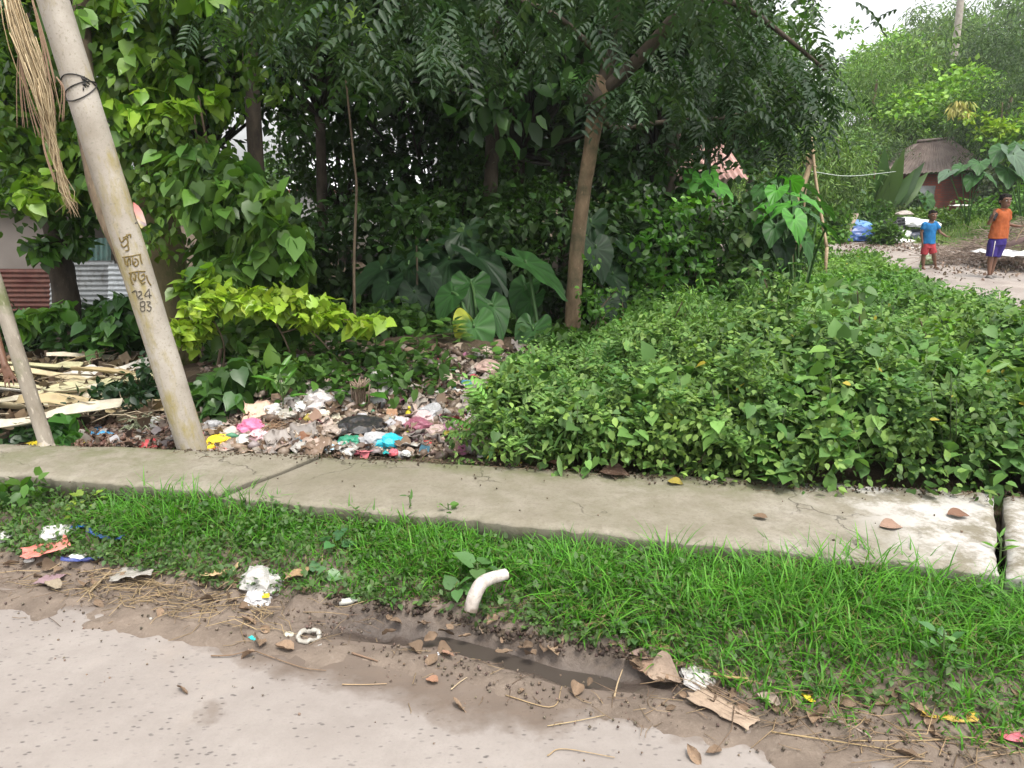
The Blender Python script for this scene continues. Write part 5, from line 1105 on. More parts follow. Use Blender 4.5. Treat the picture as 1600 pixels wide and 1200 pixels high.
def person(label, base, J, top_c, short_c, name='person', yaw=0., shoe=None, sleeve_c=None, stripe=False, hair_vol=1., placket=False, long_=False):
    root = empty(name, base, yaw, label=label, cat='boy' if 'boy' in label else 'person'); hh = J['hh']; H = Vector(J['head']); sh = hh/.24
    body = [ell(H+Vector((0, .0, hh*.09)), (hh*.36, hh*.42, hh*.40)), ell(H+Vector((0, -hh*.1, -hh*.16)), (hh*.29, hh*.32, hh*.34)), ell(H+Vector((0, -hh*.22, -hh*.36)), (hh*.15, hh*.15, hh*.11)),
            ell(H+Vector((0, -hh*.44, -hh*.08)), (hh*.05, hh*.08, hh*.08)), ell(H+Vector((0, -hh*.42, -hh*.01)), (hh*.03, hh*.05, hh*.1)), ell(H+Vector((-.37*hh, .03*hh, -.03*hh)), (hh*.035, hh*.08, hh*.11)), ell(H+Vector((.37*hh, .03*hh, -.03*hh)), (hh*.035, hh*.08, hh*.11)),
            ell(H+Vector((-.14*hh, -hh*.36, hh*.10)), (hh*.12, hh*.05, hh*.03)), ell(H+Vector((.14*hh, -hh*.36, hh*.10)), (hh*.12, hh*.05, hh*.03))]
    nk = Vector(J['neck']); body.append(cap(H+Vector((0, hh*.05, -hh*.3)), nk-Vector((0, 0, hh*.1)), hh*.19, hh*.24))
    SL, SR, HP = Vector(J['sl']), Vector(J['sr']), Vector(J['hip']); cx, cy = (SL.x+SR.x)/2, (SL.y+SR.y)/2; hw = J['hw']; sw_ = abs(SR.x-SL.x)/2
    def torso(g): return loft([(HP.x, HP.y, HP.z-.02, hw*1.0+g, hw*.68+g), (HP.x, HP.y, HP.z+(SL.z-HP.z)*.25, hw*.95+g, hw*.64+g), ((HP.x+cx)/2, (HP.y+cy)/2, (HP.z+SL.z)/2, hw*.9+g, hw*.62+g), (cx, cy, HP.z+(SL.z-HP.z)*.8, sw_*.92+g, hw*.68+g), (cx, cy, SL.z-.005, sw_*.9+g, hw*.58+g), (nk.x, nk.y, nk.z-.0, sw_*.42+g, hw*.42+g)])
    body.append(torso(0)); r0 = J.get('arm', .027)
    for s in ('l', 'r'):
        S_, E_, W_ = Vector(J['s'+s]), Vector(J['e'+s]), Vector(J['w'+s]); body += [cap(S_, E_, r0*1.25, r0), cap(E_, W_, r0*1.02, r0*.72)]
        body += hand(W_, J['hd'+s], J['hn'+s], J.get('hs', .115), J.get('hc'+s, .3))
        K_, A_ = Vector(J['k'+s]), Vector(J['a'+s]); Hh = HP+Vector((-hw*.5 if s == 'l' else hw*.5, 0, -.02)); lr = J.get('leg', .048)
        body += [cap(Hh, K_, lr*1.35, lr*.88), cap(K_, K_.lerp(A_, .35)+Vector((0, .012, 0)), lr*.88, lr*.9), cap(K_.lerp(A_, .35)+Vector((0, .012, 0)), A_, lr*.85, lr*.5)]
        fd = Vector(J['fd'+s]).normalized(); fs = J.get('fs', .15); c = A_-Vector((0, 0, A_.z-.03)); body += [cap(A_, c-fd*fs*.15, lr*.5, lr*.5), cap(c-fd*fs*.1, c+fd*fs*.55+Vector((0, 0, -.008)), .027, .02)]
        for k in (-1.5, -.7, 0, .7, 1.4): sd_ = fd.cross(Vector((0, 0, 1))); q = c+fd*fs*.55+sd_*k*.012+Vector((0, 0, -.012)); body.append(cap(q, q+fd*fs*.2, .009, .007))
        if shoe:
            V_ = [cap(c-fd*fs*.22+Vector((0, 0, -.008)), c+fd*fs*.72+Vector((0, 0, -.014)), .035, .03), cap(c-fd*fs*.1+Vector((0, 0, .01)), c+fd*fs*.3, .036, .034)]
            link('shoe', fuse('shoe', V_, .007, 2), shoe, root)
    link('body', fuse('body', body, J.get('vox', .008), 2), SKIN, root)
    shirt = [torso(.017)]
    if not long_: shirt = [loft([(HP.x, HP.y, J['hem'], hw*1.12+.02, hw*.75+.02), (HP.x, HP.y, J['hem']+.03, hw*1.08+.018, hw*.73+.018), ((HP.x+cx)/2, (HP.y+cy)/2, (HP.z+SL.z)/2, hw*.98+.018, hw*.68+.018), (cx, cy, HP.z+(SL.z-HP.z)*.8, sw_*.95+.016, hw*.7+.016), (cx, cy, SL.z+.0, sw_*.86+.018, hw*.6+.016), (nk.x, nk.y, nk.z-.012, sw_*.5, hw*.45)])]
    slv = []
    for s in ('l', 'r'):
        S_, E_ = Vector(J['s'+s]), Vector(J['e'+s]); m = S_.lerp(E_, J.get('slv', .6)); c_ = [cap(S_.lerp(nk, .25), S_, r0*1.9, r0*1.75), loftpath(S_.lerp(nk, .1), m, r0*1.65, r0*1.75)]
        if sleeve_c and s in sleeve_c[1]: slv.append(loftpath(S_.lerp(nk, .05), m, r0*1.72, r0*1.85)); shirt.append(c_[0])
        else: shirt += c_
    vx = .009
    link('shirt', fuse('shirt', shirt, vx, 2, .012, random.random()*9), top_c, root)
    for q in slv: link('sleeve', fuse('sleeve', [q], vx, 1, .004), sleeve_c[0], root)
    if placket:
        link('collar', fuse('collar', [loft([(nk.x, nk.y, nk.z-.02, sw_*.55, hw*.5), (nk.x, nk.y, nk.z+.012, sw_*.46, hw*.42)])], .006, 1), top_c, root)
        yf = min(v.co.y for v in root.children[-2].data.vertices)+.004
        for k in range(3): link('button', mesh('button', *ell((cx+.005, yf-.002+k*.003, SL.z-.04-k*.05), (.006, .003, .006), 6)[:3]), EYE_W, root)
    sp = []
    for s in ('l', 'r'):
        Hh = HP+Vector((-hw*.5 if s == 'l' else hw*.5, 0, -.02)); K_ = Vector(J['k'+s]); m = Hh.lerp(K_, J.get('shl', .8)); lr = J.get('leg', .048); sp.append(loftpath(Hh, m, lr*1.75, lr*J.get('flare', 1.6)))
    sp.append(loft([(HP.x, HP.y, HP.z-.09, hw*1.02+.014, hw*.72+.014), (HP.x, HP.y, HP.z, hw*1.05+.012, hw*.72+.012), (HP.x, HP.y, HP.z+.04, hw*1.0+.012, hw*.7+.01)]))
    so_ = link('shorts', fuse('shorts', sp, vx, 2, .010, 3), short_c, root)
    if stripe:
        Hh = HP+Vector((-hw*.5, 0, -.02)); K_ = Vector(J['kl']); m = Hh.lerp(K_, J.get('shl', .8)); lr = J['leg']*1.75
        link('stripe', mesh('stripe', *tube([Hh+Vector((-.025, -lr*.93, 0)), Hh.lerp(m, .5)+Vector((-.025, -lr*.90, 0)), m+Vector((-.025, -lr*.86, 0))], .007, 6)), EYE_W, root)
    # face
    for sx in (-1, 1):
        e = link('eye', mesh('eye', *ell(H+Vector((sx*.145*hh, -hh*.385, hh*.02)), (hh*.065, hh*.03, hh*.033), 8)[:3], smooth=True), EYE_W, root)
        link('pupil', mesh('pupil', *ell(H+Vector((sx*.145*hh, -hh*.408, hh*.02)), (hh*.032, hh*.015, hh*.032), 8)[:3], smooth=True), EYE_B, e)
        V, L, Z = tube([H+Vector((sx*.06*hh, -hh*.415, hh*.115)), H+Vector((sx*.15*hh, -hh*.42, hh*.14)), H+Vector((sx*.23*hh, -hh*.38, hh*.115))], hh*.018, 6); link('eyebrow', mesh('eyebrow', V, L, Z), HAIR, root)
    link('mouth', mesh('mouth', *ell(H+Vector((0, -hh*.405, -hh*.235)), (hh*.10, hh*.03, hh*.033), 8)[:3], smooth=True), LIP, root)
    hv = hair_vol; hr = [ell(H+Vector((0, hh*.05, hh*.17)), (hh*.385*hv, hh*.44, hh*.37*hv)), ell(H+Vector((0, hh*.16, -hh*.02)), (hh*.35*hv, hh*.34, hh*.32))]
    for k in range(26):
        a_ = random.uniform(0, 6.28); q = H+Vector((math.cos(a_)*hh*.3, hh*.04+math.sin(a_)*hh*.34, hh*random.uniform(.22, .42))); hr.append(ell(q, (hh*.09, hh*.09, hh*.07), 6))
    hm = fuse('hair', hr, .007, 1, .006)
    # keep the face free of hair: cut vertices in front of the brow line
    for v in hm.vertices:
        if v.co.y < H.y-hh*.2 and v.co.z < H.z+hh*.24: v.co.y = H.y-hh*.2+(v.co.y-(H.y-hh*.2))*.02; 
    link('hair', hm, HAIR, root)
    return root
def loftpath(a, b, ra, rb):
    a = Vector(a); b = Vector(b); V = tube([a.lerp(b, s) for s in np.linspace(0, 1, 5)], [ra, rb], 16); return V+((0, 0, 0),)
def JZ(x0, yb, s):
    return lambda X, Y, d=0.: Vector(((X-x0)*s, d, (yb-Y)*s))
q = JZ(350, 1003, .00172)
SH_B = simple('blue_cotton', (.018, .14, .34), .85, 20, .12, .2, .2); SH_R = simple('red_cotton', (.36, .05, .06), .85, 20, .12, .2, .2)
SH_O = simple('orange_cotton', (.34, .09, .03), .85, 20, .12, .2, .2); SH_P = simple('purple_cotton', (.032, .018, .16), .7, 20, .12, .2, .3); BLK = simple('black_cotton', (.02, .02, .024), .85); SHOE = simple('grey_rubber', (.17, .155, .145), .7)
b1 = on(1447, 421)
person('smaller barefoot boy in a blue T-shirt and red shorts standing on the dirt path', b1, dict(hh=.205, head=q(343, 412), neck=q(333, 482), sl=q(262, 512), sr=q(400, 508), hip=q(340, 715), hw=.098, hem=q(0, 718).z,
    el=q(243, 605), wl=q(262, 705, -.02), hdl=(.25, -.1, -1), hnl=(1, 0, 0), er=q(438, 590, -.02), wr=q(498, 634, -.08), hdr=(1, -.3, -.15), hnr=(0, .3, 1), hcr=.1, kl=q(302, 855), kr=q(405, 838, -.03), al=q(315, 968), ar=q(452, 968), fdl=(-.2, -1, 0), fdr=(.25, -1, 0), arm=.026, leg=.043, shl=.86, flare=1.5, hs=.10, slv=.55), SH_B, SH_R, hair_vol=.98)
q = JZ(1110, 1095, .00153)
b2 = on(1549, 436)
person('taller boy in orange shirt with black sleeve and purple shorts raising one hand', b2, dict(hh=.235, head=q(1130, 238), neck=q(1122, 325), sl=q(1045, 368), sr=q(1188, 362), hip=q(1112, 655), hw=.13, hem=q(0, 645).z,
    el=q(972, 478, -.03), wl=q(972, 385, -.12), hdl=(.05, -.1, 1), hnl=(-.3, 1, 0), hcl=.5, er=q(1212, 492, .02), wr=q(1290, 508, -.1), hdr=(1, -.2, .1), hnr=(0, .2, 1), hcr=.8, kl=q(1066, 850), kr=q(1136, 850, .05), al=q(1062, 1030, -.03), ar=q(1128, 1020, .06), fdl=(-.1, -1, 0), fdr=(.9, -.6, 0), arm=.030, leg=.052, shl=.95, flare=1.65, hs=.12, slv=.6, fs=.2), SH_O, SH_P, shoe=SHOE, sleeve_c=(BLK, 'l'), stripe=True, hair_vol=1.04, placket=True)
P = smoothpath([b2+q(1340, 495, -.14), b2+q(1275, 590, -.16), b2+q(1238, 670, -.18)], 10); V, L, Z = tube(P, [.008, .006], 6); tag(link('bamboo_stick', mesh('bamboo_stick', V, L, Z, smooth=True), BM), "thin yellowish stick held in the taller boy's lowered hand", 'stick')
pb3 = at(-110, 700, 4.35); pb3.z = (hz(pb3.x, 4.35))
hd = at(14, 590, 4.3)-pb3; w3 = at(8, 572, 4.32)-pb3; e3 = at(-8, 520, 4.42)-pb3; s3 = at(-45, 455, 4.5)-pb3
cx = s3.x-.14
person('person cut by the left edge, bare forearm and open hand behind the thin post', pb3, dict(hh=.21, head=(cx, .1, s3.z+.2), neck=(cx, .12, s3.z+.06), sl=(cx-.14, .15, s3.z), sr=s3, hip=(cx, .1, s3.z-.42), hw=.115, hem=s3.z-.45,
    el=(cx-.2, .15, s3.z-.22), wl=(cx-.2, .05, s3.z-.4), hdl=(0, 0, -1), hnl=(1, 0, 0), er=e3, wr=w3, hdr=(.35, -.2, -1), hnr=(-.3, 1, 0), hcr=.25, kl=(cx-.07, .05, .30), kr=(cx+.07, .05, .30), al=(cx-.07, .1, .06), ar=(cx+.07, .1, .06), fdl=(0, -1, 0), fdr=(0, -1, 0), arm=.026, leg=.05, hs=.125, vox=.006), SH_R, SH_P)
# ============================================================ RUBBISH
def objmat(name, rough, spec, bump, dirt=.35):
    t = NT(name); oi = t.n('ShaderNodeObjectInfo'); nz = t.noise(25, 5, .65); n2 = t.noise(9, 4)
    t.set(t.mix(t.ramp(n2, [(.5, 0.), (.7, dirt)]), oi.outputs['Color'], (.16, .12, .085)), rough, spec); t.bump(nz, bump, .006); return t.m
M['bag'] = objmat('thin_bag', .35, .5, .5); M['paper'] = objmat('paper', .75, .3, .4); M['leafdry'] = objmat('dry_leaf', .8, .25, .5, .6)
def lump(seed, fl=.5, cre=.35, sub=3):
    bm = bmesh.new(); bmesh.ops.create_icosphere(bm, subdivisions=sub, radius=.5)
    for v in bm.verts:
        p = v.co*3+Vector((seed*7.3, 0, 0)); k = 1+cre*(1-2*abs(mnoise.noise(p)))*.7-cre*.5*abs(mnoise.noise(p*2.6))+.25*mnoise.noise(p*.6)
        v.co *= k; v.co.z = max(v.co.z*fl, -.12)
    me = bpy.data.meshes.new('bag'); bm.to_mesh(me); bm.free()
    me.polygons.foreach_set('use_smooth', np.zeros(len(me.polygons), bool)); return me
def crumpled(seed, amp=.16, nx=11, ny=9, asp=1., curl=0.):
    u, v = np.meshgrid(np.linspace(-.5, .5, nx), np.linspace(-.5, .5, ny)); X = u.copy(); Y = v*asp; Zz = np.zeros_like(u)
    for i in range(ny):
        for j in range(nx):
            p = Vector((u[i, j]*3+seed*5.1, v[i, j]*3, seed)); Zz[i, j] = (abs(mnoise.noise(p))*1.5+.5*abs(mnoise.noise(p*2.7)))*amp+curl*(u[i, j]**2)*1.2; X[i, j] += .12*mnoise.noise(p*1.3+Vector((3, 1, 9))); Y[i, j] += .12*mnoise.noise(p*1.3+Vector((8, 4, 2)))
    V = np.stack([X, Y, Zz], -1).reshape(-1, 3); V[:, 2] -= V[:, 2].min(); n = len(V); V = np.concatenate([V, V-[0, 0, .012]])
    i = (np.arange(ny-1)[:, None]*nx+np.arange(nx-1)[None]).ravel(); q = np.stack([i, i+1, i+nx+1, i+nx], -1); L = list(q.ravel())+list((q[:, ::-1]+n).ravel()); Z = [4]*(2*len(i))
    rim = [i for i in range(nx)]+[j*nx+nx-1 for j in range(1, ny)]+[(ny-1)*nx+i for i in range(nx-2, -1, -1)]+[j*nx for j in range(ny-2, 0, -1)]
    for k in range(len(rim)): r = (k+1) % len(rim); L += [rim[r], rim[k], rim[k]+n, rim[r]+n]; Z.append(4)
    return mesh('sheet', V, L, Z)
BAGS = [lump(s, .5, .5) for s in range(5)]; SMOOTHB = [lump(s+9, .6, .25) for s in range(3)]; SHTS = [crumpled(s) for s in range(5)]; PKT = [crumpled(s+20, .09, 9, 6, .5, .25) for s in range(3)]
LEAFM = []
for s in range(8):
    u, v = np.meshgrid(np.linspace(-1, 1, 7), np.linspace(0, 1, 9)); w = np.sin(np.clip(v, 0, 1)**(1.3 if s % 2 else .8)*math.pi)**.75*(.24 if s < 4 else .36)*(1+.25*fbm(v*5+s, u*0, 1, s))+.004; X = u*w; Y = v-.5; Zz = (u**2)*w*random.uniform(.05, .7)+(u+1)**2*w*random.uniform(-.1, .3)+.16*(v-.5)**2*random.uniform(.3, 2)+fbm(u*2+s, v*6, 1, s)*.12
    LEAFM.append(grid('dry_leaf', X, Y, Zz-Zz.min()))
def place(name, me, px, py, wpx, c, label, cat, mat='bag', rz=None, tilt=None, hz=1., dz=-.006, sy=1., group=None):
    heap = 300 < px < 740 and 560 < py < 715
    c = tuple(q*.78 for q in c) if mat == 'leafdry' else c; p = on(px, py, dz+(.03 if heap else .022 if (py < 912 and py > 800) else .004)); s = wpx/1186*math.sqrt(p.y**2+(EYE-p.z)**2)*(1.12 if heap else 1); c = np.array(c)
    o = bpy.data.objects.new(name, me); C.objects.link(o)
    if not me.materials: me.materials.append(M[mat])
    elif me.materials[0] != M[mat]:
        me = me.copy(); me.materials.clear(); me.materials.append(M[mat]); o.data = me
    o.location = p+Vector((0, 0, 0)); o.rotation_euler = (tilt[0] if tilt else random.uniform(-.15, .15), tilt[1] if tilt else random.uniform(-.15, .15), random.uniform(-.6, .6) if rz is None else rz)
    o.scale = (s, s*sy, s*hz); o.color = (*c, 1); return tag(o, label, cat, group)
WH = (.52, .51, .485); OFF = (.38, .355, .31); CL = (.34, .34, .35)
items = [  # name, mesh, px, py, width, colour, label, category, extra
 ('plastic_bag', BAGS[0], 340, 692, 34, (.72, .55, .03), 'yellow crumpled bag at the right foot of the thick pole', 'bag', {}),
 ('plastic_wrapper', SHTS[0], 350, 699, 22, (.65, .2, .16), 'reddish scrap under the yellow bag', 'wrapper', {}),
 ('plastic_bag', BAGS[1], 332, 666, 24, CL, 'clear grey bag leaning on the thick pole above the yellow bag', 'bag', {'hz': 1.4}),
 ('plastic_bag', BAGS[2], 392, 668, 32, (.62, .16, .30), 'magenta pink bag left of the dried fibre bundle', 'bag', {'hz': 1.3}),
 ('plastic_bag', BAGS[3], 407, 682, 30, (.66, .42, .45), 'pale pink and white bag just below the magenta one', 'bag', {'hz': 1.2}),
 ('plastic_cup', SMOOTHB[0], 382, 689, 24, WH, 'translucent white tub between yellow and pink bags', 'tub', {'hz': 1.3}),
 ('paper_sheet', SHTS[1], 404, 650, 40, (.62, .42, .32), 'pale orange paper tent near the left top of the heap', 'paper', {'mat': 'paper', 'hz': 1.6, 'tilt': (.7, .1)}),
 ('plastic_bag', BAGS[4], 428, 641, 24, WH, 'small whitish bag right behind the pale orange paper', 'bag', {'hz': 1.3}),
 ('plastic_bag', BAGS[0], 470, 637, 30, WH, 'white bag left of the big clear one on top of the heap', 'bag', {'rz': 1}),
 ('plastic_bag', BAGS[2], 496, 628, 40, (.5, .46, .45), 'big greyish clear bag on top of the rubbish heap', 'bag', {'hz': 1.4}),
 ('paper_scrap', SHTS[2], 521, 627, 18, (.5, .22, .06), 'rusty orange scrap on top of the heap', 'paper', {'mat': 'paper'}),
 ('foam_lump', SMOOTHB[1], 488, 650, 18, (.66, .6, .48), 'cream foam lump left of three on the heap', 'foam', {}),
 ('foam_lump', SMOOTHB[2], 505, 646, 20, (.68, .63, .52), 'cream foam lump in the middle of three on the heap', 'foam', {}),
 ('foam_lump', SMOOTHB[0], 524, 652, 16, (.66, .6, .45), 'cream foam lump right of three on the heap', 'foam', {}),
 ('plastic_bag', BAGS[1], 562, 670, 56, (.02, .02, .022), 'black plastic bag in the middle of the heap', 'bag', {'hz': .9}),
 ('plastic_bag', BAGS[3], 547, 689, 32, (.03, .22, .13), 'dark green plastic bag below the black one', 'bag', {}),
 ('plastic_packet', PKT[0], 517, 700, 26, (.45, .62, .75), 'white and light blue packet at the pavement edge', 'packet', {'hz': 1.5, 'tilt': (.4, 0)}),
 ('plastic_bag', BAGS[4], 545, 702, 24, WH, 'small white bag at the pavement edge under the green bag', 'bag', {}),
 ('plastic_bag', BAGS[0], 586, 690, 46, CL, 'long grey clear bag between green and cyan bags', 'bag', {'sy': .6, 'rz': .5}),
 ('plastic_strip', PKT[1], 571, 706, 26, (.6, .2, .22), 'thin pinkish strip at the pavement edge', 'strip', {'sy': .3, 'rz': .6}),
 ('plastic_bag', BAGS[1], 609, 694, 34, (.02, .42, .55), 'cyan plastic bag near the right end of the heap', 'bag', {'hz': 1.4}),
 ('plastic_scrap', SHTS[3], 606, 708, 13, (.02, .33, .33), 'teal scrap under the cyan bag', 'scrap', {}),
 ('round_cap', SMOOTHB[1], 615, 708, 13, (.65, .12, .15), 'small red round cap beside the teal scrap', 'cap', {'hz': 1.4}),
 ('round_cap', SMOOTHB[2], 635, 709, 14, WH, 'small white round cap right of the red one', 'cap', {'hz': 1.2}),
 ('plastic_scrap', SHTS[4], 617, 658, 12, (.65, .55, .03), 'small yellow scrap below the yellow bottle', 'scrap', {}),
 ('paper_sheet', SHTS[0], 627, 662, 20, (.45, .42, .43), 'grey paper triangle left of the purple net', 'paper', {'mat': 'paper', 'tilt': (.8, .2)}),
 ('net_bag', BAGS[2], 653, 664, 34, (.25, .08, .12), 'purplish red net bag near the right end of the heap', 'bag', {}),
 ('plastic_scrap', SHTS[1], 641, 675, 14, (.4, .45, .05), 'lime green scrap below the purple net', 'scrap', {}),
 ('plastic_bag', BAGS[3], 650, 683, 30, (.07, .035, .04), 'dark maroon bag under the purple net', 'bag', {}),
 ('plastic_bag', BAGS[4], 676, 644, 34, CL, 'grey crumpled bag close to the weeds', 'bag', {'hz': 1.2}),
 ('plastic_bag', BAGS[0], 662, 652, 34, (.5, .38, .38), 'pinkish clear bag left of the grey crumpled one', 'bag', {}),
 ('woven_sack', BAGS[2], 592, 592, 34, (.55, .53, .49), 'white crumpled sack at the back of the heap', 'sack', {'hz': 1.2}),
 ('drink_can', SMOOTHB[1], 652, 606, 11, (.6, .03, .03), 'small red can at the back of the heap', 'can', {'hz': 1.2}),
 ('plastic_scrap', SHTS[2], 690, 612, 20, WH, 'white flat scrap at the back right of the heap', 'scrap', {}),
 ('plastic_scrap', SHTS[3], 712, 610, 18, WH, 'white curled scrap beside the weed edge at the back right', 'scrap', {'hz': 1.5}),
 ('cardboard_piece', SHTS[4], 476, 693, 28, (.19, .09, .05), 'brown cardboard piece propped at the pavement edge', 'cardboard', {'mat': 'paper', 'tilt': (1.0, .2)}),
 ('cardboard_piece', SHTS[0], 612, 648, 16, (.38, .22, .13), 'tan upright cardboard sliver by the dark weed', 'cardboard', {'mat': 'paper', 'tilt': (1.2, .2)}),
 ('plastic_bag', BAGS[1], 470, 676, 36, (.42, .36, .31), 'dirty beige bag in front of the foam lumps', 'bag', {'hz': .8}),
 ('plastic_bag', BAGS[3], 525, 673, 34, (.33, .27, .23), 'muddy grey bag left of the black one', 'bag', {'hz': .8}),
 ('plastic_bag', BAGS[4], 360, 676, 26, (.5, .43, .38), 'off white bag between pole and magenta bag', 'bag', {}),
 ('plastic_bag', BAGS[2], 448, 648, 24, OFF, 'off white bag between orange paper and foam lumps', 'bag', {}),
 ('plastic_bag', BAGS[0], 682, 676, 30, (.4, .3, .28), 'brownish clear bag at the edge of the weeds', 'bag', {}),
 ('plastic_scrap', SHTS[1], 668, 692, 14, (.55, .08, .08), 'red scrap close to the weeds at the pavement edge', 'scrap', {}),
 ('plastic_bag', BAGS[1], 505, 610, 26, OFF, 'off white bag below the heart leaved weed at the back', 'bag', {}),
 ('plastic_bag', BAGS[3], 545, 622, 22, WH, 'white bag behind the foam lumps', 'bag', {}),
 ('plastic_bag', BAGS[4], 620, 612, 26, (.5, .45, .42), 'greyish bag below the white crumpled sack', 'bag', {}),
 ('plastic_bag', BAGS[2], 455, 585, 26, OFF, 'pale bag in the shade of the sunlit shrub', 'bag', {}),
 ('plastic_bag', BAGS[0], 400, 600, 24, (.4, .36, .33), 'pale grey bag behind the foot of the broad leaved weeds', 'bag', {}),
 ('plastic_bag', BAGS[3], 845, 596, 18, (.6, .05, .07), 'small red bag glimpsed among the weeds below the elephant ears', 'bag', {'dz': .1}),
 ('plastic_bag', BAGS[4], 800, 596, 30, (.55, .4, .42), 'pinkish white bag left of the small red bag', 'bag', {'dz': .1}),
 ('plastic_bag', BAGS[1], 945, 546, 34, WH, 'white bag behind the foot of the brown trunk', 'bag', {'dz': .25}),
 ('plastic_bag', BAGS[2], 765, 575, 40, (.4, .28, .24), 'brownish bag in the shade left of the elephant ear', 'bag', {'dz': .05}),
 # between and behind the poles
 ('cloth', SHTS[2], 175, 677, 56, (.06, .27, .5), 'blue cloth with pale pattern between the poles', 'cloth', {'mat': 'paper', 'sy': .7}),
 ('plastic_bag', BAGS[0], 132, 682, 52, (.5, .46, .42), 'dirty white bag right of the thin post', 'bag', {'hz': .6}),
 ('plastic_bag', BAGS[3], 248, 664, 34, WH, 'white bag left of the thick pole', 'bag', {'hz': 1.3}),
 ('plastic_bag', BAGS[1], 222, 685, 26, OFF, 'off white bag beside the red cushion', 'bag', {}),
 ('cushion', SMOOTHB[0], 238, 694, 34, (.5, .06, .07), 'red rounded pad at the left foot of the thick pole', 'pad', {'hz': .8}),
 ('plastic_wrapper', SHTS[4], 60, 693, 26, (.7, .55, .03), 'yellow wrapper left of the thin post', 'wrapper', {}),
 ('plastic_sheet', SHTS[3], 35, 688, 40, (.035, .05, .06), 'dark sheet left of the thin post', 'plastic sheet', {}),
 # verge and road edge
 ('plastic_bag', BAGS[2], 4, 840, 26, WH, 'white bag cut by the left edge of the picture', 'bag', {}),
 ('plastic_bag', BAGS[4], 90, 832, 40, WH, 'white bag lying in the verge at the left', 'bag', {}),
 ('plastic_packet', PKT[0], 72, 860, 62, (.6, .19, .15), 'faded red and beige packet on the mud at the left', 'packet', {'hz': 1., 'rz': .5}),
 ('foam_disc', SMOOTHB[1], 46, 875, 13, WH, 'small white cap beside the red packet', 'cap', {}),
 ('foam_lump', SMOOTHB[2], 122, 870, 22, (.72, .71, .68), 'white oval foam piece on the mud', 'foam', {'hz': .7}),
 ('plastic_wrapper', SHTS[1], 128, 822, 24, (.02, .13, .5), 'bright blue wrapper at the edge of the verge', 'wrapper', {}),
 ('plastic_strip', PKT[1], 165, 842, 60, (.04, .1, .3), 'blue strip half hidden in the verge', 'strip', {'sy': .3, 'hz': 1.6}),
 ('plastic_strip', PKT[2], 130, 876, 60, (.04, .06, .22), 'dark blue strip behind the white oval foam', 'strip', {'sy': .4}),
 ('plastic_wrapper', SHTS[0], 78, 905, 34, (.3, .2, .22), 'small multicoloured wrapper at the road edge on the left', 'wrapper', {'hz': .5}),
 ('plastic_sheet', SHTS[3], 210, 896, 60, (.30, .28, .25), 'grey plastic sheet among straw near the road edge', 'plastic sheet', {'hz': .5, 'sy': .6}),
 ('plastic_wrapper', PKT[2], 345, 897, 54, (.6, .42, .24), 'white and orange wrapper at the verge edge', 'wrapper', {'hz': 1.6, 'rz': .05}),
 ('plastic_bag', BAGS[3], 412, 912, 62, (.40, .385, .365), 'big crumpled white bag standing at the verge edge', 'bag', {'hz': 1.5, 'sy': .8}),
 ('plastic_bag', BAGS[0], 404, 934, 36, (.5, .49, .5), 'grey white bag slumped below the big white one', 'bag', {'hz': 1.}),
 ('plastic_scrap', SHTS[4], 415, 931, 11, (.6, .4, .02), 'tiny yellow scrap stuck to the big white bag', 'scrap', {'dz': .03}),
 ('foam_disc', SMOOTHB[2], 453, 990, 15, (.6, .6, .5), 'small white and green cap left of the crumpled ring', 'cap', {'hz': .5}),
 ('plastic_scrap', SHTS[0], 397, 996, 13, (.03, .5, .5), 'small cyan scrap on the mud', 'scrap', {'hz': .5}),
 ('plastic_scrap', PKT[0], 677, 1025, 18, (.7, .72, .75), 'narrow white chip beside the wet rut', 'scrap', {'sy': .6}),
 ('plastic_packet', PKT[1], 729, 1172, 28, (.3, .45, .68), 'small light blue packet lying on the road', 'packet', {'hz': .6, 'rz': -.1, 'sy': .6}),
 ('plastic_bag', BAGS[3], 1092, 1058, 46, (.55, .52, .5), 'white and grey crumpled wrapper above the cardboard', 'wrapper', {'hz': .9}),
 ('plastic_wrapper', PKT[2], 1272, 1091, 34, (.72, .55, .03), 'yellow wrapper on the mud right of the cardboard', 'wrapper', {'hz': 1.8, 'rz': .3, 'sy': 1.3}),
 ('plastic_strip', PKT[0], 1323, 1086, 20, (.6, .04, .03), 'small red strip right of the yellow wrapper', 'strip', {'rz': 1.3, 'hz': 1.4}),
 ('plastic_wrapper', PKT[1], 1478, 1121, 76, (.55, .36, .06), 'long yellowish wrapper under the grass at the lower right', 'wrapper', {'hz': .9, 'sy': .5, 'rz': -.15}),
 ('paper_sheet', SHTS[2], 1590, 1146, 50, (.6, .16, .2), 'red and white paper at the lower right edge', 'paper', {'mat': 'paper', 'hz': .5}),
 ('plastic_scrap', PKT[2], 497, 1008, 10, WH, 'tiny white chip below the crumpled ring', 'scrap', {}),
 ('plastic_scrap', SHTS[1], 233, 968, 9, WH, 'tiny white chip on the mud edge at the left', 'scrap', {}),
]
for it in items: place(*it[:8], **it[8])
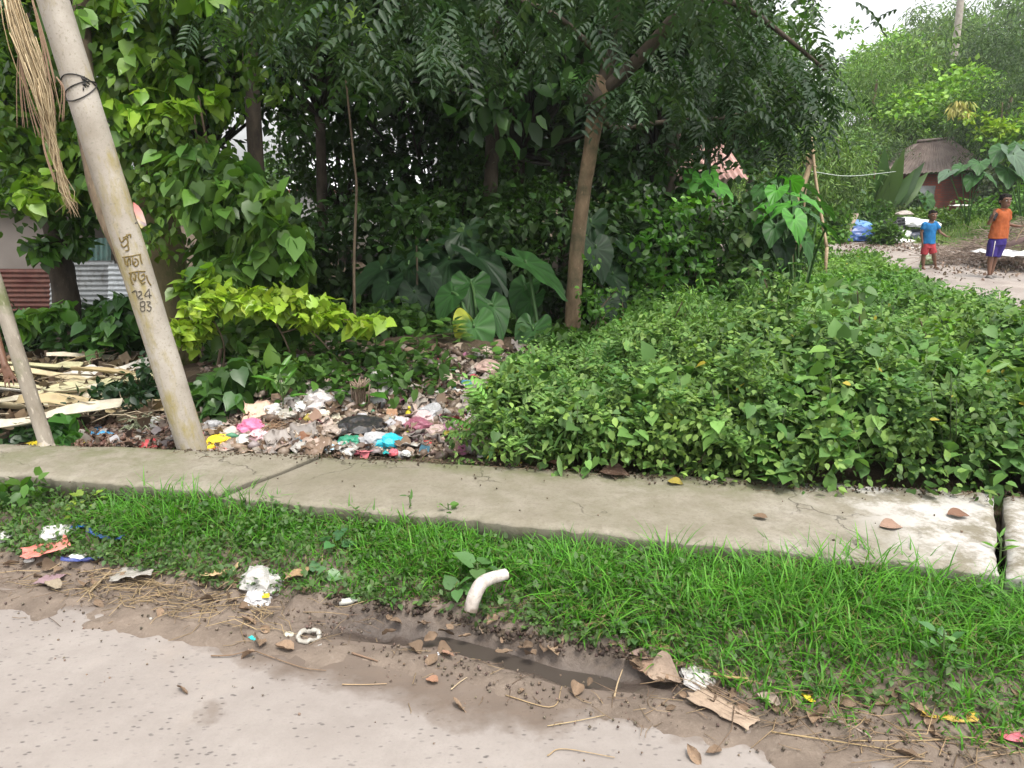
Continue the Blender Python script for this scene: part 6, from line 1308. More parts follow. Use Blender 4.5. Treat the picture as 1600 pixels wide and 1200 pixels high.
# yellow bottle and clear bottles
def bottle(px, py, Y, lpx, c, label, up, r=.28, mat='bag'):
    p = at(px, py, Y); s = lpx/1186*Y; bb = []
    prof = [(0, r*.8), (.03, r), (.55, r), (.7, r*.75), (.8, r*.4), (.86, r*.36)]
    V, L, Z = tube([(0, 0, a_*s) for a_, _ in prof], [b_*s for _, b_ in prof], 14)
    root = empty('bottle', p, label=label, cat='bottle'); root.rotation_euler = Vector(up).to_track_quat('Z', 'Y').to_euler()
    o = link('shell', mesh('shell', V, L, Z, smooth=True), M[mat], root); o.color = (*c, 1)
    V, L, Z = tube([(0, 0, .86*s), (0, 0, .98*s)], r*.42*s, 12); o = link('cap', mesh('cap', V, L, Z, smooth=True), M[mat], root); o.color = (*[min(1, q*1.1) for q in c], 1)
q = on(638, 655); bottle(638, 655, q.y, 22, (.62, .55, .02), 'small yellow bottle standing in the heap near the purple net', (.1, 0, 1), .25)
q = on(640, 602); bottle(640, 602, q.y, 22, (.66, .66, .64), 'small white bottle standing at the back of the heap', (-.1, 0, 1), .2)
q = on(530, 942, .012); bottle(530, 941, q.y, 34, (.55, .55, .5), 'clear white bottle lying at the verge edge left of the rut', (1, .2, .03), .17)
# crumpled ring (torn cup rim)
bm_ = bmesh.new(); p = on(482, 997, .0); P = []
for k in range(25): a_ = k/24*2*math.pi; P.append((math.cos(a_)*.028+.003*math.sin(3*a_+1), math.sin(a_)*.024+.002*math.sin(4*a_), .010+.006*math.sin(3*a_)))
V, L, Z = tube(smoothpath(P, 48), .0065, 9, .7); o = link('torn_cup', mesh('torn_cup', V, L, Z), M['bag'], None, p, (.25, .1, .3), (1.2, 1.2, 1.1)); o.color = (.34, .32, .28, 1); tag(o, 'crumpled whitish ring of a torn cup on the mud', 'cup')
# curved white pipe standing in the verge
PP = [at(735, 955, 2.42), at(742, 930, 2.44), at(757, 908, 2.47), (at(790, 897, 2.53))]
b0 = PP[0]; root = empty('curved_pipe', b0, label='short curved off-white pipe piece sticking out of the grass verge', cat='pipe')
t = NT('pipe_white'); z_ = t.n('ShaderNodeSeparateXYZ'); t.l(t.obj(), z_.inputs[0]); n1 = t.noise(30, 6, .7)
c = t.ramp(n1, [(.35, (.36, .31, .27)), (.6, (.52, .48, .44))]); dz_ = t.math('ADD', t.math('MULTIPLY', z_.outputs[2], -14), t.math('MULTIPLY', n1, 1.6)); c = t.mix(t.ramp(dz_, [(.25, 0.), (.75, .9)]), c, (.12, .09, .065))
c = t.mix(t.ramp(t.noise(90, 4), [(.6, 0.), (.7, .6)]), c, (.16, .12, .09)); t.set(c, .7, .3); t.bump(n1, .5, .008); PMAT = t.m; V, L, Z = tube(smoothpath([q-b0 for q in PP], 24), [.024, .026, .024, .021], 18, .06, False)
V2, L2, Z2 = tube(smoothpath([q-b0 for q in PP], 24), [.021, .023, .021, .018], 18, .06, False); V, L, Z, cc = merge([(V, L, Z, (0, 0, 0)), (V2, L2, Z2, (0, 0, 0))])
link('tube', mesh('tube', V, L, Z, smooth=True), PMAT, root)
V, L, Z = tube([PP[3]-b0-(PP[3]-PP[2]).normalized()*.03, PP[3]-b0-(PP[3]-PP[2]).normalized()*.028], .02, 14); link('pipe_mouth_shade', mesh('pipe_mouth_shade', V, L, Z), M['dark'], root)  # dark disc stands in for the shade down the hollow pipe
# flattened cardboard on the mud
me = crumpled(3, .05, 15, 9, 1.); o = link('cardboard', me, M['leafdry'], None, on(1128, 1106, .004), (0, .03, -.75), (.20, .075, .12)); o.color = (.36, .27, .2, 1); tag(o, 'flattened brown ribbed cardboard strip on the mud at the lower right', 'cardboard')
for k in range(4):
    V, L, Z = tube([(-.5, -.38+k*.25, .35), (0, -.36+k*.25, .33), (.5, -.4+k*.25, .3)], .012, 5); r = link('rib', mesh('rib', V, L, Z), M['leafdry'], o); r.color = (.24, .17, .12, 1)
# dry leaves
named = [(867, 1018, 34, (.42, .30, .2), 'pale oval dry leaf at the end of the wet rut', .2), (1012, 1052, 46, (.42, .28, .2), 'curled dry leaf left of a flat one above the cardboard', 1.2), (1038, 1060, 56, (.45, .34, .26), 'broad flat dry leaf above the left end of the cardboard', .9), (1005, 1028, 44, (.30, .21, .18), 'purplish dry leaf at the verge edge above the curled one', 1.3),
         (467, 898, 44, (.36, .24, .13), 'tan dry leaf right of the big white bag', -.9), (1040, 1018, 30, (.36, .24, .14), 'upright tan dry leaf in the verge edge', .1), (1200, 1094, 34, (.45, .36, .3), 'pale dry leaf right of the cardboard', 1.1), (700, 1022, 26, (.38, .22, .15), 'reddish dry leaf beside the narrow white chip', .8), (675, 1065, 20, (.4, .22, .14), 'small orange brown leaf on the mud', 1.2),
         (1497, 806, 30, (.22, .12, .08), 'dark brown dry leaf on the whitish patch of the slab', 1.4), (1392, 824, 32, (.34, .22, .16), 'thin curled leaf on the slab left of the whitish patch', 1.5), (960, 741, 44, (.08, .045, .03), 'dark dead leaves on the slab under the weeds', 1.3), (870, 725, 34, (.15, .07, .045), 'reddish brown leaf at the back edge of the slab', 1.), (1188, 808, 20, (.2, .13, .08), 'small brown leaf in the middle of the slab', 1.3),
         (82, 916, 34, (.36, .3, .22), 'beige dry leaf on the road edge at the far left', 1.2), (754, 985, 22, (.4, .3, .22), 'dry leaf hanging at the bank below the white pipe', .1), (1310, 912, 30, (.28, .17, .1), 'brown leaf caught in the grass below the slab', 1.2), (1510, 918, 30, (.34, .2, .12), 'tan leaf in the grass near the slab joint', .6), (1055, 755, 24, (.35, .28, .05), 'yellowish leaf at the back edge of the slab', 1.)]
for px, py, w, c, lb, rz in named:
    onslab = 700 < py < 850 and px > 800 and py < 830
    o = place('dry_leaf', random.choice(LEAFM), px, py, w, c, lb, 'dry leaf', 'leafdry', rz, (random.uniform(-.2, .2), random.uniform(-.2, .2)), 1., .012 if not onslab else 0)
    if onslab: g = G(px, py, .227); o.location = g; o.rotation_euler[0] = o.rotation_euler[1] = .02; o.scale[2] *= .5
LM = [('the white curved pipe', 745, 930), ('the big crumpled white bag', 412, 912), ('the torn cup ring', 482, 997), ('the wet rut', 720, 1000), ('the cardboard strip', 1128, 1106), ('the yellow wrapper', 1272, 1091), ('the red and beige packet', 72, 860), ('the white oval foam', 122, 870), ('the clear bottle', 530, 942),
      ('the dry stalk in the grass', 945, 962), ('the long yellowish wrapper', 1478, 1121), ('the red and white paper', 1590, 1146), ('the grey plastic sheet', 210, 896), ('the white and orange wrapper', 345, 897), ('the broad flat leaf', 1038, 1060), ('the narrow white chip', 677, 1025), ('the light blue packet', 729, 1172), ('the bent straw', 862, 1100)]
def topx(p):
    d = p-Vector((0, 0, EYE)); f = d.y*math.cos(PITCH)-d.z*math.sin(PITCH); u = d.y*math.sin(PITCH)+d.z*math.cos(PITCH); return 800+d.x/f*1186, 600-u/f*1186
USED = set()
def leaf_label(p, sz, k_):
    px, py = topx(p); nm, lx_, ly = min(LM, key=lambda q: (q[1]-px)**2+(q[2]-py)**2*3); dx, dy = px-lx_, (py-ly)*2
    rel = ('right of ' if dx > 0 else 'left of ') if abs(dx) > abs(dy) else ('below ' if dy > 0 else 'above ')
    far_ = 'close ' if abs(dx)+abs(dy) < 60 else ''
    return ('tiny ' if sz < .045 else 'small ' if sz < .065 else 'larger ')+('dark ' if k_ < .68 else 'mid brown ' if k_ < .9 else 'pale ')+'dry leaf on the mud '+far_+rel+nm
for k in range(150):
    if k < 95: x = random.uniform(-2.5, 1.6); y = lx(FV, x)+random.gauss(-.02, .07); 
    else: x = random.uniform(-2.4, 1.5); y = lx(FV, x)-abs(random.gauss(.1, .2))
    z = max((hz(x, y)), .0)+.006
    for _ in range(12):
        k_ = random.uniform(.5, 1.15); s_ = random.uniform(.026, .07); lb = leaf_label(Vector((x, y, z)), s_, k_)
        if lb not in USED: break
    if lb in USED: continue
    USED.add(lb); o = link('dry_leaf', random.choice(LEAFM), None, None, (x, y, z), (random.uniform(-.5, .5), random.uniform(-.5, .5), random.uniform(0, 6.28)), s_)
    o.color = (.24*k_, .165*k_, .11*k_, 1); tag(o, lb, 'dry leaf', 'dry leaves scattered along the mud')
for i, m_ in enumerate(LEAFM):
    if not m_.materials: m_.materials.append(M['leafdry'])
# individual straws and sticks in the foreground
straws = [([(915, 978), (945, 962), (985, 936)], .006, .03, (.40, .28, .18), 'broad dry stalk leaning in the grass right of the pipe'), ([(1205, 1143), (1320, 1160), (1445, 1180)], .0022, .006, (.4, .3, .16), 'long straw at the bottom right, lower of two'), ([(1330, 1157), (1460, 1156), (1600, 1142)], .0022, .006, (.38, .28, .16), 'long straw at the bottom right, upper of two'),
          ([(790, 1086), (862, 1105), (878, 1076)], .002, .005, (.38, .28, .16), 'bent straw on the mud below the rut'), ([(855, 1140), (900, 1130), (945, 1118)], .0016, .005, (.45, .35, .2), 'short straight straw at the mud and road border'), ([(535, 1078), (570, 1077), (605, 1074)], .002, .005, (.45, .33, .2), 'pale straw piece on the mud left of the middle'),
          ([(705, 1085), (718, 1068), (730, 1058)], .0022, .006, (.45, .36, .24), 'short forked straw below the leaf litter'), ([(550, 1020), (575, 1028), (590, 1033)], .004, .005, (.25, .17, .12), 'brown twig on the mud left of the rut'), ([(330, 1028), (360, 1026), (385, 1020)], .003, .005, (.22, .15, .1), 'dark twig at the border of the pale road'),
          ([(1115, 1053), (1140, 1058), (1168, 1060)], .007, .02, (.42, .3, .14), 'yellowish dry stem right of the white crumpled wrapper'), ([(1290, 1120), (1330, 1135), (1362, 1152)], .005, .004, (.4, .32, .27), 'pale flat stem on the mud at the lower right'), ([(140, 925), (170, 895), (200, 872)], .005, .008, (.36, .28, .18), 'thick dry stalk on the mud at the left'),
          ([(400, 1020), (470, 1045), (510, 1052)], .0018, .005, (.25, .17, .11), 'thin dark root curving on the mud'), ([(855, 1195), (880, 1183), (960, 1198)], .002, .006, (.4, .3, .18), 'curved straw at the bottom edge of the picture'), ([(960, 1090), (965, 1075), (972, 1065)], .003, .005, (.42, .32, .2), 'short stubby straw left of the cardboard')]
for P, r, lift, c, lb in straws:
    pts = [on(*q, lift) for q in P]; pts = [Vector((q.x, q.y, max(q.z, .005+lift*.4))) for q in pts]; V, L, Z = tube(smoothpath(pts, 14), [r, r*.6], 6, .15)
    tag(link('straw', mesh('straw', V, L, Z, np.broadcast_to(c, (len(V), 3)), smooth=True), M['dry']), lb, 'straw')
def scatter_sticks(n, fx, len_, r, c1, c2, up=.2):
    bs = []
    for _ in range(n):
        x, y, z = fx(); a_ = random.uniform(0, 6.28); l = random.uniform(*len_); d = Vector((math.cos(a_), math.sin(a_)*.7, random.uniform(-up, up))); p = Vector((x, y, z)); m = p+d*l*.5+Vector((random.gauss(0, .1), random.gauss(0, .1), random.gauss(0, .05)))*l
        t_ = random.random(); bs.append(tube([p, m, p+d*l], [r, r*.6], 4)+(tuple((np.array(c1)*(1-t_)+np.array(c2)*t_)*random.uniform(.7, 1.2)),))
    return bs
def f1():
    x = random.uniform(-2.6, 1.7); y = lx(FV, x)+random.gauss(-.08, .12)
    if -.5 < x < .5 and -.22 < y-lx(FV, x) < -.04: y += random.choice((-.2, .16))
    return x, y, max((hz(x, y)), 0)+.008
def f1b():
    x = random.gauss(-1.35, .28); y = lx(FV, x)+random.gauss(-.1, .07); return x, y, max((hz(x, y)), 0)+.012
def f1c():
    x = random.gauss(1.15, .3); y = lx(FV, x)+random.gauss(-.1, .06); return x, y, max((hz(x, y)), 0)+.01
V, L, Z, cc = merge(scatter_sticks(420, f1, (.02, .13), .0014, (.32, .24, .14), (.16, .11, .08), .1)+scatter_sticks(170, f1b, (.08, .22), .0018, (.42, .32, .18), (.3, .22, .13), .08)+scatter_sticks(90, f1c, (.08, .3), .0018, (.36, .26, .15), (.2, .14, .1), .06))
tag(link('straw_litter', mesh('straw_litter', V, L, Z, cc), M['dry']), 'bits of straw and twigs strewn along the muddy road edge', 'straw', None, 'stuff')
# mud crumbs
def crumbs(n, fx, s, c1, c2):
    P = np.array([fx() for _ in range(n)]); tp = Tpl([(0, 0, 1), (.9, 0, 0), (-.4, .8, .1), (-.5, -.8, 0), (0, .1, -.7)], [(0, 1, 2), (0, 2, 3), (0, 3, 1), (4, 2, 1), (4, 3, 2), (4, 1, 3)]); return batch(tp, P, rdir(n), rdir(n), s*rng.uniform(.3, 1.2, n)**1.5, gcol(n, c1, c2))
V, L, Z, cc = merge([crumbs(2400, f1, .007, (.10, .075, .058), (.21, .165, .13)), crumbs(350, lambda: (lambda x: (x, lx(FV, x)+random.gauss(-.35, .18), .003))(random.uniform(-2.4, 1.6)), .005, (.12, .09, .07), (.28, .22, .17)), crumbs(700, lambda: (lambda x: (x, lx(FV, x)-.02+random.gauss(0, .025), (hz(x, lx(FV, x)-.02))))(random.uniform(-.7, .6)), -.0+.012, (.05, .038, .03), (.10, .075, .058))])
tag(link('mud_crumbs', mesh('mud_crumbs', V, L, Z, cc), M['dry']), 'loose crumbs of mud beside the rut', 'mud', None, 'stuff')
# the small stuff of the rubbish heap
def fheap():
    while True:
        px, py = random.uniform(315, 850), random.uniform(548, 712)
        if py < 572 and random.random() < .4: continue
        if py > 640 or px > 430+ (640-py)*.5 or random.random() < .35: p = on(px, py); return (p.x, p.y, p.z+random.random()*.03)
SC = Tpl([(0, 0, 0), (.5, -.1, .15), (1, 0, -.05), (-.05, .5, .2), (.5, .5, -.1), (1.05, .55, .2), (.05, 1, 0), (.5, .95, .2), (1, 1.05, .0)], [(0, 1, 4, 3), (1, 2, 5, 4), (3, 4, 7, 6), (4, 5, 8, 7)])
HP_ = [fheap() for _ in range(3400)]; HP_ = np.array(HP_)
PAL = [(.46, .41, .35), (.36, .30, .24), (.52, .50, .47), (.3, .22, .16), (.2, .14, .1), (.5, .36, .3), (.62, .5, .42), (.35, .3, .3), (.14, .1, .08), (.26, .2, .15), (.5, .12, .16), (.1, .28, .42), (.5, .4, .08), (.09, .28, .16), (.4, .16, .3), (.58, .57, .6)]
pw = np.array([5, 6, 3, 6, 6, 2.5, 3, 3, 5, 5, .7, .5, .4, .4, .5, 2]); ix = rng.choice(len(PAL), 3400, p=pw/pw.sum()); cc = np.array(PAL)[ix]*rng.uniform(.45, .95, (3400, 1))*[1.03, .95, .86]
PAL = [tuple(.8*q for q in c) for c in PAL]
b1_ = batch(SC, HP_, rdir(3400), nrm(rdir(3400)*.7+np.array([0, -.2, 1.])), rng.uniform(.1, 1, 3400)**2.2*.055+.010, cc)
LP = []
for s_ in range(4):
    m_ = lump(50+s_, .8, .8, 1); LP.append(Tpl([tuple(v.co) for v in m_.vertices], [tuple(f.vertices) for f in m_.polygons]))
b2_ = []
for s_ in range(4):
    m_ = crumpled(70+s_, .3, 7, 6, random.choice((.4, .7, 1))); T_ = Tpl([tuple(v.co-Vector((0, .0, 0))) for v in m_.vertices], [tuple(f.vertices) for f in m_.polygons])
    q = np.array([fheap() for _ in range(48)]); b2_.append(batch(T_, q+[0, 0, .006], rdir(48), nrm(rdir(48)*.45+np.array([0, -.2, 1.])), rng.uniform(.06, .15, 48), np.array([(.46, .44, .41), (.36, .32, .28), (.28, .25, .23), (.42, .33, .28), (.2, .14, .10)])[rng.integers(0, 5, 48)]*rng.uniform(.75, 1.1, (48, 1))))
for T_ in LP:
    q = np.array([fheap() for _ in range(200)]); b2_.append(batch(T_, q-[0, 0, .01], rdir(200), nrm(rdir(200)*.5+np.array([0, 0, 1.])), rng.uniform(.02, .085, 200), np.array(PAL)[rng.choice(len(PAL), 200, p=pw/pw.sum())]*rng.uniform(.6, 1.1, (200, 1))))
st_ = scatter_sticks(1000, fheap, (.03, .16), .0025, (.3, .22, .15), (.12, .085, .06), .35)
cr_ = crumbs(3200, fheap, .02, (.12, .09, .065), (.4, .33, .27))
V, L, Z, cc = merge([b1_, cr_]+b2_+st_); tag(link('rubbish_heap', mesh('rubbish_heap', V, L, Z, cc), M['litter']), 'heap of small mixed rubbish, scraps and fibres behind the pavement', 'rubbish', None, 'stuff')
def fleft():
    px, py = random.uniform(85, 290), random.uniform(655, 702); p = on(px, py); return p.x, p.y, p.z+random.random()*.03
n = 420; HPb = np.array([fleft() for _ in range(n)]); cc2 = np.array(PAL)[rng.choice(len(PAL), n, p=pw/pw.sum())]*.7
V, L, Z, cc = merge([batch(SC, HPb, rdir(n), nrm(rdir(n)*.7+np.array([0, 0, 1.])), rng.uniform(.012, .05, n), cc2), crumbs(1100, fleft, .02, (.10, .05, .035), (.22, .14, .10))]+scatter_sticks(160, fleft, (.03, .14), .0025, (.25, .15, .1), (.12, .08, .06), .3))
tag(link('reddish_litter', mesh('reddish_litter', V, L, Z, cc), M['litter']), 'reddish brown litter on the ground between the two poles', 'litter', None, 'stuff')
def fedge():
    x = random.uniform(-2.7, 3.2); return x, float(lerpx(SB, x))-abs(random.gauss(0, .045)), .226
V, L, Z, cc = merge([crumbs(1300, fedge, .008, (.05, .038, .026), (.14, .105, .075)), crumbs(60, lambda: (lambda x: (x, float(lerpx(SB, x))-random.uniform(.05, .6), .226))(random.uniform(-2.4, 1.9)), .007, (.06, .045, .03), (.16, .12, .09))]+scatter_sticks(150, fedge, (.02, .1), .0015, (.2, .14, .09), (.1, .07, .045), .05))
tag(link('slab_debris', mesh('slab_debris', V, L, Z, cc), M['dry']), 'soil crumbs and twigs that crept over the back edge of the pavement', 'debris', None, 'stuff')
# dried fibre bundle and dry stalk stump
def fan(name, px, py, lb, n, ln, spread, c1, c2, r=.004, cat='fibres', d0=(-.6, -.3, .5), tips=True):
    p = on(px, py); bs = []
    for _ in range(n):
        d = (Vector(d0)+Vector((random.gauss(0, spread), random.gauss(0, spread), random.gauss(0, spread*.6)))).normalized(); l = ln*random.uniform(.5, 1.1); t_ = random.random(); q0 = Vector((random.gauss(0, .02), random.gauss(0, .02), 0))
        bs.append(tube([q0, q0+d*l*.5+Vector((0, 0, .02)), q0+d*l+Vector((0, 0, -.06*l/.2))], [r, r*.4], 4)+(tuple(np.array(c1)*(1-t_)+np.array(c2)*t_),))
    V, L, Z, cc = merge(bs); o = link(name, mesh(name, V, L, Z, cc), M['dry'], None, p); return tag(o, lb, cat)
fan('fibre_bundle', 450, 668, 'bundle of dry brown fibres sloping down to the pavement edge', 130, .27, .3, (.22, .13, .08), (.38, .26, .17), .003, d0=(-.65, -.5, -.12))
fan('dry_stump', 563, 640, 'ragged stump of dry upright stalks around the sapling stem', 60, .26, .12, (.18, .12, .09), (.34, .26, .2), .006, 'stump', d0=(0, 0, 1))
fan('pineapple_top', 222, 672, 'spiky pale green crown of leaves lying left of the thick pole', 34, .17, .5, (.24, .28, .16), (.4, .44, .3), .006, 'plant top', d0=(-.4, -.2, .45))
# banana stem strips at the far left
STRM = objmat('stem_strip', .55, .4, .3, .4); M['strip'] = STRM
def strip(seed, bend):
    nx, ny = 7, 18; u, v = np.meshgrid(np.linspace(-1, 1, nx), np.linspace(-.5, .5, ny)); w = .05*(1-.5*np.abs(v)**2)*(1-.35*(v+.5)); X = u*w; Zz = (u**2)*w*.55+bend*(.25-v*v)+fbm(v*4+seed, u, 1, seed)*.02; me = grid('strip', X+fbm(v*2+seed, v*0, 1.5, seed)*.05, v, Zz)
    s = bmesh.new(); s.from_mesh(me); r = bmesh.ops.solidify(s, geom=s.faces[:], thickness=.006); s.to_mesh(me); s.free(); me.materials.append(STRM); return me
STR = [strip(k, b_) for k, b_ in enumerate((.03, .08, -.02, .12))]
bstr = [(110, 600, 0.05), (60, 615, .5), (150, 590, .05), (190, 578, .15), (30, 630, .35), (60, 590, .1), (10, 640, .3), (120, 618, .1), (160, 605, 0), (90, 585, -.1), (40, 600, .5), (200, 592, -.1), (20, 575, .1), (75, 632, .4), (130, 570, .4), (180, 612, .05), (50, 650, .4), (5, 600, .2), (105, 560, .6), (140, 600, .3), (90, 610, 1.2), (30, 610, .3), (170, 625, .1), (215, 585, .1), (75, 570, -.2), (150, 555, .5), (10, 625, .1), (120, 585, 0)]
for k, (px, py, a_) in enumerate(bstr):
    p = on(px, py+8, .03+random.random()*.07); o = link('stem_strip', STR[k % 4], None, None, p, (random.uniform(-.25, .25), random.uniform(-.6, .6), math.pi/2+a_+random.gauss(0, .15)), (random.uniform(.7, 1.5), random.uniform(.5, 1.15), 1)); o.rotation_euler[1] += 0
    for _ in range(20):
        c, cn = random.choice([((.58, .52, .40), 'cream'), ((.50, .42, .26), 'straw yellow'), ((.42, .33, .18), 'tan'), ((.62, .59, .52), 'whitish'), ((.46, .44, .26), 'greenish yellow')])
        lb = ('wide ' if o.scale[0] > 1.05 else 'narrow ')+cn+' stem strip '+('steeply crossing' if a_ > .45 else 'slanting in' if a_ > .12 else 'lying flat in')+' the pile, '+('left of' if px < 45 else 'right behind' if px < 110 else 'right of')+' thin post'+(', upper' if py < 600 else ', lower')
        if lb not in USED: break
    USED.add(lb)
    o.color = (*c, 1); tag(o, lb, 'plant strip', 'plant stem strips piled at the left')
V, L, Z, cc = merge(scatter_sticks(130, lambda: tuple(on(random.uniform(0, 230), random.uniform(560, 655), .05+random.random()*.08)), (.1, .45), .004, (.5, .43, .3), (.2, .14, .09), .25)); tag(link('stem_debris', mesh('stem_debris', V, L, Z, cc), M['dry']), 'thin dry debris among the plant stem strips at the far left', 'debris', None, 'stuff')
hm = np.array([tuple(on(random.uniform(-60, 235), random.uniform(560, 665), random.random()*.05)) for _ in range(1500)]); V, L, Z, cc = merge([batch(SC, hm, rdir(1500), rdir(1500), rng.uniform(.03, .09, 1500), gcol(1500, (.08, .06, .04), (.25, .19, .12)))]); tag(link('debris_mound', mesh('debris_mound', V, L, Z, cc), M['dry']), 'mound of brown plant debris under the pale strips', 'debris', None, 'stuff')
# hanging dried roots at the top left
root = empty('hanging_roots', at(15, -60, 3.7), label='long bundle of dry brown roots hanging at the top left before the pole', cat='roots'); o0 = root.location.copy(); bs = []
spine = [at(8, -60, 3.7), at(30, 40, 3.7), (at(62, 130, 3.7)), at(82, 220, 3.7), at(98, 290, 3.7), at(118, 340, 3.7)]
for k in range(240):
    s0 = random.uniform(0, 2.2); e0 = min(5, s0+random.uniform(.8, 3.2)) if random.random() < .93 else 5; off = Vector((random.gauss(0, .010), random.gauss(0, .02), 0)); sp_ = smoothpath(spine, 40); i0 = int(s0/5*39); i1 = int(e0/5*39)
    w = lambda i: .35+1.1*math.sin(min(i/39*1.7, 1)*math.pi)**.8; P = [sp_[i]+off*w(i)+Vector((random.gauss(0, .004), 0, random.gauss(0, .004)))-o0+Vector(((i-i0)*.0006*random.gauss(0, 1), 0, 0)) for i in range(i0, i1+1, 3)]
    if len(P) > 2: t_ = random.random(); bs.append(tube(P, [.0026, .0012], 4)+(tuple(np.array((.30, .22, .12))*(1-t_)+np.array((.60, .49, .32))*t_),))
for (a_, b_, c_) in [((30, 60), (33, 130), (40, 200)), ((28, 80), (45, 160), (60, 215)), ((50, 0), (75, 90), (95, 180)), ((60, 150), (68, 230), (85, 285)), ((48, -10), (70, 60), (88, 130)), ((88, 120), (98, 140), (95, 190))]:
    P = smoothpath([at(*a_, 3.68)-o0, at(*b_, 3.68)-o0, at(*c_, 3.68)-o0], 14)
    for _ in range(4): off = Vector((random.gauss(0, .01), 0, 0)); bs.append(tube([q+off*(i/6) for i, q in enumerate(P)], [.003, .0015], 4)+((.32, .22, .15),))
link('fibres', mk('fibres', bs), M['dry'], root)
V, L, Z = tube(smoothpath([at(-20, -90, 3.7)-o0, at(20, -70, 3.72)-o0, at(60, -110, 3.8)-o0, at(160, -160, 4.6)-o0], 14), .02, 8, .2); link('root_stem', mesh('root_stem', V, L, Z, smooth=True), M['bark'], root)

# ============================================================ THINGS ALONG THE PATH
def solid(me, name, loc, sc, c, lb, cat, mat='bag', rot=(0, 0, 0)):
    m_ = me.copy(); m_.materials.clear(); m_.materials.append(M[mat]); o = link(name, m_, None, None, loc, rot, sc); o.color = (*c, 1); return tag(o, lb, cat)
BIG = [lump(s+30, .9, .22, 4) for s in range(3)]
YT = 19.5
def dn(px, py, Y, me, name, w, h, c, lb, cat, dep=.6, rz=0, mat='bag'): return solid(me, name, at(px, py, Y), (w, dep, h), c, lb, cat, mat, (0, 0, rz))
dn(1334, 370, YT, BIG[0], 'tarpaulin', 1.0, .62, (.03, .09, .3), 'dark blue tarpaulin bundled over a heap beside the path', 'tarpaulin', .8)
dn(1336, 352, YT, BIG[1], 'tarpaulin_fold', .7, .3, (.15, .32, .62), 'lighter blue sheet lying on top of the tarpaulin heap', 'tarpaulin', .5)
a = at(1316, 380, YT-.6); b_ = at(1336, 334, YT-.2); pl = empty('plank', a, label='weathered plank leaning against the blue tarpaulin', cat='plank'); d = (b_-a); link('board', boxm('board', (-.09, -.015, 0), (.09, .015, d.length)), simple('old_wood', (.33, .26, .21), .85, 9), pl); pl.rotation_euler = d.to_track_quat('Z', 'Y').to_euler()
dn(1398, 368, YT, BIG[2], 'white_sack', .9, .34, (.72, .72, .72), 'lowest plump white sack of the pile, left one', 'sack', .5)
dn(1403, 377, YT-.5, BIG[1], 'white_sack', .7, .16, (.72, .71, .69), 'flat empty white sack on the ground before the pile', 'sack', .5)
dn(1416, 348, YT+.1, BIG[0], 'white_sack', .7, .30, (.74, .74, .74), 'white sack right of the black crate on top of the pile', 'sack', .5)
dn(1441, 352, YT, BIG[2], 'white_sack', .75, .30, (.66, .67, .7), 'right hand white sack behind the smaller boy', 'sack', .5, .2)
dn(1454, 352, YT+.2, BIG[1], 'white_sack', .45, .26, (.7, .7, .7), 'small white sack at the right end of the pile behind the smaller boy', 'sack', .5, .2)
dn(1430, 370, YT+.1, BIG[0], 'dark_bundle', .7, .4, (.05, .06, .1), 'dark bundle under the right hand white sack', 'bundle', .6, .2)
# crate with slots
cr = empty('crate', at(1394, 360, YT-.2), label='black slotted plastic crate tilted on the white sacks', cat='crate'); cr.rotation_euler = (0, -.16, .1)
CRM = simple('black_plastic', (.035, .035, .04), .5, 20); W_, D_, H_ = .46, .35, .28
for x in (-W_/2, W_/2): link('side_panel', boxm('side', (x-.012, -D_/2, 0), (x+.012, D_/2, H_)), CRM, cr)
for y in (-D_/2, D_/2):
    for z in (0, .075, .15, .225): link('slat', boxm('slat', (-W_/2+.013, y-.01, z), (W_/2-.013, y+.01, z+.045)), CRM, cr)
    for x in (-.12, 0, .12): link('upright', boxm('upright', (x-.01, y-.013, .002), (x+.01, y+.013, H_-.012)), CRM, cr)
link('bottom', boxm('bottom', (-W_/2+.013, -D_/2+.011, -.01), (W_/2-.013, D_/2-.011, .01)), CRM, cr)
dn(1414, 334, YT+1.2, SMOOTHB[0], 'cement_block', .45, .25, (.40, .34, .31), 'pale pinkish block on the grass behind the white sacks', 'block', .3)
dn(1500, 322, 21, SHTS[0], 'white_cloth', .4, .3, (.6, .58, .54), 'small whitish rag on the grassy bank', 'rag', .4)
dn(1328, 405, 16.8, SHTS[2], 'white_sheet', .9, .5, (.55, .53, .5), 'pale plastic scraps at the near edge of the path left of the boys', 'plastic sheet', .6)
dn(1345, 402, 16.9, SHTS[3], 'white_sheet', .6, .4, (.5, .5, .46), 'smaller pale scrap right beside the pale plastic scraps', 'plastic sheet', .5)
g = on(1430, 388); solid(SHTS[1], 'white_sheet', g, (.4, .3, .3), (.62, .6, .56), 'small white scrap left of the smaller boy on the far side of the path', 'plastic sheet')
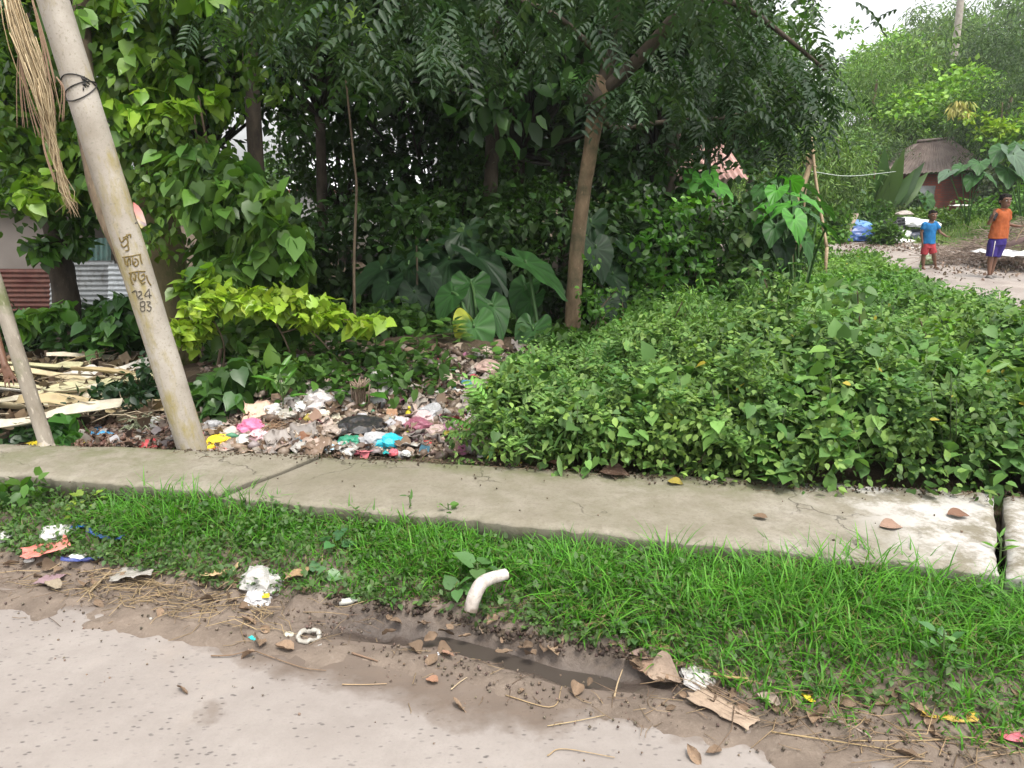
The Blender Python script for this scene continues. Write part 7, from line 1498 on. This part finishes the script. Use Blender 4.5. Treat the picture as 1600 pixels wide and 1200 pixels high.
solid(SHTS[4], 'white_tarpaulin', at(1585, 398, 14.4), (.95, 1.3, .7), (.78, .78, .78), 'bright white sheet spread on the ground right of the taller boy', 'sheet')
g = on(1449, 416); o = solid(SMOOTHB[1], 'green_bundle', g+Vector((0, .05, .09)), (.23, .23, .4), (.12, .17, .07), "round mottled green ball between the smaller boy's feet", 'ball')
def fst():
    px = random.uniform(1462, 1640); t_ = (px-1462)/140; py = random.uniform(400-t_*35-8, 420-abs(px-1500)*.0-8); Y = 15.2+random.random()*1.6-t_*.3; x = at(px, 380, Y).x; h = (.18+.75*min(1, t_))*random.random()**.8; return x, Y, (hz(x, Y))+h*.9
V, L, Z, cc = merge(scatter_sticks(900, fst, (.2, .7), .006, (.20, .15, .12), (.36, .29, .24), .3)); tag(link('brushwood_pile', mesh('brushwood_pile', V, L, Z, cc), M['dry']), 'pile of grey brown brushwood behind the taller boy', 'brushwood', None, 'stuff')
a = at(1572, 383, 14.6); b_ = at(1640, 364, 15.2); V, L, Z = tube([a, a.lerp(b_, .5)+Vector((0, 0, .02)), b_], [.05, .07], 9, .1); tag(link('log', mesh('log', V, L, Z, smooth=True), simple('red_wood', (.09, .055, .05), .8)), 'reddish smooth log lying on the white sheet at the right edge', 'log')
def flt():
    r = random.random()
    if r < .4: px, py = random.gauss(1575, 28), random.gauss(412, 8)
    elif r < .75: px, py = random.uniform(1310, 1470), random.gauss(388, 5)
    else: px, py = random.uniform(1455, 1600), random.gauss(418, 10)
    p = on(px, py); return p.x, p.y, p.z+random.random()*(.16 if r < .4 else .05)
n = 2600; V, L, Z, cc = merge([batch(SC, np.array([flt() for _ in range(n)]), rdir(n), nrm(rdir(n)+np.array([0, 0, .6])), rng.uniform(.015, .055, n), gcol(n, (.12, .085, .06), (.34, .27, .21)))]); tag(link('leaf_litter', mesh('leaf_litter', V, L, Z, cc), M['dry']), 'brown dead leaves strewn over the dirt path near the boys', 'leaf litter', None, 'stuff')
# teal cloth hanging in the climber
dn(305, 305, 5.8, SHTS[1], 'teal_cloth', .10, .25, (.01, .3, .28), 'small teal cloth caught in the climber leaves', 'cloth', .1)
